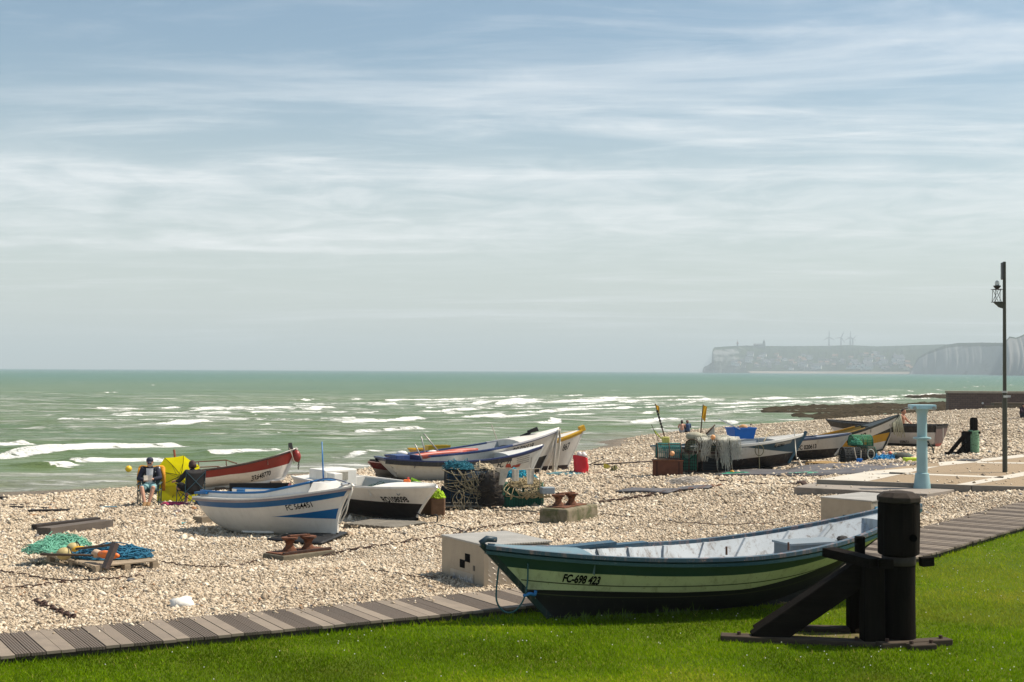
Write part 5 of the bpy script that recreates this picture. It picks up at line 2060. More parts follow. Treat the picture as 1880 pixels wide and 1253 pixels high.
def teal_boat():
    b = Boat(5.6, 1.95, .86, .82, 1.03, tm=.30, bt=.5, kx0=.08, kx1=.88, kr0=.1, kr1=.06, full=.36, bowp=2.3)
    root = thing('fishing_boat', 'white and black boat with dark teal bow triangle lettered FC 527803', 'boat', group=BOATG)
    wh = paint('hull_white_h', (.62, .60, .54), .4, (.36, .31, .24), .18)
    tl = paint('hull_teal', (.022, .072, .105), .4, (.06, .09, .1), .15)
    bk = paint('hull_black_h', (.020, .013, .012), .6)
    w1 = lambda t: max(0.0, (t - .52) / .48)
    b.hull([(by_height(b, lambda t: .32 + .12 * max(0, (t - .3) / .7)), 6, 0), (below(b, lambda t: .08 + .52 * w1(t)), 7, 1), (below(b, lambda t: .06 + .08 * max(0, 1 - max(0, t - .30) / .1) * (t < .4)), 5, 2), (const(1), 2, 1)], [bk, wh, tl], root)
    b.rail('gunwale', wh, root, .10, .07, out=.025, dz=.0, t0=.40, t1=.97)
    b.rail('stern_gunwale', tl, root, .10, .07, out=.025, dz=.0, t1=.395)
    b.inner(paint('inside_grey_h', (.30, .33, .34), .5), root, .06, .2)
    b.deck(paint('deck_grey_h', (.45, .44, .41), .5), root, .74, crown=.04)
    b.stem(tl, root, .08, .10, .12)
    b.keelbar(bk, root)
    b.thwart(wh, root, .45, .25, .1)
    pale = mat('letter_board', (.40, .36, .28), .6)
    mbp = MB()
    g = [[b.pt(t, v, -1, .006) for t in np.linspace(.735, .885, 8)] for v in (.80, .915)]
    mbp.sheet(g)
    mbp.build('number_board', pale, root)
    b.text('FC 527803', black_letters, root, -1, 4.05, .235, .135, .80, .004)
    bow = P(1447, 864, -.4)
    bow.z = zb(bow.x, bow.y) + .14
    st = bow + Vector((-4.25, -1.35, 0))
    st.z = zb(st.x, st.y) + .12
    b.place(root, st, bow)
    Mx = root.matrix_world
    # blue fish crate carrying bits, with a loose white lid
    o = thing('crate', 'bright blue plastic fish crate standing in boat FC 527803', 'crate', Mx @ Vector((3.25, .2, .98)), .35)
    blu = paint('crate_blue', (.005, .13, .50), .4, (.02, .1, .3), .1)
    mb = MB()
    pb, ptp = [(-.36, -.26, 0), (.36, -.26, 0), (.36, .26, 0), (-.36, .26, 0)], [(-.42, -.32, .36), (.42, -.32, .36), (.42, .32, .36), (-.42, .32, .36)]
    mb.add(pb + ptp, [(0, 3, 2, 1)] + [(k, (k + 1) % 4, 4 + (k + 1) % 4, 4 + k) for k in range(4)])
    mb.build('body', blu, o)
    mb = MB()
    for k in range(4):
        mb.bar(ptp[k], ptp[(k + 1) % 4], .05, .05)
    mb.build('rim', blu, o)
    p = Mx @ Vector((3.1, .1, 1.30))
    o2 = MB().box(p, (.75, .40, .03), Matrix.Rotation(.45, 3, 'Y')).build('board', mat('board_white', (.72, .72, .70), .5), None, loc=p)
    o2.location = Mx @ Vector((2.78, .1, 1.50))
    tag(o2, 'white board leaning on the blue crate in boat FC 527803', 'board')
    p = Mx @ Vector((3.3, .1, 1.36))
    o3 = MB().ball(p, .14, 12, 0, (1.1, 1, .8)).build('float', mat('float_tan', (.42, .22, .09), .7), None, True, loc=p)
    tag(o3, 'tan float lying on top of the blue crate', 'float')
    pts = [Mx @ Vector(p) for p in ((4.45, .3, 1.10), (4.2, -.1, 1.15), (3.9, -.4, 1.08), (3.7, -.75, 1.02), (3.55, -.86, .92))]
    o = MB().tube(smooth_pts(pts, 5), .014, 5).build('deck_line', mat('rope_tan', (.36, .29, .16), .85, .2, 40), None, True, loc=pts[0])
    tag(o, 'tan line lying across the foredeck of boat FC 527803', 'rope')
    # rope loop on the side and white mooring line at the stem
    q = b.pt(.60, .93, -1, .02)
    pts = [Mx @ (q + Vector((.16 * math.sin(a), -.02 - .01 * math.cos(a), -.16 + .18 * math.cos(a)))) for a in np.linspace(0, 6.0, 16)] + [Mx @ (q + Vector((-.02, -.02, -.35 - .12 * k))) for k in range(6)]
    o = MB().tube(pts, .014, 5).build('rope_loop', mat('rope_olive', (.16, .15, .08), .85, .2, 40), None, True, loc=pts[0])
    tag(o, 'olive rope loop with hanging tail on the side of FC 527803', 'rope')
    a = Mx @ Vector((5.05, -.28, 1.26))
    pts = [a, a + Vector((.02, -.06, -.5)), a + Vector((.06, -.1, -1.0))]
    for px, py in ((1466, 852), (1476, 864), (1490, 872), (1503, 873)):
        g = G(px, py)
        pts.append(g + Vector((0, 0, .03 if py > 856 else .22)))
    o = MB().tube(smooth_pts(pts, 5), .018, 6).build('mooring_rope', mat('rope_white', (.62, .58, .50), .85, .2, 40), None, True, loc=a)
    tag(o, 'white mooring rope dropping from the bow of FC 527803', 'rope')


def grey_white_boat():
    b = Boat(4.6, 1.7, .76, .74, .86, tm=.35, bt=.6, kx0=.08, kx1=.86, kr0=.1, kr1=.08, full=.36, bowp=2.3)
    root = thing('fishing_boat', 'white boat with navy rim and black bottom lettered FC 020613', 'boat', group=BOATG)
    wh = paint('hull_white_i', (.62, .60, .56), .4, (.36, .31, .24), .16)
    bk = paint('hull_black_i', (.020, .014, .013), .6)
    nv = paint('rim_navy', (.06, .08, .14), .4)
    b.hull([(by_height(b, .34), 6, 0), (below(b, .05), 7, 1), (const(1), 1, 2)], [bk, wh, nv], root)
    b.rail('gunwale', nv, root, .09, .06, out=.02, dz=.01)
    b.inner(paint('inside_white_i', (.55, .55, .55), .5), root, .06, .2)
    b.deck(paint('deck_navy_i', (.20, .22, .27), .5), root, .72, crown=.04)
    b.stem(wh, root, .07, .06, .02)
    b.keelbar(bk, root)
    b.text('FC 020613', black_letters, root, -1, 2.55, .38, .23, .70, .006)
    bow = P(1532, 848, -.35)
    bow.z = zb(bow.x, bow.y) + .20
    st = bow + Vector((-3.5, .35, 0))
    st.z = zb(st.x, st.y) + .20
    b.place(root, st, bow)


def yellow_black_boat():
    b = Boat(5.8, 1.9, .80, .82, 1.28, tm=.25, bt=.5, kx0=.06, kx1=.86, kr0=.1, kr1=.06, full=.36, bowp=2.3)
    root = thing('fishing_boat', 'black boat with white number band and yellow panel lettered 666808', 'boat', group=BOATG)
    wh = paint('hull_white_j', (.60, .57, .51), .4, (.36, .31, .24), .16)
    bk = paint('hull_black_j', (.016, .022, .020), .5)
    yl = paint('hull_yellow_j', (.50, .26, .008), .45)
    b.hull([(by_height(b, .34), 4, 1), (by_height(b, .66), 4, 2), (below(b, .42), 4, 0), (below(b, .07), 4, 1), (const(1), 1, 0)], [bk, wh, yl], root)
    b.rail('gunwale', bk, root, .09, .05, out=.02, dz=.01)
    b.rail('inner_rail', yl, root, .07, .06, out=-.05, dz=.03, t1=.72)
    b.inner(paint('inside_ochre', (.40, .27, .06), .5), root, .07, .2)
    b.deck(bk, root, .76, crown=.02)
    b.stem(bk, root, .07, .06, .04)
    b.keelbar(bk, root)
    b.text('666808', black_letters, root, -1, 3.35, .37, .30, .95, .006)
    bow = P(1622, 832, -.22)
    bow.z = zb(bow.x, bow.y) + .16
    st = bow + Vector((-4.1, -.2, 0))
    st.z = zb(st.x, st.y) + .14
    b.place(root, st, bow, pitch=.09)
    Mx = root.matrix_world
    # pale cloth and line hung over the stem
    rng = random.Random(9)
    mb = MB()
    e = b.pt(1, 1, 1)
    for k in range(16):
        x, y = e.x - .30 + .026 * k, -.09 - .03 * rng.random()
        mb.tube([(x, 0, e.z + .04 - .3 * (1 - k / 16)), (x - .02, y, e.z - .25), (x + rng.uniform(-.05, .05), y, e.z - rng.uniform(.5, .95))], .022, 5)
    mb.moved(Mx)
    o = mb.build('net', mat('net_pale_olive', (.34, .33, .24), .9, .3, 20), None, True, loc=Mx @ e)
    tag(o, 'pale olive net hung over the bow of boat 666808', 'net')
    pts = [Mx @ Vector(p) for p in ((5.35, -.12, 1.1), (5.32, -.25, .7), (5.1, -.4, .35), (4.8, -.7, .05), (4.75, -.75, -.15))]
    o = MB().tube(smooth_pts(pts, 5), .014, 5).build('bow_line', mat('rope_grey', (.22, .20, .17), .85, .2, 40), None, True, loc=pts[0])
    tag(o, 'grey line trailing from the bow of boat 666808', 'rope')


def brown_stern_boat():
    b = Boat(5.0, 1.9, .90, .86, 1.0, tm=.4, bt=.80, kx0=.04, kx1=.86, kr0=.03, full=.30, bowp=2.4)
    root = thing('fishing_boat', 'white boat with black upper sides and brown transom behind the blue post', 'boat', group=BOATG)
    wh = paint('hull_white_k', (.60, .56, .53), .4, (.36, .31, .26), .14)
    bk = paint('hull_black_k', (.020, .018, .018), .5)
    b.hull([(by_height(b, .14), 3, 0), (below(b, .26), 7, 1), (const(1), 3, 0)], [bk, wh], root)
    b.rail('gunwale', bk, root, .10, .06, out=.02, dz=.01)
    b.inner(paint('inside_dark_k', (.08, .075, .07), .6), root, .07, .2)
    # brown transom with a red foot
    br, rd = paint('transom_brown', (.155, .105, .095), .55, (.25, .2, .17), .3), paint('transom_red', (.30, .045, .03), .5)
    tb, tr = MB(), MB()
    for mbx, lo, hi in ((tr, .02, .16), (tb, .16, .86)):
        g = [[b.pt(0, lo + (hi - lo) * j / 10, s_) + Vector((-.02, 0, 0)) for j in range(11)] for s_ in (1, -1)]
        mbx.sheet(g)
    t = tb.build('transom', br, root)
    tr.build('transom_foot', rd, root)
    MB().box((-.05, .05, .58), (.02, .03, .45)).build('rod', mat('tube_pale', (.52, .50, .44), .4), root)
    b.text('608651', black_letters, root, 1, 1.55, .70, .16, .8, .002)
    st = P(1730, 827, -.16)
    bow = st + Vector((-3.2, 2.3, 0))
    st.z, bow.z = zb(st.x, st.y) + .08, zb(bow.x, bow.y) + .08
    b.place(root, bow, st)
    h = math.atan2(bow.y - st.y, bow.x - st.x)
    Mx = Matrix.Rotation(h, 4, 'Z')
    Mx.translation = st
    root.matrix_world = Mx


green_boat()
white_blue_boat()
red_boat()
black_white_boat()
navy_boat()
tall_white_boat()
yellow_rail_boat()
red_stern_dinghy()
teal_boat()
grey_white_boat()
yellow_black_boat()
brown_stern_boat()

# ================================================================== THINGS ON THE LAWN AND THE BEACH
tar = mat('timber_tar', (.0075, .0056, .0042), .9, .5, 2.2, .9, col2=(.040, .028, .019), amount=.30, stretch=(5, 5, .55), spec=.06)
tar_h = mat('timber_tar_lying', (.009, .0067, .005), .9, .5, 2.2, .9, col2=(.045, .032, .022), amount=.30, stretch=(.55, 5, 5), spec=.06)
rust = mat('rust', (.16, .060, .026), .9, .4, 14, .5, col2=(.055, .024, .016), amount=.45)
rust_dark = mat('rust_dark', (.055, .028, .020), .9, .4, 18, .5)


def timber_post():
    c = P(1650, 1182, 0)
    t = thing('mooring_post', 'big black tarred timber mooring post with braces on the lawn', 'mooring post', c)
    MB().lathe([(.185, -.05), (.178, .5), (.170, 1.06)], 22).build('shaft', tar, t, 50)
    hd = MB().lathe([(.205, .985), (.222, 1.0), (.225, 1.15), (.226, 1.3), (.222, 1.45), (.222, 1.55), (.215, 1.575)], 40)
    hv = []
    for v in hd.v:
        a = math.atan2(v[1], v[0])
        q = ((a + math.pi / 8) % (math.pi / 4)) - math.pi / 8
        k = .965 / math.cos(q) + .035 * mnoise.noise(Vector((v[0] * 6, v[1] * 6, v[2] * 3))) - .03 * max(0, math.cos(a * 13 + v[2])) ** 16
        hv.append((v[0] * k, v[1] * k, v[2]))
    hd.v = hv
    h = hd.build('head', tar, t)
    h.rotation_euler = (0, 0, .25)
    cp = MB().lathe([(.226, 1.565), (.243, 1.57), (.245, 1.625), (.17, 1.675), (.06, 1.69)], 8).build('cap', wood('timber_cap', (.034, .025, .019), .9, 0, .5), t, bevel=.01)
    cp.rotation_euler = (0, 0, .25)
    MB().cyl((.10, -.226, 1.19), (.10, -.15, 1.19), .040, n=12).build('hole_disc', mat('hole_shade', (.002, .002, .002), .9, spec=0), t)  # solid disc, the shade inside a hole painted as near black
    MB().lathe([(.180, .875), (.184, .88), (.184, .965), (.180, .97)], 22).build('iron_band', mat('band_iron', (.035, .025, .020), .7, .4, 20), t, 40)
    # collar beams
    MB().bar((-.28, -.19, .905), (-.12, -.21, .91), .11, .105).build('collar_beam', tar_h, t, bevel=.008)
    MB().bar((.19, -.17, .925), (.33, -.15, .935), .10, .10).build('collar_beam', tar_h, t, bevel=.008)
    MB().bar((-.31, -.20, .915), (-.68, .42, .955), .20, .10).build('collar_beam', tar_h, t, bevel=.008)
    MB().box((-.34, .35, .99), (.10, .10, .30)).build('stub_post', tar, t, bevel=.008)
    # side posts
    MB().box((-.32, -.10, .43), (.235, .24, .90), taper=.96).build('side_post', tar, t, bevel=.015)
    MB().box((.165, .26, .45), (.14, .20, .95), taper=1.05).build('side_post', tar, t, bevel=.015)
    MB().box((-.30, .62, .44), (.22, .20, .90)).build('side_post', tar, t, bevel=.015)
    # raking braces towards the boat
    MB().bar((-1.55, .10, -.02), (-.30, .02, .87), .20, .27).build('brace', tar_h, t, bevel=.015)
    MB().bar((-1.42, .68, -.06), (-.26, .62, .72), .18, .26).build('brace', tar_h, t, bevel=.015)
    # ground sills with bolts
    wd = wood('timber_sill', (.060, .044, .030), .9, 0, .5)
    for a, b, w in (((-1.95, .14, .02), (-.30, -.16, .01), .20), ((-1.30, .74, .01), (.10, .55, .02), .18), ((-.30, -.28, .02), (.55, -.02, .02), .16), ((.0, -.36, .015), (.30, -.30, .02), .14)):
        s = MB().bar(a, b, w, .10).build('ground_sill', wd, t, bevel=.012)
        a, b = Vector(a), Vector(b)
        for u in (.12, .88):
            p = a + (b - a) * u
            MB().cyl(p + Vector((0, 0, .04)), p + Vector((0, 0, .085)), .022, n=6).build('bolt', rust_dark, s)
    # pale trodden earth about its feet
    mb = MB()
    mb.add([(c.x - .9 + .9 * math.cos(a) * (1 + .2 * math.sin(3 * a)), c.y + .22 + .42 * math.sin(a) * (1 + .2 * math.cos(2 * a)), .012) for a in np.linspace(0, 6.1, 24)], [tuple(range(24))])
    o = mb.build('bare_soil', mat('soil', (.13, .105, .04), .95, .4, 7, .6))
    tag(o, 'trodden patch of soil and dry grass between the braces', 'soil', kind='structure')


def tread_mat():
    t = NT('tread_plate')
    p = t.coord((1, 1, 1))

    def waves(rot):
        m = t.n('ShaderNodeMapping')
        m.inputs['Rotation'].default_value = rot
        t.l(t.tc.outputs['Object'], m.inputs['Vector'])
        w = t.n('ShaderNodeTexWave')
        w.inputs['Scale'].default_value = 5.5
        t.l(m.outputs[0], w.inputs['Vector'])
        return w.outputs['Fac']
    d = t.math('MULTIPLY', waves((.785, .785, .785)), waves((-.785, -.785, -.785)))
    h = t.rng(d, .45, .75)
    n = t.noise(p, 3, 6, .7)
    c = t.ramp(n, [(.3, (.34, .285, .215)), (.7, (.52, .455, .37))])
    c = t.mix(t.math('MULTIPLY', h, .35), c, (.62, .57, .50))
    t.set(Base_Color=c, Roughness=.45, Metallic=.35, Normal=t.bump(h, .8, .01))
    return t.mat


def ribbed_mat():
    t = NT('ribbed_lid')
    w = t.n('ShaderNodeTexWave')
    w.inputs['Scale'].default_value = 7.5
    w.bands_direction = 'X'
    t.l(t.tc.outputs['Object'], w.inputs['Vector'])
    n = t.noise(t.coord(), 2.5, 5, .6)
    c = t.ramp(n, [(.3, (.33, .31, .27)), (.7, (.46, .43, .38))])
    c = t.mix(t.math('MULTIPLY', t.rng(w.outputs['Fac'], .6, .9), .35), c, (.24, .22, .20))
    t.set(Base_Color=c, Roughness=.5, Metallic=.25, Normal=t.bump(w.outputs['Fac'], .5, .006))
    return t.mat


def lockers():
    tread, lid = tread_mat(), ribbed_mat()
    sheet = mat('sheet_metal', (.36, .30, .225), .5, .12, 3, .15, metal=.25, col2=(.25, .20, .15), amount=.3)
    black = mat('black_mark', (.004, .004, .004), .8, spec=.05)

    def locker(name, lab, N, e1, l1, e2, l2, z0, z1):
        a = math.atan2(e2.y, e2.x)
        t = thing(name, lab, 'locker', (N.x, N.y, z0), a)
        # local x runs along e2, local y along e1
        h = z1 - z0
        MB().box((l2 / 2, l1 / 2, h / 2 - .01), (l2 - .01, l1 - .01, h - .02)).build('body', tread, t, bevel=.006)
        MB().box((-.004, l1 / 2, h / 2), (.008, l1, h - .02)).build('side_panel', sheet, t)
        MB().box((l2 / 2, l1 / 2, h + .005), (l2 + .03, l1 + .03, .03)).build('lid', lid, t, bevel=.006)
        MB().box((.03, .03, h / 2), (.06, .06, h - .03)).build('corner_trim', sheet, t)
        return t, h
    e1, e2 = Vector((-.486, .874, 0)), Vector((.858, .513, 0))
    t, h = locker('tread_locker', 'large ribbed metal locker with black squares behind the green boat bow', Vector((-.36, 18.70, 0)), e1, 1.32, Vector((.874, .486, 0)), 1.05, -.16, .58)
    s = MB()
    for y, z in ((.50, .52), (.66, .42), (.58, .47)):
        if y != .58:
            s.box((-.010, y, z), (.006, .15, .115))
    s.build('black_squares', black, t)
    pl = MB().box((-.012, .66, .21), (.010, .72, .20)).build('plaque', mat('plaque_steel', (.38, .36, .33), .35, .1, 8, metal=.6), t)
    rng = random.Random(8)
    MB().tube([(-.019, .34 + k * .03, .22 + rng.uniform(-.05, .05)) for k in range(20)], .006, 4).build('scratched_mark', mat('plaque_marks', (.55, .53, .50), .5), pl)
    MB().box((-.012, .30, .40), (.006, .05, .07)).build('hasp', mat('hasp', (.10, .09, .08), .5, metal=.5), t)
    q = P(830, 1077, -.14)
    o = MB().box(q, (.42, .26, .10), Matrix.Rotation(-.9, 3, 'Z')).build('red_block', paint('block_red', (.20, .012, .010), .6), None, loc=q)
    tag(o, 'red block peeping out under the corner of the metal locker', 'block')
    t, h = locker('tread_locker', 'metal locker with pale lid and white sign behind the timber post', P(1600, 921.5, .66), Vector((-.707, .707, 0)), 1.05, Vector((.707, .707, 0)), 1.45, .02, .66)
    MB().box((-.010, .52, .30), (.006, .13, .115)).add([], []).build('black_square', black, t)
    sg = MB().box((.42, -.008, .42), (.62, .012, .24)).build('sign', mat('sign_blue', (.03, .20, .34), .4), t)
    MB().box((.42, -.016, .42), (.57, .004, .19)).build('sign_face', mat('sign_white', (.78, .79, .80), .4), sg)
    vs, fs = text_mb('ECH', .15, .8, .002)
    MB().add([(.155 + x, -.0195, .37 + y) for x, y, _ in vs], fs).build('sign_lettering', black, sg)


def blue_post():
    c = P(1693, 896.5, PAD_Z)
    t = thing('painted_post', 'pale blue iron post with flat head plate on the concrete slab', 'post', c)
    bl = paint('pale_blue', (.27, .42, .44), .38, (.30, .34, .30), .12)
    MB().lathe([(.208, 0), (.205, .03), (.185, .18), (.165, .33), (.160, .36), (.135, .372)], 32).build('base', bl, t, 40)
    MB().lathe([(.130, .36), (.128, 1.2)], 28).build('lower_shaft', bl, t, 40)
    MB().lathe([(.135, 1.185), (.215, 1.195), (.215, 1.235), (.14, 1.245)], 28).build('flange', bl, t, 40)
    MB().lathe([(.118, 1.235), (.117, 1.70), (.122, 1.80), (.145, 1.87), (.175, 1.925)], 28).build('upper_shaft', bl, t, 40)
    MB().box((0, 0, 1.975), (.60, .34, .11)).build('head_plate', paint('pale_blue_top', (.36, .58, .64), .35), t, bevel=.012)
    st = mat('bolt_steel', (.28, .28, .28), .3, metal=.8)
    for x in (-.235, .235):
        MB().cyl((x, -.20, 1.945), (x, .20, 1.945), .045, n=12).build('roller', st, t, 40)
    MB().cyl((-.30, -.02, 1.95), (-.42, -.02, 1.955), .012, n=6).build('pin', st, t)
    o = MB().tube(smooth_pts([c + Vector((.12, -.08, 1.14)), c + Vector((.20, .0, 1.05)), c + Vector((.28, .1, .98)), c + Vector((.33, .15, .84))], 5), .02, 6).build('strap', mat('strap_dark', (.05, .06, .05), .7), None, True, loc=c + Vector((.2, 0, 1.05)))
    tag(o, 'dark strap hanging from the flange of the pale blue post', 'strap')


def lamp_post():
    c = P(1845, 867.5, PLAZA_Z)
    t = thing('street_lamp', 'tall dark olive lamp post with small lantern on a bracket', 'street lamp', c)
    t.scale = (1.0, 1.0, 1.025)
    g = mat('lamp_olive', (.050, .052, .036), .5, .15, 6, .1)
    MB().cyl((0, 0, 0), (0, 0, 2.15), .066, .064, 20).build('lower_pole', g, t, 40)
    MB().cyl((0, 0, 2.14), (0, 0, 5.62), .050, .042, 16).build('upper_pole', g, t, 40)
    MB().cyl((0, 0, 2.12), (0, 0, 2.17), .070, n=20).build('joint_ring', mat('ring_steel', (.45, .45, .43), .4, metal=.5), t, 40)
    b = MB().box((-.055, 0, 5.37), (.05, .16, .46)).build('lamp_panel', mat('panel_dark', (.03, .03, .03), .3), t, bevel=.02)
    dk = mat('lamp_black', (.02, .02, .02), .5)
    br = MB().add([(-.04, -.03, 4.37), (-.04, .03, 4.37), (-.30, -.03, 4.53), (-.30, .03, 4.53), (-.04, -.03, 4.54), (-.04, .03, 4.54), (-.15, -.03, 4.40), (-.15, .03, 4.40)], [(0, 6, 2, 4), (1, 5, 3, 7), (2, 3, 5, 4), (0, 1, 7, 6), (6, 7, 3, 2), (0, 4, 5, 1)]).build('bracket', g, t)
    mb = MB()
    for y in (-.11, .11):
        mb.cyl((-.30, y, 4.54), (-.28, y, 4.88), .008, n=6)
        mb.cyl((-.08, y, 4.54), (-.08, y, 4.88), .008, n=6)
        mb.cyl((-.30, y, 4.54), (-.12, y, 4.88), .006, n=6)
        mb.cyl((-.12, y, 4.54), (-.28, y, 4.88), .006, n=6)
    for z in (4.54, 4.88):
        mb.cyl((-.33, -.11, z), (-.06, -.11, z), .009, n=6).cyl((-.33, .11, z), (-.06, .11, z), .009, n=6).cyl((-.30, -.11, z), (-.30, .11, z), .009, n=6).cyl((-.08, -.11, z), (-.08, .11, z), .009, n=6)
    ln = mb.build('lantern_frame', dk, t)
    MB().lathe([(.03, 4.88), (.095, 4.95), (.10, 4.98), (.06, 4.985)], 14, c=(-.20, 0, 0)).build('lamp_cup', dk, ln, 40)
    gm = NT('lamp_glass')
    gm.set(Base_Color=(.72, .74, .72, 1), Roughness=.15)
    gm.bsdf.inputs['Transmission Weight'].default_value = .4
    MB().lathe([(.055, 4.985), (.062, 5.04), (.05, 5.09), (.012, 5.12)], 12, c=(-.20, 0, 0)).build('glass', gm.mat, ln, True)
    MB().box((0, -.07, 2.02), (.12, .01, .06)).build('number_plate', mat('plate_white', (.55, .55, .52), .5), t)


def beach_post():
    c = G(1788, 834)
    t = thing('mooring_post', 'black timber mooring post wrapped in green rope at the esplanade edge', 'mooring post', c)
    MB().lathe([(.17, -.1), (.165, .85), (.155, .90)], 18).build('shaft', tar, t, 40)
    MB().lathe([(.135, .86), (.145, .9), (.145, 1.28), (.12, 1.34), (.05, 1.36)], 12).build('head', tar, t)
    gr = mat('rope_green', (.20, .36, .22), .85, .3, 25)
    mb = MB()
    rng = random.Random(2)
    pts = []
    for i in range(340):
        a = i * .42
        pts.append(((.178 + .006 * math.sin(i * .7)) * math.cos(a), (.178 + .006 * math.sin(i * .7)) * math.sin(a), .06 + i * .0024 + rng.uniform(-.012, .012)))
    mb.tube(pts, .021, 5)
    o = mb.moved(Matrix.Translation(c)).build('rope', gr, None, True, loc=c)
    tag(o, 'green rope wound round the lower part of the far black post', 'rope')
    MB().box((-.30, 0, .40), (.26, .25, .85)).build('side_post', tar, t, bevel=.015)
    MB().bar((-.36, 0, .80), (.20, 0, .80), .30, .09).build('collar_beam', tar_h, t)
    MB().bar((-.95, -.1, .02), (-.34, -.1, .76), .11, .12).build('brace', tar_h, t)
    MB().bar((-.70, -.2, .02), (-.32, -.2, .42), .11, .11).build('brace', tar_h, t)
    MB().bar((-.48, -.25, .0), (-.36, -.2, .42), .09, .09).build('brace', tar_h, t)
    MB().bar((-1.1, -.1, .02), (-.1, -.15, .02), .22, .12).build('ground_sill', tar_h, t)


def pallet(F, L, Rr, lab, m, group='wooden pallets on the shingle', h=.145):
    """F near corner, L and Rr the two neighbouring corners (top), boards run F -> Rr"""
    F, L, Rr = Vector(F), Vector(L), Vector(Rr)
    ex, ey = (Rr - F), (L - F)
    lx, ly = ex.length, ey.length
    ex.normalize()
    t = thing('pallet', lab, 'pallet', (F.x, F.y, F.z - h), math.atan2(ex.y, ex.x), group)
    s = 1 if ex.cross(ey).z > 0 else -1
    rng = random.Random(int(lx * 1000))
    n = max(5, int(ly / .135))
    for i in range(n):
        y = s * (ly * (i + .5) / n)
        MB().box((lx / 2 + rng.uniform(-.01, .01), y, h - .011 + rng.uniform(-.002, .002)), (lx, ly / n * .74, .022)).build('top_board', m, t)
    for x in (.05, lx / 2, lx - .05):
        MB().box((x, s * ly / 2, h - .034), (.10, ly, .020)).build('stringer', m, t)
        for y in (.06, ly / 2, ly - .06):
            MB().box((x, s * y, .062), (.10, .13, .085)).build('block', m, t)
        MB().box((x, s * ly / 2, .010), (.10, ly, .018)).build('bottom_board', m, t)
    return t


PALW = wood('pallet_wood', (.36, .285, .20), .85, 0, .3)
PALG = wood('pallet_grey', (.20, .18, .15), .85, 0, .3)
PALY = wood('pallet_yellow', (.42, .27, .11), .85, 0, .3)


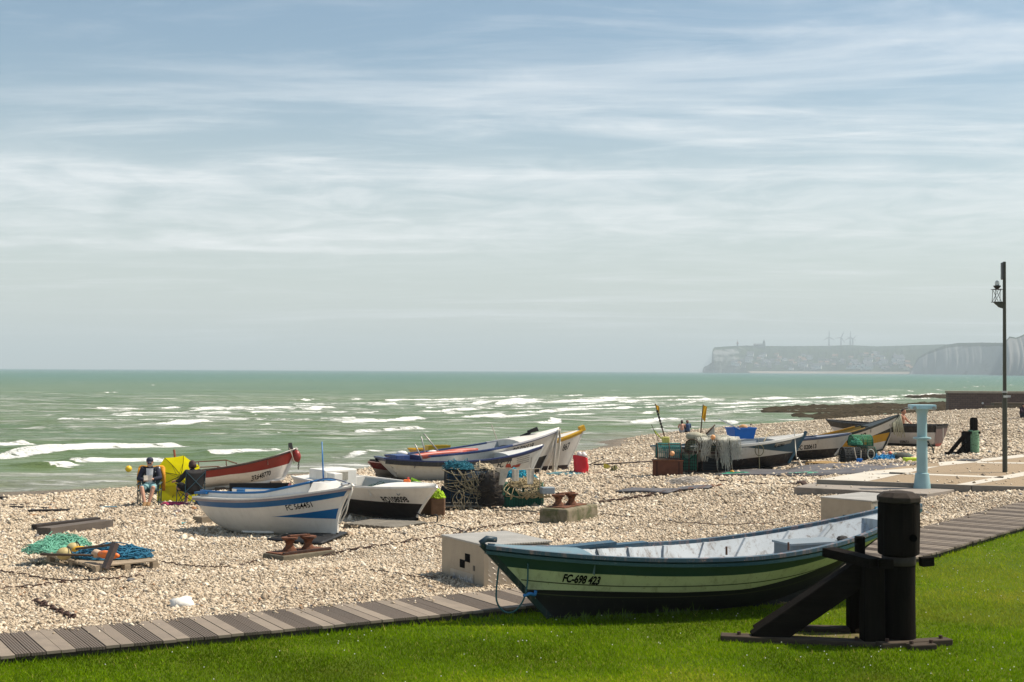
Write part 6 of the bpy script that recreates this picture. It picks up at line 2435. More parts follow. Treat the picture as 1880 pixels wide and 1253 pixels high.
def left_gear():
    z = -.19
    F, L, Rr = P(176, 1040, z), P(59, 1019, z), P(291, 1029, z)
    pallet(F, L, Rr, 'wooden pallet carrying ropes floats and an orange tool at left', PALW)
    c = (L + Rr) / 2
    top = z + .005
    pile(P(206, 1022, top), (.62, .42), .22, 110, .011, 11, ('rope_blue_teal', (.012, .115, .20)), 'rope_pile', 'heap of teal blue rope on the left pallet', 'rope', .1)
    pile(P(92, 1013, top), (.42, .40), .20, 60, .007, 12, ('net_sea_green', (.16, .42, .30)), 'net', 'loose sea green netting on the left end of the left pallet', 'net', .3, base=False)
    pile(P(118, 1004, top), (.42, .30), .30, 34, .007, 13, ('net_sea_green', (.16, .42, .30)), 'net', 'small bunch of sea green netting behind the cream floats', 'net', .3, base=False)
    fm = mat('float_cream', (.48, .38, .17), .6, .3, 8)
    for (px, py, r, lab) in ((118, 1017, .105, 'cream float tied with dark line on the left pallet, lower of two'), (134, 1006, .09, 'cream float on the left pallet, upper of two')):
        q = P(px, py, top + r)
        f = thing('float', lab, 'float', q, .3, 'cream floats on the left pallet')
        MB().ball((0, 0, 0), r, 16, 0, (1.25, 1, 1)).build('body', fm, f, True)
        MB().tube([(.02 * k, (r + .006) * math.cos(a), (r + .006) * math.sin(a)) for k, a in enumerate(np.linspace(0, 6.28, 14))], .012, 5).build('lashing', mat('rope_black', (.03, .03, .025), .8), f)
    q = P(146, 1011, top + .05)
    o = MB().ball(q, .10, 12, 0, (1.6, .8, .8)).build('float', mat('float_yellow', (.68, .36, .02), .5), None, True, loc=q)
    tag(o, 'yellow orange float between cream floats and blue rope', 'float')
    # long handled pick with a block head
    a, b = P(140, 1008, top + .22), P(209, 1000, top + .42)
    t = thing('anchor_pick', 'dark long handled tool with a broad head lying on the left pallet', 'tool', a)
    MB().cyl((0, 0, 0), b - a, .020, .022, 8).build('handle', wood('handle_wood', (.10, .07, .05)), t)
    MB().bar(b - a + Vector((.03, 0, .03)), b - a + Vector((-.10, -.1, -.36)), .16, .07).build('head', mat('head_brown', (.10, .07, .06), .7, .3, 12), t)
    a, b = P(75, 1018, top + .10), P(172, 1020, top + .12)
    stick(a, b, .022, _mats['handle_wood'], 'tool_handle', 'second dark handle lying low across the left pallet', 'tool')
    a, b = P(170, 1016, top + .14), P(217, 1021, top + .16)
    t = thing('float', 'orange spindle float with a pale end on the blue rope', 'float', a)
    d = b - a
    MB().tube([d * .3, d * .45, d * .8, d], [.05, .068, .062, .03], 10).build('body', paint('float_orange', (.80, .17, .012), .4), t, True)
    MB().tube([d * 0, d * .12, d * .30], [.03, .075, .055], 10).build('end', mat('float_pale', (.52, .38, .26), .6), t, True)
    # planks
    wg = wood('plank_grey', (.115, .095, .080), .85, 0, .35)
    wd = wood('plank_dark', (.045, .036, .032), .85, 0, .35)

    def plank(a, b, w, h, m, name, lab, cat='plank', lift=0.0):
        a, b = G(*a), G(*b)
        a.z += h / 2 + lift
        b.z += h / 2 + lift
        ln = (b - a).length
        o = MB().box((0, 0, 0), (ln, w, h)).build(name, m, None, loc=(0, 0, 0), bevel=.006)
        d = (b - a).normalized()
        s = Vector((-d.y, d.x, 0)).normalized()
        M = Matrix((d, s, d.cross(s))).transposed().to_4x4()
        M.translation = (a + b) / 2
        o.matrix_world = M
        return tag(o, lab, cat)
    plank((80, 984), (196, 968), .34, .17, wg, 'plank', 'thick grey brown plank lying nearest the camera on left shingle')
    plank((62, 975), (180, 961), .20, .14, wd, 'plank', 'dark plank lying close behind the thick grey brown plank')
    plank((55, 940), (132, 939), .18, .06, wd, 'plank', 'dark pointed board nearest of the boards at the left water edge')
    plank((20, 932), (90, 935), .14, .05, wd, 'plank', 'thin dark board in the middle of the left shingle')
    plank((-30, 930), (70, 927), .12, .04, wd, 'plank', 'long thin grey board farthest left on the shingle')
    plank((-20, 918), (12, 917), .2, .12, wd, 'beam', 'short dark beam end at the left picture edge', 'beam')
    plank((44, 911), (106, 905), .14, .05, wd, 'plank', 'dark board lying right at the left water edge')
    plank((54, 948), (82, 946), .10, .04, wood('driftwood', (.34, .18, .08)), 'driftwood', 'small orange brown driftwood piece below the dark boards', 'driftwood')
    plank((362, 962), (420, 955), .30, .16, wood('plank_tan', (.22, .18, .13)), 'plank', 'tan timber block under the stern of the white and blue boat')
    plank((183, 934), (212, 934), .16, .06, paint('oar_blue', (.10, .20, .25), .5), 'oar', 'blue grey oar end lying left of the seated man', 'oar')
    plank((210, 934), (246, 932), .06, .04, wd, 'batten', 'dark thin batten lying by the blue grey oar end', 'batten')
    # rocks
    def rock(px, py, sz, col, lab, seed, name='rock'):
        g = G(px, py)
        mb = MB()
        mb.ball((0, 0, 0), 1, 16)
        out = []
        for v in mb.v:
            n = mnoise.noise(Vector(v) * 1.3 + Vector((seed, 0, 0))) * .45 + mnoise.noise(Vector(v) * 3 + Vector((seed, 3, 0))) * .15
            out.append((v[0] * sz[0] * (1 + n), v[1] * sz[1] * (1 + n), v[2] * sz[2] * (1 + n)))
        mb.v = out
        o = mb.build(name, mat('rock_%d' % seed, col, .85, .2, 9, .6), None, True)
        o.location = g + Vector((0, 0, sz[2] * .45))
        tag(o, lab, 'rock')
    rock(334, 1114, (.17, .12, .085), (.74, .71, .65), 'large white chalk stone near the boardwalk at left', 3)
    rock(1471, 892, (.16, .12, .09), (.06, .035, .028), 'dark weedy stone beside the concrete slab', 5)
    rock(640, 984, (.10, .08, .06), (.34, .25, .17), 'tan stone just right of the white and blue boat bow', 8)
    rock(326, 941, (.10, .08, .05), (.20, .16, .15), 'grey stone on the shingle below the yellow umbrella', 11)
    rock(355, 936, (.08, .07, .06), (.35, .18, .09), 'small rusty orange stone by the dark camp chair', 13)
    rock(96, 925, (.07, .06, .03), (.48, .24, .08), 'small orange stone above the thin dark boards', 15)
    # yellow buoy afloat
    q = P(236, 865, SEA_Z + .12)
    q.z = SEA_Z + .22
    b = thing('buoy', 'round yellow buoy floating just off the beach', 'buoy', q)
    MB().ball((0, 0, 0), .16, 18).build('float', paint('buoy_yellow', (.80, .50, .01), .35), b, True)
    MB().cyl((0, 0, .15), (0, 0, .20), .03, n=8).build('eye', mat('ring_steel', (.45, .45, .43), .4, metal=.5), b)


def spool(parent, x, y, z, s=1.0):
    o = MB().lathe([(.13, 0), (.12, .03), (.075, .09), (.068, .13), (.10, .19), (.145, .215), (.148, .245), (.05, .25)], 18).build('spool', rust, parent, 40)
    o.location = (x, y, z)
    o.scale = (s, s, s)
    MB().cyl((x, y, z), (x, y, z + .29 * s), .02, n=8).build('pin', rust_dark, parent)


def winches():
    c = G(519, 1031)
    t = thing('cable_guide', 'rusty double spool cable guide on a low plate below the white and blue boat', 'cable guide', c, R(48), 'rusty cable guides')
    cm = mat('mossy_concrete', (.20, .165, .11), .9, .25, 5, .6, col2=(.075, .08, .03), amount=.45)
    MB().box((.60, .29, .02), (1.22, .60, .14), taper=.96).build('base', mat('mossy_dark', (.13, .11, .075), .9, .3, 5, .6), t, bevel=.02)
    MB().box((.60, .29, .100), (1.10, .50, .022)).build('plate', rust, t)
    MB().bar((.06, .06, .125), (1.14, .06, .125), .05, .03).build('edge_bar', rust_dark, t)
    spool(t, .42, .34, .11, 1.0)
    spool(t, .78, .26, .11, 1.0)
    MB().bar((.40, .34, .375), (.80, .26, .375), .10, .025).build('top_strap', rust, t)
    c = G(1041, 962)
    t = thing('cable_guide', 'rusty double spool cable guide on a mossy concrete block', 'cable guide', c, R(60), 'rusty cable guides')
    MB().box((.78, .36, .10), (1.56, .74, .42), taper=.96).build('base', cm, t, bevel=.05)
    MB().box((.72, .38, .322), (1.1, .46, .02)).build('plate', rust, t)
    spool(t, .42, .44, .33, 1.05)
    spool(t, .82, .32, .33, 1.05)
    MB().bar((.38, .45, .608), (.88, .30, .608), .11, .025).build('top_strap', rust, t)


def chain_along(pts, r, m, name, lab, cat='chain', link=.16):
    pts = smooth_pts(pts, 8)
    mb = MB()
    acc, last = 0, pts[0]
    i = 0
    rng = random.Random(len(pts))
    for p in pts[1:]:
        acc += (p - last).length
        if acc >= link:
            d = (p - last).normalized()
            s, u = frame(d)
            w = (s + u * (.5 if i % 2 else -.5)).normalized()
            c = p + Vector((rng.uniform(-.02, .02), rng.uniform(-.02, .02), .03))
            mb.tube([c + d * (link * .62 * math.cos(a)) + w * (link * .34 * math.sin(a)) for a in np.linspace(0, 5.5, 8)], r, 5, closed=True)
            acc = 0
            i += 1
        last = p
    o = mb.build(name, m, None, True, loc=pts[0])
    return tag(o, lab, cat)


def ground_line(pxs, r, m, name, lab, cat='rope', dz=.03):
    pts = []
    for q in pxs:
        g = G(*q)
        pts.append(g + Vector((0, 0, dz)))
    pts = smooth_pts(pts, 10)
    rng = random.Random(int(pxs[0][0]) + 5)
    pts = [p + Vector((rng.uniform(-.02, .02), rng.uniform(-.02, .02), rng.uniform(-.012, .012))) for p in pts]
    o = MB().tube(pts, r, 5).build(name, m, None, True, loc=pts[0])
    return tag(o, lab, cat)


def lines_on_beach():
    def gz(*q):
        g = G(*q)
        return g
    chain_along([gz(1096, 926), gz(1130, 921), gz(1180, 914), gz(1225, 906), gz(1250, 903)], .024, rust_dark, 'chain', 'heavy rusty chain running right from the mossy concrete block', link=.17)
    chain_along([gz(1255, 903), gz(1300, 897), gz(1322, 893)], .026, rust, 'chain', 'short thick rusty chain end beyond the dark rubber strip', link=.2)
    chain_along([gz(60, 1106), gz(85, 1116), gz(110, 1128), gz(134, 1137)], .017, rust_dark, 'chain', 'short rusty chain near the boardwalk at lower left', link=.12)
    chain_along([gz(985, 962), gz(940, 966), gz(880, 972), gz(830, 985), gz(760, 996), gz(690, 1006), gz(640, 1014), gz(592, 1024)], .011, rust_dark, 'chain', 'rusty chain between the two cable guides', link=.15)
    chain_along([gz(0, 1086), gz(60, 1080), gz(130, 1071), gz(170, 1070), gz(230, 1065), gz(262, 1062)], .010, rust_dark, 'chain', 'thin rusty chain crossing below the left pallet', link=.13)
    ground_line([(0, 1052), (40, 1057), (80, 1065), (120, 1070)], .012, rust_dark, 'cable', 'dark cable curving in from the left below the pallet', 'cable')
    ground_line([(470, 1033), (440, 1040), (400, 1044), (370, 1043), (330, 1040), (296, 1034)], .010, rust_dark, 'cable', 'thin cable from the low cable guide towards the left pallet', 'cable')
    ground_line([(680, 1050), (720, 1055), (760, 1062), (800, 1064)], .008, rust_dark, 'cable', 'thin brown cable ending at the metal locker', 'cable')
    ground_line([(1100, 945), (1170, 952), (1240, 960), (1330, 966), (1420, 962)], .008, rust_dark, 'cable', 'thin dark cable crossing the shingle behind the green boat', 'cable')
    ground_line([(1320, 884), (1360, 888), (1410, 891), (1460, 890)], .018, rust_dark, 'cable', 'dark cable lying in front of boat FC 527803', 'cable')
    ground_line([(1090, 868), (1120, 874), (1160, 880), (1190, 879)], .014, rust_dark, 'cable', 'dark cable lying right of the red bag', 'cable')
    ground_line([(787, 972), (800, 966), (815, 969), (840, 974), (860, 982), (880, 975)], .014, mat('rubber_black', (.012, .012, .013), .6), 'hose', 'black hose squiggling on stones by boat RO108098', 'hose')
    ground_line([(330, 965), (345, 961), (360, 958)], .02, mat('rope_teal2', (.02, .20, .22), .8), 'rope_end', 'short teal rope end by the tan timber block', 'rope')
    # long dark pole lying on the stones towards the rusty box
    a, b = G(1090, 858), G(1205, 852)
    stick(a + Vector((0, 0, .10)), b + Vector((0, 0, .12)), .03, wood('pole_dark', (.06, .045, .04)), 'pole', 'long dark pole lying between red bag and rusty box', 'pole')
    a, b = G(1072, 862), G(1109, 862)
    stick(a + Vector((0, 0, .10)), b + Vector((0, 0, .42)), .02, _mats['pole_dark'], 'pole', 'short dark pole leaning out of the red bag', 'pole')
    q = b + Vector((0, 0, .30))
    g = [[q + Vector((u * .26 - .02, .03 * math.sin(u * 6 + v), -.05 - v * .28 - .10 * u)) for u in np.linspace(0, 1, 6)] for v in (0, .5, 1)]
    o = MB().sheet(g).build('flag', mat('flag_pale_yellow', (.60, .52, .08), .7), None, True, loc=q)
    tag(o, 'small pale yellow flag on the pole beside the red bag', 'flag')


def mats_on_ground():
    rub = mat('rubber', (.085, .080, .085), .75, .25, 2.0, .4, col2=(.14, .13, .125), amount=.4)

    def mat_sheet(px, lab, name='rubber_mat', m=rub, dz=.035, seed=1):
        pts = [G(*q) for q in px]
        c = sum(pts, Vector()) / len(pts)
        q = [(p.x, p.y) for p in pts]
        rows = []
        n = 14
        for i in range(n + 1):
            u = i / n
            a, b = pts[0].lerp(pts[1], u), pts[3].lerp(pts[2], u)
            rows.append([])
            for j in range(7):
                p = a.lerp(b, j / 6)
                rows[-1].append((p.x, p.y, zb(p.x, p.y) + dz + .025 * math.sin(p.x * 2.1 + seed) * math.sin(p.y * 1.3)))
        mb = MB().sheet(rows)
        o = mb.build(name, m, None, 40, loc=c)
        s = o.modifiers.new('thickness', 'SOLIDIFY')
        s.thickness = .03
        tag(o, lab, 'mat')
    mat_sheet([(1400, 876), (1680, 871), (1700, 853), (1490, 856)], 'wide grey rubber mat between the teal boat and esplanade', seed=2)
    mat_sheet([(1310, 876), (1480, 874), (1500, 866), (1330, 868)], 'narrow grey rubber mat under the teal bowed boat', dz=.05, seed=3)
    mat_sheet([(1130, 907), (1225, 910), (1262, 899), (1160, 899)], 'dark rubber strip crossed by the heavy rusty chain', seed=4)
    mat_sheet([(1232, 904), (1300, 900), (1310, 896), (1250, 897)], 'small dark rubber strip right of the chain', seed=5)
    mat_sheet([(488, 993), (590, 1003), (640, 984), (560, 980)], 'black rubber sheet under the white and blue boat bow', m=mat('rubber_black', (.012, .012, .013), .6), seed=6)
    q = [P(*k, PLAZA_Z) for k in ((1757, 846.5), (1790, 848), (1800, 845), (1770, 844))]
    o = MB().prism(q, PLAZA_Z + .005, PLAZA_Z + .03).build('cover_plate', mat('cover_dark', (.05, .045, .04), .6))
    tag(o, 'dark steel cover plate at the esplanade edge', 'plate')


# ---- pots, nets and flags


def pot(c, L, W, H, rot, fm, nm, lab, group, cat='lobster pot', sp=.065, r=.006, rounded=True, dense=None):
    t = thing('lobster_pot', lab, cat, c, rot, group)
    k = 9

    def arc(x, n=k):
        out = []
        for i in range(n + 1):
            a = math.pi * i / n
            if rounded:
                out.append(Vector((x, -W / 2 * math.cos(a), .03 + (H - .03) * min(1, math.sin(a) ** .55 if 0 < i < n else 0))))
            else:
                u = i / n
                out.append(Vector((x, -W / 2 if u < .33 else (W / 2 if u > .67 else -W / 2 + W * (u - .33) / .34), .03 + (H - .03) * min(1, min(u, 1 - u) / .33))))
        return out
    mb = MB()
    for x in (-L / 2, 0, L / 2):
        mb.tube(arc(x), .017, 6)
        mb.cyl((x, -W / 2, .03), (x, W / 2, .03), .017, n=6)
    for y in (-W / 2, W / 2):
        mb.cyl((-L / 2, y, .03), (L / 2, y, .03), .017, n=6)
    for i in (3, 6):
        a = arc(0)[i]
        mb.cyl((-L / 2, a.y, a.z), (L / 2, a.y, a.z), .014, n=6)
    mb.build('frame', fm, t, True)
    mb = MB()
    n = max(4, int(L / sp))
    for i in range(n + 1):
        mb.tube(arc(-L / 2 + L * i / n), r, 3)
    for i in range(1, 18):
        p = arc(0, 18)[i]
        mb.tube([(-L / 2, p.y, p.z), (L / 2, p.y, p.z)], r, 3)
    for x in (-L / 2, L / 2):
        ar = arc(x, 14)
        for i in range(1, 14):
            mb.tube([(x, ar[i].y, .03), ar[i]], r, 3)
        for z in np.arange(.09, H, sp):
            ys = [p.y for p in ar if p.z >= z]
            if len(ys) > 1:
                mb.tube([(x, min(ys), z), (x, max(ys), z)], r, 3)
    mb.build('netting', nm, t)
    # the inner chamber with its funnel
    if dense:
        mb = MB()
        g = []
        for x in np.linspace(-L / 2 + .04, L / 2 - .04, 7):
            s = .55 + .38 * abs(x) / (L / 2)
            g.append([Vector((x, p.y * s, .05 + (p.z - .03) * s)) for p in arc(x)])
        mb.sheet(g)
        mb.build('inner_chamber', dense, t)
    return t


def left_pots():
    fb, nb = mat('frame_black', (.018, .018, .018), .7), mat('net_black', (.022, .026, .028), .85)
    nblue, ngreen = mat('net_blue', (.006, .038, .080), .85, .7, 3), mat('net_green', (.015, .14, .085), .8, .3, 4)
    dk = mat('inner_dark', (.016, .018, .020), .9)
    grp = 'dark pots in the left stack'
    base = G(862, 936)
    z0 = max(base.z, zb(base.x, 36.4)) + .10
    F = Vector((-2.0, 35.05, z0 + .04))
    pallet(F, F + Vector((-.1, 1.1, 0)), F + Vector((1.45, -.05, 0)), 'grey pallet under the stack of dark lobster pots', PALG, h=.12)
    z1 = z0 + .05
    X = lambda px, d: (px - 940) / FPX * d
    labs = ['black pot with blue netting at the lower left of the left stack', 'black pot with blue netting at the lower right of the left stack', 'black pot with blue netting at the upper left of the left stack', 'black pot with blue netting at the upper right of the left stack']
    i = 0
    for row in (0, 1):
        for px in (833 + row * 7, 872 + row * 4):
            pot((X(px, 35.6), 35.6, z1 + row * .46), .56, .60, .45, .06 * (i - 1), fb, nblue, labs[i], grp, dense=dk, sp=.06, r=.0075)
            i += 1
    pot((X(846, 36.4), 36.4, z1), .8, .55, .85, .1, fb, nb, 'tall black pot hidden behind the blue netted pots', grp, dense=dk)
    # black net bundle
    c = Vector((X(904, 35.25), 35.25, z1))
    rng = random.Random(5)
    o = thing('net_bundle', 'black net bundle standing between blue netted pots and green pot', 'net', c)
    mb = MB()
    g = []
    for j in range(12):
        v = j / 11
        row = []
        for k in range(25):
            a = 2 * math.pi * k / 24
            rr = (.38 * (1 - .45 * v ** 2)) * (1 + .55 * mnoise.noise(Vector((math.cos(a) * 1.6, math.sin(a) * 1.6, v * 2.2 + 4))) + .35 * mnoise.noise(Vector((math.cos(a) * 4, math.sin(a) * 4, v * 6)))) * (1 if j < 11 else .35)
            row.append((rr * math.cos(a), rr * .9 * math.sin(a), .86 * v))
        g.append(row)
    mb.sheet(g)
    mb.build('net', mat('net_sooty', (.020, .016, .014), .95, .6, 9, 1.0), o, True)
    mb = MB()
    for k in range(70):
        a0, h = rng.uniform(0, 6.28), rng.uniform(.05, .85)
        pts = []
        for i in range(7):
            a = a0 + i * .25
            rr = .36 * (1 - .35 * (h / .86) ** 2) + .03
            pts.append((rr * math.cos(a), rr * .9 * math.sin(a), h + rng.uniform(-.06, .06)))
        mb.tube(pts, .008, 3)
    mb.build('meshes', mat('net_brown_black', (.05, .04, .03), .9, .5, 8), o)
    # green pot with a heap of straw coloured rope
    c = Vector((X(962, 35.4), 35.4, z1 - .08))
    gp = pot(c, 1.02, .80, .66, -.05, mat('frame_green', (.02, .09, .06), .7), ngreen, 'green netted pot heaped with straw coloured rope at the right of the left stack', grp, sp=.042, r=.006, dense=mat('inner_green', (.012, .05, .034), .95, .7, 5))
    pile(c + Vector((.05, -.05, .55)), (.46, .34), .30, 70, .011, 21, ('rope_straw', (.34, .27, .15)), 'rope_pile', 'straw coloured rope heaped on the green pot', 'rope', base=False)
    mb = MB()
    for k in range(26):
        x0 = c.x + rng.uniform(-.38, .48)
        pts = [Vector((x0, c.y - .1, c.z + .66)), Vector((x0 + rng.uniform(-.2, .2), c.y - .42, c.z + .50)), Vector((x0 + rng.uniform(-.3, .3), c.y - .45, c.z + rng.uniform(.25, .42))), Vector((x0 + rng.uniform(-.2, .35), c.y - .43, c.z + rng.uniform(.30, .50)))]
        mb.tube(smooth_pts(pts, 3), .011, 4)
    o = mb.build('rope_tangle', mat('rope_straw', (.34, .27, .15)), None, True, loc=c)
    tag(o, 'loops of straw rope drooping over the front of the green pot', 'rope')
    pile(Vector((X(957, 35.9), 35.7, z1 + .66)), (.42, .28), .26, 34, .012, 22, ('rope_turquoise', (.01, .24, .34)), 'rope_pile', 'turquoise rope lying on top of the left pots', 'rope', base=False)
    pile(Vector((X(845, 35.9), 35.6, z1 + .90)), (.42, .28), .30, 28, .010, 23, ('rope_turquoise_dark', (.01, .12, .17)), 'rope_pile', 'dark turquoise rope on the upper left pots', 'rope', base=False)
    pile(Vector((X(888, 35.9), 35.7, z1 + .88)), (.30, .24), .20, 26, .014, 24, ('rope_cream', (.46, .38, .26)), 'rope_pile', 'cream rope crowning the left stack of pots', 'rope', base=False)
    # loose lines hanging over the pots
    mb = MB()
    for k in range(30):
        x0, x1 = X(rng.uniform(808, 880), 35.25), X(rng.uniform(840, 925), 35.25)
        za, zc = z1 + rng.uniform(.45, .98), z1 + rng.uniform(.25, .95)
        sag = rng.uniform(.05, .40)
        pts = [Vector((x0 + (x1 - x0) * u + rng.uniform(-.02, .02), 35.24 - rng.uniform(0, .04), za + (zc - za) * u - sag * 4 * u * (1 - u))) for u in np.linspace(0, 1, 6)]
        mb.tube(smooth_pts(pts, 4), rng.choice((.006, .007, .010)), 4)
    lo = MB()
    for k in range(14):
        x0 = X(rng.uniform(835, 885), 35.1)
        zt = z1 + rng.uniform(.1, .5)
        pts = [Vector((x0 + rng.uniform(-.1, .1), 35.05 - .05 * i, max(z1 - .12, zt - .17 * i))) for i in range(5)]
        lo.tube(smooth_pts(pts, 3), .007, 4)
    o = lo.build('rope_end', mat('rope_khaki', (.26, .22, .14), .9, .3, 20), None, True, loc=(X(900, 35.1), 35.1, z1))
    tag(o, 'loose rope ends trailing on the stones below the left pots', 'rope')
    o = mb.build('rope_tangle', mat('rope_khaki', (.26, .22, .14), .9, .3, 20), None, True, loc=(X(870, 35.2), 35.2, z1))
    tag(o, 'khaki lines trailing down the front of the blue netted pots', 'rope')
    p0 = Vector((X(905, 35.15), 35.15, z1 + .98))
    o = MB().tube(smooth_pts([p0, p0 + Vector((-.08, -.04, -.2)), p0 + Vector((.0, -.06, -.55)), p0 + Vector((.05, -.06, -.75)), p0 + Vector((-.05, -.1, -.92)), p0 + Vector((-.16, -.15, -1.0))], 6), .013, 5).build('rope', mat('rope_khaki', (.26, .22, .14), .9, .3, 20), None, True, loc=p0)
    tag(o, 'single pale line hanging down the front of the black net bundle', 'rope')
    # bunting
    a, b = Vector((X(908, 35.0), 35.0, z1 + 1.0)), Vector((X(992, 35.0), 35.0, z1 + .97))
    bt = thing('bunting', 'string of faded white pennants above the green pot', 'bunting', a)
    MB().tube([(0, 0, 0), (b - a) * .5 + Vector((0, 0, -.04)), (b - a)], .007, 4).build('string', mat('rope_pale', (.45, .40, .32), .85, .2, 40), bt)
    pm = mat('pennant_white', (.44, .40, .33), .85, .3, 5)
    pc = [pm, pm, pm, mat('pennant_red', (.42, .08, .05), .8)]
    for k, (px, w, h, mm) in enumerate(((920, .22, .40, pm), (941, .18, .30, pm), (967, .22, .38, pm), (929, .16, .10, pc[3]))):
        x = X(px, 35.0) - a.x
        sg = 1 if k < 3 else -1
        g = [[(x + (u - .5) * w * (1 - .35 * v * (k != 1)) + w / 2 - .1 * v * (k == 0) * .8, -.03 * math.sin(u * 3 + k) - .05 * v, -.03 - sg * v * h - (.02 if k < 3 else -.02)) for u in np.linspace(0, 1, 5)] for v in np.linspace(0, 1, 5)]
        MB().sheet(g).build('pennant', mm, bt, True)
    for q in (a, b):
        stick(Vector((q.x, q.y + .02, z1 + .2)), Vector((q.x, q.y + .02, q.z + .01)), .012, wood('stick_pale', (.35, .28, .2)), 'stick', 'thin stick holding up one end of the white pennants', 'stick', 'sticks of the bunting')
    # small grey box on the stones
    q = G(1007, 893)
    q.z += .33
    o = MB().box((0, 0, 0), (.34, .26, .17), Matrix.Rotation(.3, 3, 'Z')).build('box', mat('box_grey', (.22, .26, .29), .5), None, bevel=.02)
    o.location = Vector((X(1006, 34.9), 34.9, z1 + .42))
    tag(o, 'small blue grey box at the right end of the green pot', 'box')
    # lime green crate and rag behind the white and black boat
    q = Vector((X(782, 33.4), 33.4, zb(X(782, 33.4), 33.4)))
    bx = thing('fish_crate', 'lime green plastic crate tipped behind the bow of boat RO108098', 'crate', q + Vector((-.05, .1, .60)), -.3)
    lm = paint('plastic_lime', (.25, .48, .02), .4, (.2, .3, .05), .15)
    rm = Matrix.Rotation(.38, 3, 'Y') @ Matrix.Rotation(-.5, 3, 'X')
    MB().box((0, 0, .12), (.62, .40, .05), rm).build('bottom', lm, bx)
    mb = MB()
    for cc, ss in (((0, -.20, .02), (.62, .03, .18)), ((0, .20, .02), (.62, .03, .18)), ((.31, 0, .02), (.03, .40, .18)), ((-.31, 0, .02), (.03, .40, .18))):
        mb.box(rm @ Vector(cc) + Vector((0, 0, .02)), ss, rm)
    mb.build('sides', lm, bx)
    MB().box((.0, .12, -.36), (.5, .35, .62)).build('stand', mat('stand_brown', (.13, .075, .04), .8), bx)
    o = pile(Vector((X(806, 33.2), 33.2, q.z + .45)), (.16, .12), .20, 30, .016, 33, ('rag_lime', (.34, .52, .02)), 'rag', 'crumpled lime green rag by the black pots', 'rag')
    st = MB().box((0, 0, .25), (.34, .3, .5)).build('drum', mat('drum_brown', (.16, .09, .05), .8, .3, 8), None, bevel=.03)
    st.location = Vector((X(806, 33.2), 33.25, q.z - .02))
    tag(st, 'brown block under the lime rag beside the pots', 'block')
    for k, (px, py) in enumerate(((905, 943), (860, 941), (950, 944))):
        a = G(px - 40, py)
        b = G(px + 38, py)
    ground_line([(905, 940), (940, 941), (985, 943)], .02, wood('stick_grey', (.20, .18, .15)), 'stick', 'grey batten lying before the green pot', 'batten', .05)


def red_bag():
    c = G(1066, 871)
    t = thing('plastic_bag', 'bright red plastic sack stuffed with white film by the bows', 'sack', c)
    rd = paint('sack_red', (.62, .018, .030), .45, (.3, .02, .03), .1)
    g = []
    for j in range(10):
        v = j / 9
        row = []
        for k in range(21):
            a = 2 * math.pi * k / 20
            e = 1 + .10 * math.sin(3 * a + j * .5) + .05 * math.sin(7 * a - j)
            row.append((.27 * e * math.cos(a) * (1 - .05 * v), .18 * e * math.sin(a), .64 * v * (1 + .10 * math.cos(a + 2.6))))
        g.append(row)
    MB().sheet(g).build('sack', rd, t, True)
    wf = mat('film_white', (.68, .62, .60), .4, .15, 8)
    mb = MB()
    rng = random.Random(3)
    for k in range(9):
        mb.ball((rng.uniform(-.15, .22), rng.uniform(-.10, .05), .60 + rng.uniform(-.02, .14)), .09, 8, 0, (1, .8, rng.uniform(.7, 1.5)))
    mb.build('white_film', wf, t, True)
    pile(G(1040, 872) + Vector((0, 0, .0)), (.75, .35), .10, 40, .012, 44, ('net_teal_pale', (.12, .24, .26)), 'net', 'pale teal net lying left of the red sack', 'net', base=False)
    pile(G(1128, 866), (.14, .12), .22, 16, .02, 45, ('weed_olive', (.16, .15, .06)), 'weed', 'small olive clump of weed right of the red sack', 'weed')


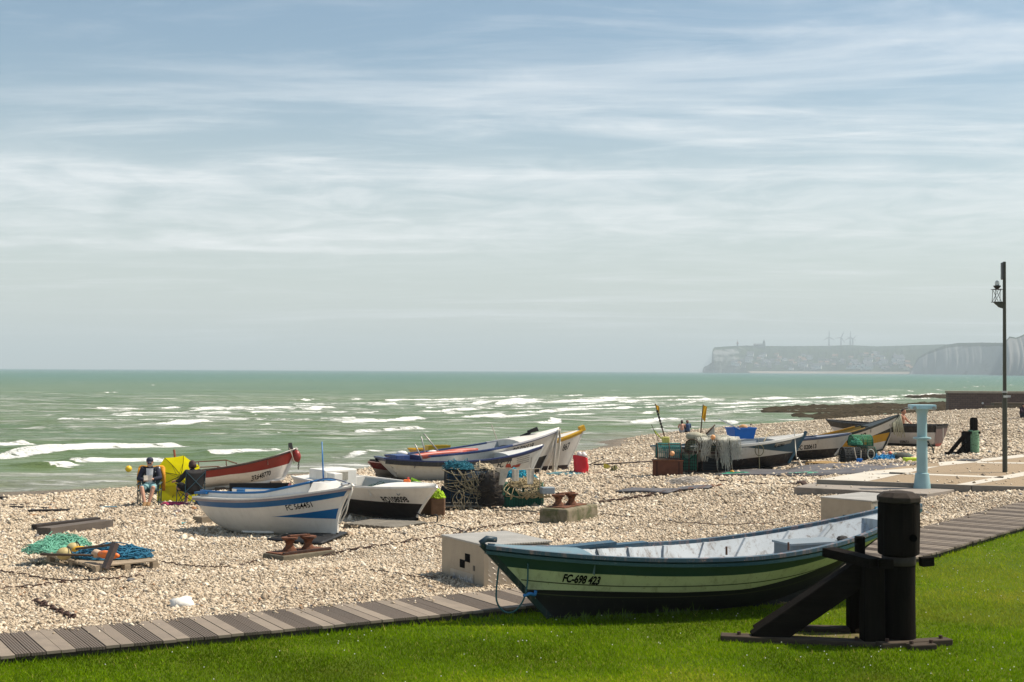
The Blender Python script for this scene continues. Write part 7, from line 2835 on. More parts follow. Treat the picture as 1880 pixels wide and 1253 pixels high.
def right_pots():
    fb, rs = mat('frame_rust', (.065, .034, .022), .85, .3, 10), rust
    ntl, ngr, nol = mat('net_tealgreen', (.02, .15, .14), .8, .3, 4), mat('net_green', (.015, .14, .085), .8, .3, 4), mat('net_olive', (.13, .14, .09), .85, .4, 5)
    dk = mat('inner_dark', (.016, .018, .020), .9)
    grp = 'pots in the right stack'
    D = 45.2
    X = lambda px, d=D: (px - 940) / FPX * d
    g = zb(X(1250), D)
    # rusty steel box
    t = thing('steel_box', 'rust brown steel box at the left foot of the right pots', 'box', (X(1223), 44.6, g + .0), -.08)
    MB().box((0, .2, .25), (.98, .5, .52)).build('body', mat('box_rust', (.115, .042, .022), .9, .3, 6, .4), t, bevel=.012)
    MB().box((0, .2, .52), (1.03, .55, .03)).build('rim', rs, t)
    for x in (-.36, .36):
        MB().box((x, -.055, .25), (.05, .02, .50)).build('strut', mat('box_rust_dark', (.06, .022, .014), .9), t)
    pallet(Vector((X(1262), 44.4, g + .13)), Vector((X(1262), 45.6, g + .13)), Vector((X(1345), 44.3, g + .13)), 'dark pallet under the net covered pots at right', wood('pallet_dark', (.09, .075, .06), .85, 0, .3), h=.13)
    pot((X(1226), 44.9, g + .56), .78, .60, .52, .0, fb, ntl, 'arched rusty pot with teal net on the rust brown box', grp, dense=None, r=.009)
    pot((X(1262), 45.0, g + .14), .55, .6, .62, .0, fb, ngr, 'green netted pot standing right of the rust brown box', grp, dense=dk, r=.009, rounded=False)
    pot((X(1272), 44.9, g + .78), .42, .50, .44, 1.2, fb, nol, 'small rounded olive pot on top of the green netted pot', grp, dense=dk, r=.010)
    pot((X(1314), 45.2, g + .14), .98, .65, .60, .0, fb, mat('net_black', (.022, .026, .028), .85), 'black pot at the bottom of the net covered stack', grp, dense=dk, r=.009, rounded=False)
    pot((X(1314), 45.2, g + .75), .95, .62, .48, .0, fb, nol, 'pot draped in white netting at the top of the right stack', grp, dense=mat('inner_olive', (.06, .06, .04), .9), r=.010, rounded=False)
    # white net drape with long falls of mesh
    rng = random.Random(14)
    c = Vector((X(1314), 45.0, g + 1.22))
    mb = MB()
    for k in range(120):
        pts = wander(rng, c + Vector((0, .1, 0)), (.56, .38), 12, .01, .16, .45)
        mb.tube(smooth_pts(pts, 2), .007, 3)
    top, mb = mb, MB()
    for k in range(190):
        u = rng.random()
        fall = rng.choice([(-.50, .12, .55), (-.38, .10, .75), (.20, .10, 1.02), (.24, .09, 1.10), (.48, .14, .60), (.55, .08, .7), (0, .55, .22)])
        x = c.x + fall[0] + rng.gauss(0, fall[1])
        L = fall[2] * rng.uniform(.6, 1.0)
        y = c.y - .30
        pts = [Vector((x + rng.uniform(-.05, .05), y + .25, c.z + .08)), Vector((x, y - .04, c.z + .0))]
        for i in range(1, 5):
            pts.append(Vector((x + rng.gauss(0, .025) + fall[0] * .04 * i, y - .06 - .01 * i + rng.gauss(0, .02), c.z - L * i / 4)))
        mb.tube(smooth_pts(pts, 3), .007, 3)
    wn = mat('net_white', (.50, .49, .42), .85, .25, 6)
    o = top.build('fishing_net', wn, None, True, loc=c)
    hm = mb.moved(Matrix.Translation(-c)).build('hanging_mesh', wn, o, True)
    hm['kind'] = 'stuff'
    tag(o, 'whitish fishing net draped over the right stack of pots', 'net')
    # marker flags
    def flag_pole(a, b, lab, bands, flagc, fsz, d=1):
        a, b = Vector(a), Vector(b)
        t = thing('marker_flag', lab, 'flag', a, 0, 'marker flags on the pots')
        v = b - a
        MB().cyl((0, 0, 0), v, .024, .016, 8).build('pole', wood('pole_brown', (.075, .045, .03)), t)
        n = v.normalized()
        if bands:
            mb = MB()
            for u in np.linspace(.42, .80, 6):
                mb.cyl(v * u, v * (u + .045), .040, .034, 8)
            mb.build('taped_bands', mat('tape_black', (.012, .012, .012), .6), t)
        top = v * .985
        gq = [[top - n * (fsz[1] * q) + Vector((d * u * fsz[0] * (1 - .3 * q), -.05 * math.sin(u * 5 + q * 2), -.10 * u * q - .06 * u)) for u in np.linspace(0, 1, 6)] for q in np.linspace(0, 1, 6)]
        MB().sheet(gq).build('flag', flagc, t, True)
        return t
    yl = mat('flag_amber', (.62, .33, .01), .7, .2, 6)
    flag_pole((X(1225, 45.1), 45.1, g + 1.0), PD(1203, 742, 45.0), 'taller leaning pole with black bands and small amber flag', True, yl, (.13, .16))
    flag_pole((X(1286, 45.3), 45.3, g + 1.20), PD(1291, 743, 45.3), 'upright dark pole with drooping amber flag', False, yl, (.14, .42))
    bx = MB().box((X(1222, 45.1), 45.0, g + 1.13), (.24, .22, .30)).build('float', mat('float_lime_yellow', (.50, .47, .12), .6, .25, 8), None, bevel=.03, loc=(X(1222, 45.1), 45.0, g + 1.13))
    tag(bx, 'pale yellow block float at the foot of the leaning flag pole', 'float')
    q = PD(1201, 789, 45.0)
    gq = [[q + Vector((u * .30 + .04 * v, .03 * math.sin(u * 4), -u * .34 - v * .12 * (1 - .4 * u))) for u in np.linspace(0, 1, 6)] for v in (0, .5, 1)]
    lf = thing('lime_flag', 'lime yellow flag leaning out left of the right pots', 'flag', q)
    MB().sheet([[p - q for p in r] for r in gq]).build('flag', mat('flag_lime', (.58, .66, .05), .7, .2, 6), lf, True)
    MB().cyl(PD(1196, 780, 45.0) - q, PD(1218, 830, 45.1) - q, .010, n=6).build('pole', wood('pole_brown', (.075, .045, .03)), lf)
    # bundle of pale cloth and a dark board on the top
    o = MB().ball((0, 0, 0), .20, 14, 0, (1.5, .9, .75)).ball((.28, 0, -.02), .14, 12, 0, (1.4, .9, .8)).build('bundle', mat('cloth_khaki', (.36, .34, .26), .9, .3, 6, .6), None, True)
    o.location = Vector((X(1276, 45), 45.0, g + 1.30))
    tag(o, 'khaki cloth bundle under the upright flag pole', 'bundle')
    q = PD(1293, 802, 45.0)
    o = MB().add([q, q + Vector((.33, 0, .37)), q + Vector((.36, .04, .05)), q + Vector((0, .03, 0)), q + Vector((.33, .03, .37)), q + Vector((.36, .07, .05))], [(0, 1, 2), (3, 5, 4), (0, 3, 4, 1), (1, 4, 5, 2), (2, 5, 3, 0)]).build('plastic_fin', mat('fin_grey', (.34, .35, .33), .6), None, loc=q)
    tag(o, 'grey triangular sheet sticking up behind the white net', 'sheet')
    stick(q + Vector((-.02, -.02, 0)), q + Vector((.36, -.02, .40)), .025, wood('pole_brown', (.075, .045, .03)), 'stick', 'dark batten along the grey triangular sheet', 'batten')
    for k, (px, py, col, lab) in enumerate(((1234, 833, (.75, .38, .18), 'orange float inside the arched rusty pot'), (1309, 803, (.72, .34, .14), 'orange float on the white net'), (1344, 868, (.65, .33, .03), 'orange yellow float at the foot of the pots'))):
        q = PD(px, py, 44.6)
        o = MB().ball(q, .085, 10).build('float', mat('float_orange_%d' % k, col, .5), None, True, loc=q)
        tag(o, lab, 'float')
    pile(G(1355, 873), (.70, .28), .10, 40, .010, 51, ('rope_emerald', (.02, .33, .20)), 'rope_pile', 'emerald rope lying at the foot of the teal bowed boat', 'rope', base=False)
    pile(G(1484, 872), (.55, .25), .10, 30, .010, 52, ('rope_mint', (.16, .42, .30)), 'rope_pile', 'mint rope lying under the bow of boat FC 527803', 'rope', base=False)
    pile(G(1264, 887), (.62, .40), .20, 110, .007, 53, ('net_grey', (.42, .38, .34)), 'net', 'pale grey net heap alone on the shingle', 'net', .2)
    ground_line([(1252, 872), (1260, 845), (1268, 812)], .012, mat('rope_khaki', (.26, .22, .14), .9, .3, 20), 'line', 'thin khaki line by the green netted pot', 'rope', .1) if False else None


def far_gear():
    D = 50.0
    X = lambda px, d=D: (px - 940) / FPX * d
    g = zb(X(1560), 50.0)
    fb, ngr = mat('frame_green', (.02, .09, .06), .7), mat('net_bright_green', (.035, .20, .09), .8, .3, 4)
    dk = mat('inner_dark', (.016, .018, .020), .9)
    grp = 'pots beside boat 666808'
    pallet(G(1478, 857) + Vector((0, 0, .16)), G(1478, 857) + Vector((-.1, 1.1, .16)), G(1547, 855) + Vector((0, 0, .16)), 'yellowish pallet under the bow of boat FC 020613', PALY, h=.16)
    pot((X(1561, 49.4), 49.4, g), .62, .6, .62, .2, mat('frame_black', (.018, .018, .018), .7), mat('net_black', (.022, .026, .028), .85), 'black round pot standing by boat 666808', grp, dense=dk, r=.010)
    pot((X(1590, 50.2), 50.2, g), .60, .6, .60, .0, fb, mat('net_brown_pot', (.07, .06, .04), .8), 'brown pot beneath the bright green pot', grp, dense=dk, r=.010)
    pot((X(1580, 49.9), 49.9, g + .62), .74, .55, .42, .15, fb, ngr, 'bright green netted pot topping the stack by boat 666808', grp, dense=None, r=.011)
    pile(Vector((X(1572, 49.6), 49.6, g + .70)), (.22, .2), .25, 24, .012, 61, ('rope_jade', (.05, .25, .15)), 'rope_pile', 'jade rope stuffed in the bright green pot', 'rope')
    mb = MB()
    c = Vector((X(1599, 49.2), 49.2, g + .38))
    mb.tube([c + Vector((.12 * math.cos(a), 0, .17 * math.sin(a))) for a in np.linspace(0, 6.2, 20)], .018, 6, closed=True)
    o = mb.build('ring', mat('ring_pale', (.42, .45, .40), .6), None, True, loc=c)
    tag(o, 'pale oval ring leaning on the pots by boat 666808', 'ring')
    p = Vector((X(1568, 49.0), 49.0, g + .62))
    o = MB().tube(smooth_pts([p, p + Vector((.05, -.05, -.3)), p + Vector((.12, -.05, -.55)), p + Vector((.22, -.05, -.5)), p + Vector((.25, 0, -.1))], 5), .016, 5).build('rope_loop', mat('rope_pale', (.45, .40, .32), .85, .2, 40), None, True, loc=p)
    tag(o, 'pale rope loop hanging down the black round pot', 'rope')
    b = MB().box((0, 0, .11), (.20, .18, .22)).build('bucket', paint('crate_blue', (.005, .13, .50), .4), None, bevel=.02)
    b.location = Vector((X(1578, 48.8), 48.8, g + .02))
    tag(b, 'small blue tub before the black round pot', 'tub')
    pile(Vector((X(1624, 49.6), 49.6, g + .02)), (.48, .35), .36, 90, .014, 62, ('net_blue_bright', (.01, .19, .42)), 'net', 'bright blue net heap below boat 666808', 'net')
    pile(Vector((X(1596, 48.6), 48.6, g + .0)), (.40, .28), .14, 50, .012, 63, ('rope_sea_green', (.10, .30, .24)), 'rope_pile', 'sea green rope in front of the blue tub', 'rope', base=False)
    o = MB().ball((0, 0, .16), .30, 16, 0, (1.1, .8, .75)).build('sack', mat('sack_dark', (.045, .050, .042), .8, .5, 9, .8), None, True)
    o.location = Vector((X(1656, 49.6), 49.6, g + .05))
    tag(o, 'dark olive sack between blue net and pinkish buoys', 'sack')
    pile(Vector((X(1655, 49.9), 49.9, g + .25)), (.42, .25), .16, 40, .010, 64, ('net_teal_grey', (.12, .20, .18)), 'net', 'grey teal net lying over the dark olive sack', 'net', base=False)
    for k, (px, dz, r, col, lab) in enumerate(((1677, .16, .15, (.60, .40, .28), 'larger pinkish buoy left of the blue post'), (1668, .12, .10, (.62, .52, .42), 'smaller cream buoy beside the dark olive sack'), (1632, .05, .09, (.62, .44, .34), 'pale pink buoy before the blue net heap'), (1634, .38, .07, (.62, .12, .06), 'red buoy on top of the blue net heap'), (1622, .40, .06, (.70, .45, .42), 'pink buoy at the back of the blue net heap'))):
        dd = 49.4 if dz < .3 else 49.8
        q = Vector((X(px, dd), dd - (.5 if k == 2 else 0), g + dz))
        o = MB().ball(q, r, 12).build('buoy', mat('buoy_tone_%d' % k, col, .6), None, True, loc=q)
        tag(o, lab, 'buoy')
    lm = paint('plastic_fluo', (.52, .68, .02), .4, (.3, .4, .05), .1)
    t = thing('lime_box', 'flat fluorescent lime box left of the blue post', 'box', Vector((X(1673, 47.6), 47.6, zb(X(1673, 47.6), 47.6))), .05)
    MB().box((0, 0, .09), (.52, .34, .16)).build('body', lm, t, bevel=.02)
    MB().box((.20, -.172, .09), (.06, .01, .10)).build('mark', mat('black_mark', (.004, .004, .004), .8, spec=.05), t)
    q = G(1655, 851)
    ground_line([(1600, 853), (1640, 852), (1668, 850)], .03, wood('stick_grey', (.20, .18, .15)), 'batten', 'grey batten lying left of the lime box', 'batten', .04)
    ground_line([(1700, 846), (1730, 845), (1760, 841)], .05, wood('sleeper', (.12, .095, .07)), 'sleeper', 'weathered sleeper edge right of the blue post', 'timber', .04)
    # dark stacked timbers behind boat FC 020613
    t = thing('timber_stack', 'long dark timbers stacked behind boats FC 020613 and 666808', 'timber', PD(1560, 800, 62.0), .06)
    wd = wood('plank_dark', (.045, .036, .032), .85, 0, .35)
    for k, (x, z, L) in enumerate(((-.1, .0, 2.6), (.3, .22, 2.3), (.2, -.22, 2.7))):
        MB().box((x + .4, .1 * k, z), (L, .35, .21)).build('timber', wd, t)
    # pallet under boat RO108098
    z = zb(-2.6, 31.5) + .14
    pallet(P(727, 968, z), P(668, 957, z), P(785, 958, z), 'grey pallet under the bow of boat RO108098', PALG, h=.14)
    # supports beneath the boats so that they rest on timber
    for k, (px, d, lab) in enumerate(((1405, 46.6, 'dark chock under the middle of boat FC 527803'), (1330, 45.9, 'dark chock under the stern of boat FC 527803'))):
        x = X(px, d)
        z = zb(x, d)
        o = MB().box((0, 0, .04), (.3, 1.2, .2)).build('chock', tar_h)
        o.location = (x, d, z)
        tag(o, lab, 'chock')


def sea_wall():
    br = NT('wall_brick')
    p = br.pos()
    t2 = br.n('ShaderNodeTexBrick')
    t2.inputs['Scale'].default_value = 1.0
    t2.inputs['Color1'].default_value = (.115, .068, .050, 1)
    t2.inputs['Color2'].default_value = (.155, .095, .070, 1)
    t2.inputs['Mortar'].default_value = (.05, .04, .035, 1)
    t2.inputs['Brick Width'].default_value = .5
    t2.inputs['Row Height'].default_value = .2
    sw = br.n('ShaderNodeSeparateXYZ')
    br.l(p, sw.inputs[0])
    cb = br.n('ShaderNodeCombineXYZ')
    br.l(sw.outputs[0], cb.inputs[0])
    br.l(sw.outputs[2], cb.inputs[1])
    br.l(cb.outputs[0], t2.inputs['Vector'])
    c = br.mix(br.rng(br.noise(p, .8, 5, .7), .4, .7, 0, .5), t2.outputs['Color'], (.08, .05, .04))
    br.set(Base_Color=c, Roughness=.9)
    a = PD(1741.5, 722, 136)
    w = thing('sea_wall', 'dark red brown sea wall with pale coping behind the shingle bank', 'wall', (a.x, a.y, -1.6))
    h = a.z + 1.6
    MB().box((14, .4, h / 2), (28, .8, h)).build('masonry', br.mat, w)
    MB().box((14, .38, h + .10), (28.2, 1.0, .22)).build('coping', mat('coping', (.36, .30, .22), .85, .15, 2), w)
    MB().cyl((3.4, -.02, h - 1.0), (3.4, -.10, h - 1.0), .10, n=10).build('outlet', mat('plate_white', (.55, .55, .52), .5), w)
    MB().box((5.95, -.03, h - .30), (.55, .03, .22)).build('plate', mat('plate_white', (.55, .55, .52), .5), w)
    b = PD(1826, 740, 130)
    w = thing('stone_wall', 'low ochre grey stone wall standing before the dark sea wall', 'wall', (b.x, b.y, -1.6))
    h = b.z + 1.6
    st = mat('wall_stone', (.115, .085, .050), .9, .35, 1.2, .5, col2=(.05, .042, .03), amount=.4)
    MB().box((9, .5, h / 2), (18, 1, h)).build('masonry', st, w)
    MB().box((.9, -.15, h * .45), (3.8, .5, h * .78)).build('footing', st, w)


# ---- people


def remesh(mb, name, m, parent, vox, smooth_it=4):
    o = mb.build(name, m, None, True)
    r = o.modifiers.new('r', 'REMESH')
    r.mode = 'VOXEL'
    r.voxel_size = vox
    s = o.modifiers.new('s', 'SMOOTH')
    s.factor = .5
    s.iterations = smooth_it
    dg = bpy.context.evaluated_depsgraph_get()
    me = bpy.data.meshes.new_from_object(o.evaluated_get(dg))
    me.name = name
    if not me.materials:
        me.materials.append(m)
    me.polygons.foreach_set('use_smooth', [True] * len(me.polygons))
    old = o.data
    o.modifiers.clear()
    o.data = me
    bpy.data.meshes.remove(old)
    o.parent = parent
    return o


def limb(mb, pts, rr, n=12):
    pts = [Vector(p) for p in pts]
    q, r = [], []
    for i in range(len(pts) - 1):
        for k in range(5):
            u = k / 5
            q.append(pts[i].lerp(pts[i + 1], u))
            r.append(rr[i] + (rr[i + 1] - rr[i]) * u)
    q.append(pts[-1])
    r.append(rr[-1])
    mb.tube(q, r, n)
    for p, x in zip(pts, rr):
        mb.ball(p, x, n)


def hand(mb, wrist, d, side, curl=.5):
    """palm, four fingers and thumb; d = direction of the hand, side = towards the thumb"""
    w, d, s = Vector(wrist), Vector(d).normalized(), Vector(side).normalized()
    s = (s - d * s.dot(d)).normalized()
    n = d.cross(s)
    limb(mb, [w, w + d * .05, w + d * .085], [.026, .034, .032], 10)
    for k, ln in enumerate((.068, .078, .073, .058)):
        b = w + d * .088 + s * (.030 - .020 * k)
        e = b + d * ln * .5 + n * (ln * .25 * curl)
        f = e + d * ln * .35 + n * (ln * .55 * curl)
        limb(mb, [b, e, f], [.0095, .0085, .0075], 6)
    b = w + d * .03 + s * .028
    limb(mb, [b, b + s * .03 + d * .02, b + s * .035 + d * .055 + n * .01], [.012, .0105, .009], 6)


def person(name, label, loc, rotz, J, skin, clothes, hair, group=None, scale=1.0, vox=.012, hat=None, glasses=False, beard=None):
    """J: joints; default facing is -y"""
    t = thing(name, label, 'person', loc, rotz, group)
    t.scale = (scale,) * 3
    V = {k: Vector(v) for k, v in J.items()}
    mb = MB()
    limb(mb, [V['pelvis'], V['belly'], V['chest'], V['neck']], [.135, .135, .14, .058])
    for s in 'LR':
        limb(mb, [V['chest'] + (V['sh' + s] - V['chest']) * .45, V['sh' + s]], [.10, .068])
        limb(mb, [V['sh' + s], V['el' + s], V['wr' + s]], [.058, .043, .029])
        limb(mb, [V['hip' + s], V['kn' + s], V['an' + s]], [.088, .060, .042])
        limb(mb, [V['an' + s], V['toe' + s]], [.042, .032])
        hand(mb, V['wr' + s], V['wr' + s] - V['el' + s] if 'hd' + s not in V else V['hd' + s], V.get('th' + s, Vector((0, 0, 1))), .6)
    limb(mb, [V['neck'], V['head']], [.055, .06])
    # head, turned to V['look']
    f = (V['look']).normalized()
    up = Vector((0, 0, 1))
    r = f.cross(up).normalized()
    up = r.cross(f)
    h = V['head']

    def hp(a, b, c):
        return h + r * a + f * b + up * c
    for (a, b, c, rad) in ((0, -.01, .035, .092), (0, .02, -.02, .078), (0, .045, -.075, .050), (0, -.03, .0, .085)):
        mb.ball(hp(a, b, c), rad, 16)
    limb(mb, [hp(0, .092, .01), hp(0, .112, -.022)], [.011, .016], 8)
    limb(mb, [hp(-.02, .090, -.055), hp(.02, .090, -.055)], [.009, .009], 6)
    for s in (-1, 1):
        limb(mb, [hp(.088 * s, -.01, .015), hp(.088 * s, -.012, -.02)], [.016, .012], 8)
    remesh(mb, 'body', skin, t, vox, 3)
    eye = mat('eye_dark', (.02, .015, .012), .3)
    for s in (-1, 1):
        MB().ball(hp(.032 * s, .084, .012), .011, 8).build('eye', eye, t, True)
    if hair is not None:
        mb = MB()
        for a, b, c, rad in hair[1]:
            mb.ball(hp(a, b, c), rad, 14)
        remesh(mb, 'hair', hair[0], t, vox, 2)
    if beard is not None:
        mb = MB()
        for a, b, c, rad in ((0, .05, -.085, .052), (.045, .02, -.06, .035), (-.045, .02, -.06, .035)):
            mb.ball(hp(a, b, c), rad, 12)
        remesh(mb, 'beard', beard, t, vox, 2)
    if hat is not None:
        mb = MB()
        mb.ball(hp(0, -.008, .055), .100, 16, 0, (1, 1, .8))
        limb(mb, [hp(-.05, .08, .055), hp(-.03, .15, .035), hp(.03, .15, .035), hp(.05, .08, .055)], [.014, .010, .010, .014], 8)
        limb(mb, [hp(0, .08, .055), hp(0, .15, .038)], [.02, .012], 8)
        remesh(mb, 'cap', hat, t, vox, 2)
    if glasses:
        mb = MB()
        mb.box(hp(0, .098, .012), (.10, .012, .012))
        for s in (-1, 1):
            mb.ball(hp(.033 * s, .094, .008), .022, 10)
        mb.build('sunglasses', mat('lens_dark', (.01, .01, .01), .2), t, True)
    for kind, m, k in clothes:
        mb = MB()
        if kind in ('shirt', 'jacket'):
            limb(mb, [V['pelvis'] + Vector((0, 0, .02)), V['belly'], V['chest'], V['neck'] - (V['neck'] - V['chest']) * .25], [.150, .150, .155, .085])
            for s in 'LR':
                limb(mb, [V['chest'] + (V['sh' + s] - V['chest']) * .45, V['sh' + s]], [.115, .084])
                e = V['sh' + s].lerp(V['el' + s], k) if k <= 1 else V['el' + s]
                if k > 1:
                    limb(mb, [V['sh' + s], V['el' + s], V['el' + s].lerp(V['wr' + s], k - 1)], [.076, .060, .046])
                else:
                    limb(mb, [V['sh' + s], e], [.076, .066])
        if kind == 'shorts':
            limb(mb, [V['pelvis'] - Vector((0, 0, .02)), V['pelvis'] + Vector((0, 0, .08))], [.152, .150])
            for s in 'LR':
                limb(mb, [V['hip' + s], V['hip' + s].lerp(V['kn' + s], min(k, 1.0))], [.112, .095])
                if k > 1:
                    limb(mb, [V['kn' + s], V['kn' + s].lerp(V['an' + s], k - 1)], [.078, .058])
        if kind == 'shoes':
            for s in 'LR':
                limb(mb, [V['an' + s], V['an' + s].lerp(V['toe' + s], .5), V['toe' + s]], [.056, .052, .044])
        remesh(mb, {'shoes': 'shoes', 'shorts': 'shorts'}.get(kind, kind), m, t, vox, 3)
    return t


def camp_chair(label, loc, rotz, cloth, fm, group='folding camp chairs', arms=None):
    t = thing('camp_chair', label, 'camp chair', loc, rotz, group)
    # faces -y
    for x in (-.28, .28):
        MB().tube([(x, -.26, .0), (x * .98, -.24, .62)], .012, 6).build('front_leg', fm, t)
        MB().tube([(x, .28, .0), (x, .30, .60), (x, .36, .98)], .012, 6).build('back_post', fm, t)
        mb = MB()
        mb.tube([(x, -.26, .02), (x, .29, .44)], .010, 6).tube([(x, .28, .02), (x, -.25, .44)], .010, 6)
        mb.build('side_cross', fm, t)
        g = [[(x + u * .055, y, .62 + .015 * math.sin(y * 9)) for u in (-.6, .6)] for y in np.linspace(-.28, .31, 7)]
        o = MB().sheet(g).build('armrest', arms or cloth, t, True)
        s = o.modifiers.new('thickness', 'SOLIDIFY')
        s.thickness = .02
    mb = MB()
    mb.tube([(-.28, .37, .95), (.28, .32, .42)], .010, 6).tube([(.28, .37, .95), (-.28, .32, .42)], .010, 6)
    mb.build('back_brace', fm, t)
    for y in (-.26, .29):
        mb = MB()
        mb.tube([(-.28, y, .02), (.28, y, .44)], .010, 6).tube([(.28, y, .02), (-.28, y, .44)], .010, 6)
        mb.build('cross_brace', fm, t)
    g = [[(u * .29, y, .44 - .07 * (1 - u * u) * (1 - ((y - .02) / .32) ** 2)) for u in np.linspace(-1, 1, 9)] for y in np.linspace(-.27, .30, 9)]
    o = MB().sheet(g).build('seat', cloth, t, True)
    o.modifiers.new('thickness', 'SOLIDIFY').thickness = .012
    g = [[(u * (.20 + .085 * min(1, v * 1.6)), .27 + .06 * v + .03 * (1 - u * u), .40 + .60 * v - .05 * (1 - u * u) * v) for u in np.linspace(-1, 1, 9)] for v in np.linspace(0, 1, 9)]
    o = MB().sheet(g).build('backrest', cloth, t, True)
    o.modifiers.new('thickness', 'SOLIDIFY').thickness = .012
    return t


def people():
    skin = mat('skin', (.52, .28, .19), .55, .08, 8, .05)
    skin_d = mat('skin_tanned', (.44, .20, .12), .5, .08, 8, .05)
    fm = mat('chair_frame', (.03, .05, .055), .5, .1, 9, metal=.3)
    navy = mat('jacket_navy', (.020, .022, .040), .85, .25, 9, .3)
    white = mat('shirt_print', (.62, .64, .66), .85, .2, 14, .3, col2=(.12, .17, .25), amount=.28)
    p = G(274, 929)
    camp_chair('dark camp chair with orange back carrying the man in a cap', p, .12, mat('chair_teal', (.05, .085, .085), .85, .2, 9), fm)
    J = dict(pelvis=(0, .12, .50), belly=(0, .16, .68), chest=(0, .15, .90), neck=(0, .08, 1.08), head=(0, .03, 1.19), look=(.05, -1, -.45),
             shL=(.195, .14, .99), elL=(.285, -.02, .76), wrL=(.10, -.20, .74), hdL=(-.8, -.5, .15), thL=(0, 0, 1), shR=(-.195, .14, .99), elR=(-.285, -.02, .74), wrR=(-.09, -.20, .70), hdR=(.8, -.5, .15), thR=(0, 0, 1),
             hipL=(.10, .08, .49), knL=(.15, -.36, .52), anL=(.05, -.46, .11), toeL=(.05, -.62, .06), hipR=(-.10, .08, .49), knR=(-.15, -.36, .52), anR=(-.05, -.50, .11), toeR=(-.06, -.66, .05))
    person('person', 'man in navy cap and jacket reading in a camp chair', p, .12, J, skin,
           [('shirt', white, .55), ('jacket', navy, 1.75), ('shorts', mat('shorts_aqua', (.20, .36, .38), .85, .35, 14), .85), ('shoes', mat('shoes_tan', (.20, .11, .04), .7), 1)],
           (mat('hair_grey', (.12, .11, .10), .8), [(0, -.045, .03, .085), (0, -.05, -.02, .075)]), hat=mat('cap_navy', (.018, .020, .045), .7), glasses=True, beard=mat('beard_grey', (.32, .29, .27), .85))
    # white shirt front shows between the jacket's open edges
    R1 = Matrix.Rotation(.12, 3, 'Z')
    q = p + R1 @ Vector((0, -.30, .78))
    bk = thing('book', 'open pale book held by the seated man', 'book', q, .12)
    for s in (-1, 1):
        MB().box((.055 * s, 0, .0), (.11, .014, .15), Matrix.Rotation(-.30 * s, 3, 'Z') @ Matrix.Rotation(-.5, 3, 'X')).build('page_block', mat('paper', (.42, .38, .32), .8), bk)
    jf = MB()
    g = [[(u * (.075 + .02 * v), -.005 - .155 + .10 * v * .0 + .02 * abs(u), .62 + .40 * v) for u in np.linspace(-1, 1, 7)] for v in np.linspace(0, 1, 7)]
    par = [o for o in COL.objects if o.name.startswith('person')][-1]
    jf.sheet([[(x, .16 - .155 - .02 * (1 - (x / .1) ** 2) + (.0 if z < .9 else .02), z) for (x, y, z) in row] for row in g]).build('shirt_front', white, par, True)
    # orange jacket hanging over the chair back
    q = p + R1 @ Vector((0, .36, .98))
    o = MB()
    for s in (-1, 1):
        o.ball((.27 * s, .02, -.02), .11, 12, 0, (1.0, .6, 1.1))
    o.tube([(-.27, 0, .05), (0, .03, .02), (.27, 0, .05)], .05, 8)
    for x, L in ((-.34, .55), (.34, .6)):
        o.tube([(x * .9, 0, .02), (x, -.02, -.2), (x * 1.0, .0, -L)], [.06, .055, .045], 8)
    oo = o.build('jacket', mat('jacket_orange', (.62, .27, .015), .8, .35, 7), None, True)
    oo.location = q
    tag(oo, 'orange yellow jacket hung over the back of the man chair', 'jacket')
    # woman seen from behind
    p = G(349, 929)
    rz = R(-142)
    dark = mat('clothes_black', (.018, .016, .018), .9, .2, 9, .3)
    camp_chair('black camp chair seen from behind carrying the dark haired woman', p, rz, mat('chair_black', (.016, .015, .016), .8, .2, 9), mat('chair_frame_blue', (.03, .075, .10), .5, .1, 9, metal=.3))
    J = dict(pelvis=(0, .12, .48), belly=(0, .17, .64), chest=(0, .17, .84), neck=(0, .11, 1.00), head=(0, .08, 1.11), look=(.1, -1, -.1),
             shL=(.18, .16, .93), elL=(.30, -.05, .70), wrL=(.32, -.32, .66), hdL=(0, -1, -.1), thL=(-1, 0, .3), shR=(-.18, .16, .93), elR=(-.29, -.03, .70), wrR=(-.22, -.28, .66), hdR=(0, -1, -.1), thR=(1, 0, .3),
             hipL=(.10, .06, .47), knL=(.13, -.36, .54), anL=(.0, -.72, .40), toeL=(.0, -.86, .46), hipR=(-.10, .06, .47), knR=(-.10, -.38, .52), anR=(-.08, -.44, .10), toeR=(-.08, -.60, .05))
    person('person', 'dark haired woman in black sitting with her back turned', p, rz, J, skin, [('shirt', dark, 1.4), ('shorts', dark, 1.0), ('shoes', mat('shoes_dark', (.05, .03, .03), .7), 0.1)][:2],
           (mat('hair_brown', (.045, .020, .014), .6, .4, 12), [(0, -.03, .045, .098), (0, -.06, 0, .095), (.05, -.04, -.01, .07), (-.05, -.04, -.01, .07), (0, -.09, .06, .05)]))
    # yellow beach umbrella lying open with its inside towards the camera
    c = Vector((0, 0, 0))
    g0 = G(314, 927)
    c = g0 + Vector((0, .75, .70))
    u = thing('beach_umbrella', 'open yellow beach umbrella with flaps standing on the shingle', 'umbrella', c)
    ax = Vector((.05, 1, .10)).normalized()          # from the hub outwards (away from us)
    s_ = ax.cross(Vector((0, 0, 1))).normalized()
    w_ = s_.cross(ax)
    yel = NT('umbrella_yellow')
    n1 = yel.noise(yel.coord(), 3, 3, .5)
    cy = yel.ramp(n1, [(.3, (.58, .53, .004)), (.7, (.70, .63, .008))])
    tr = yel.n('ShaderNodeBsdfTranslucent')
    yel.l(cy, tr.inputs['Color'])
    ms = yel.n('ShaderNodeMixShader')
    ms.inputs[0].default_value = .62
    yel.set(Base_Color=cy, Roughness=.6)
    yel.l(yel.bsdf.outputs[0], ms.inputs[1])
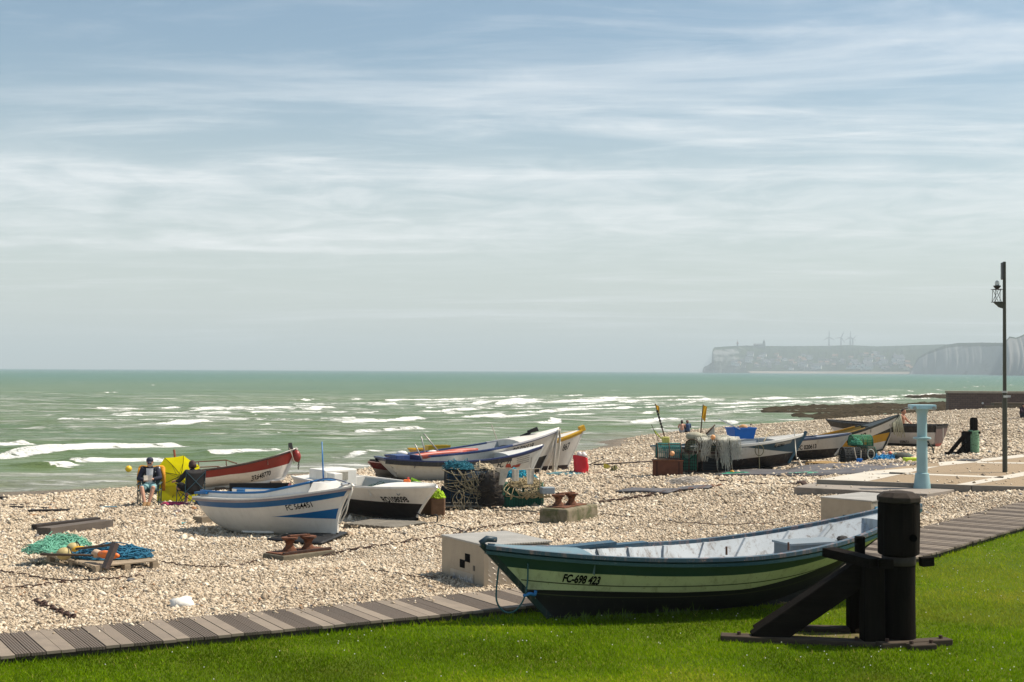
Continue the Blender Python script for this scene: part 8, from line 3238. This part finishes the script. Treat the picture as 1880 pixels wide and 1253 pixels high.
    yel.l(tr.outputs[0], ms.inputs[2])
    yel.l(ms.outputs[0], yel.out.inputs['Surface'])
    # canopy: 8 ribs; rim radius R0, depth dd
    R0, dd = .72, .28
    rim = []
    for k in range(8):
        a = math.pi / 8 + k * math.pi / 4 + .15
        rim.append(s_ * (R0 * math.cos(a)) + w_ * (R0 * .86 * math.sin(a) + .02))
    mb = MB()
    apex = ax * dd
    for k in range(8):
        a, b = rim[k], rim[(k + 1) % 8]
        rows = []
        for i in range(7):
            q = i / 6
            bow = ax * (dd * (1 - q * q))
            rows.append([bow + (a.lerp(b, j / 4)) * q * (1 - .03 * math.sin(math.pi * j / 4) * q) for j in range(5)])
        mb.sheet(rows)
    mb.build('canopy', yel.mat, u, 30)
    dkm = mat('rib_dark', (.08, .075, .01), .5)
    for k in range(8):
        pts = [ax * (dd * (1 - q * q) - .012) + rim[k] * q for q in np.linspace(0, 1, 7)]
        MB().tube(pts, .009, 5).build('rib', dkm, u)
        MB().tube([ax * (-.02), ax * (dd * .64 - .012) + rim[k] * .6], .005, 5).build('strut', dkm, u)
    MB().tube([ax * dd, ax * (-.25)], .012, 8).build('shaft', dkm, u)
    MB().ball(ax * -.02, .025, 8).build('hub', dkm, u)
    g = []
    for v in np.linspace(0, 1, 7):
        g.append([s_ * (x * (.60 + .02 * v)) + Vector((0, .10 + .02 * math.sin(x * 9 + v * 3) + .10 * v * 0, -.25 - (.44) * v)) for x in np.linspace(-1, 1, 15)])
    MB().sheet(g).build('side_flap', yel.mat, u, True)
    pile(G(322, 929), (.35, .18), .07, 14, .03, 71, ('towel_pink', (.55, .06, .16)), 'towel', 'pink towel lying between the two camp chairs', 'towel')
    q = G(366, 929)
    o = MB().ball((0, 0, .14), .16, 12, 0, (.9, .7, 1.2)).build('bag', mat('bag_mauve', (.22, .17, .16), .8, .25, 7), None, True)
    o.location = q + Vector((0, .1, 0))
    tag(o, 'mauve grey bag on the ground behind the black camp chair', 'bag')
    # shirtless man behind the boats
    p = PD(1655, 822, 60.5)
    J = dict(pelvis=(0, 0, .92), belly=(0, .0, 1.08), chest=(0, -.03, 1.30), neck=(0, -.07, 1.48), head=(0, -.10, 1.60), look=(.25, -1, -.25),
             shL=(.19, -.04, 1.42), elL=(.26, -.22, 1.18), wrL=(.28, -.44, 1.02), hdL=(0, -.8, -.5), thL=(-1, 0, .2), shR=(-.19, -.03, 1.42), elR=(-.28, .04, 1.16), wrR=(-.26, -.12, .94), hdR=(0, -.4, -1), thR=(1, 0, 0),
             hipL=(.10, 0, .90), knL=(.11, -.04, .49), anL=(.11, .02, .09), toeL=(.12, -.14, .04), hipR=(-.10, 0, .90), knR=(-.11, -.04, .49), anR=(-.11, .03, .09), toeR=(-.12, -.13, .04))
    person('person', 'shirtless man with short hair standing behind the boats', p, R(62), J, skin_d, [('shorts', mat('shorts_dark', (.05, .05, .07), .9), .8)],
           (mat('hair_short', (.05, .03, .02), .8), [(0, -.02, .050, .090), (0, -.045, .02, .085)]), vox=.013)
    # couple sitting on the crest
    Js = dict(pelvis=(0, .0, .12), belly=(0, .04, .30), chest=(0, .0, .50), neck=(0, -.06, .66), head=(0, -.10, .77), look=(0, -1, -.2),
              shL=(.18, -.02, .58), elL=(.27, -.16, .38), wrL=(.14, -.38, .38), hdL=(-1, -.4, 0), thL=(0, 0, 1), shR=(-.18, -.02, .58), elR=(-.27, -.16, .38), wrR=(-.14, -.38, .38), hdR=(1, -.4, 0), thR=(0, 0, 1),
              hipL=(.10, -.04, .12), knL=(.15, -.40, .42), anL=(.12, -.62, .08), toeL=(.12, -.78, .05), hipR=(-.10, -.04, .12), knR=(-.15, -.40, .42), anR=(-.12, -.62, .08), toeR=(-.12, -.78, .05))
    g = G(1252, 795)
    dkh = mat('hair_dark', (.03, .02, .016), .7)
    person('person', 'person with bare back sitting on the shingle crest by the water', (g.x, g.y, g.z), R(172), Js, skin, [('shorts', mat('cloth_grey', (.30, .30, .32), .9), .9)], (dkh, [(0, -.02, .04, .10), (0, -.06, -.02, .10), (0, -.05, -.08, .08)]), vox=.018)
    person('person', 'person in dark blue top sitting on the shingle crest by the water', (g.x + .42, g.y + .1, g.z), R(-168), Js, skin, [('shirt', mat('top_blue', (.03, .06, .14), .9), 1.4), ('shorts', mat('cloth_dark', (.03, .03, .04), .9), 1.4)], (mat('hair_auburn', (.12, .05, .03), .7), [(0, -.02, .04, .10), (0, -.06, -.02, .10)]), vox=.018)
    g = PD(1877, 764, 84)
    g.z = zb(g.x, g.y)
    person('person', 'person in dark clothes sitting on the shingle bank at the right edge', (g.x, g.y, g.z), R(30), Js, skin, [('shirt', mat('top_plum', (.035, .018, .030), .9), 1.8), ('shorts', mat('cloth_dark', (.03, .03, .04), .9), 1.6)], (dkh, [(0, -.02, .04, .10), (0, -.06, -.02, .10)]), vox=.018)


def weeds():
    rng = random.Random(12)
    mb = MB()
    for (px, py, n, h) in ((1215, 1128, 40, .22), (1240, 1126, 50, .30), (1262, 1124, 30, .2), (1060, 1138, 30, .12), (1110, 1136, 30, .14), (1160, 1133, 30, .12), (1330, 1116, 30, .14), (1400, 1108, 30, .16), (900, 1140, 20, .10)):
        c = P(px, py, .01)
        for k in range(n):
            a = Vector((c.x + rng.gauss(0, .12), c.y + rng.gauss(0, .07), 0))
            hh = h * rng.uniform(.3, 1)
            t = a + Vector((rng.gauss(0, .4) * hh, rng.gauss(0, .4) * hh, hh))
            m = a.lerp(t, .5) + Vector((0, 0, hh * .15))
            w = Vector((rng.uniform(-1, 1), rng.uniform(-1, 1), 0)).normalized() * .006
            mb.add([a - w, a + w, m + w * .8, m - w * .8, t], [(0, 1, 2, 3), (3, 2, 4)])
    o = mb.build('weeds', mat('weed_green', (.10, .16, .02), .8, .4, 3))
    tag(o, 'taller weeds growing round the keel of the green boat', 'weeds', kind='stuff')
    pile(P(1420, 1107, .0), (.30, .16), .12, 60, .006, 81, ('dry_straw', (.26, .19, .09)), 'straw', 'clump of dry straw under the stern of the green boat', 'straw')


weeds()
timber_post()
lockers()
blue_post()
lamp_post()
beach_post()
left_gear()
winches()
lines_on_beach()
mats_on_ground()
left_pots()
red_bag()
right_pots()
far_gear()
sea_wall()
people()
build_haze()
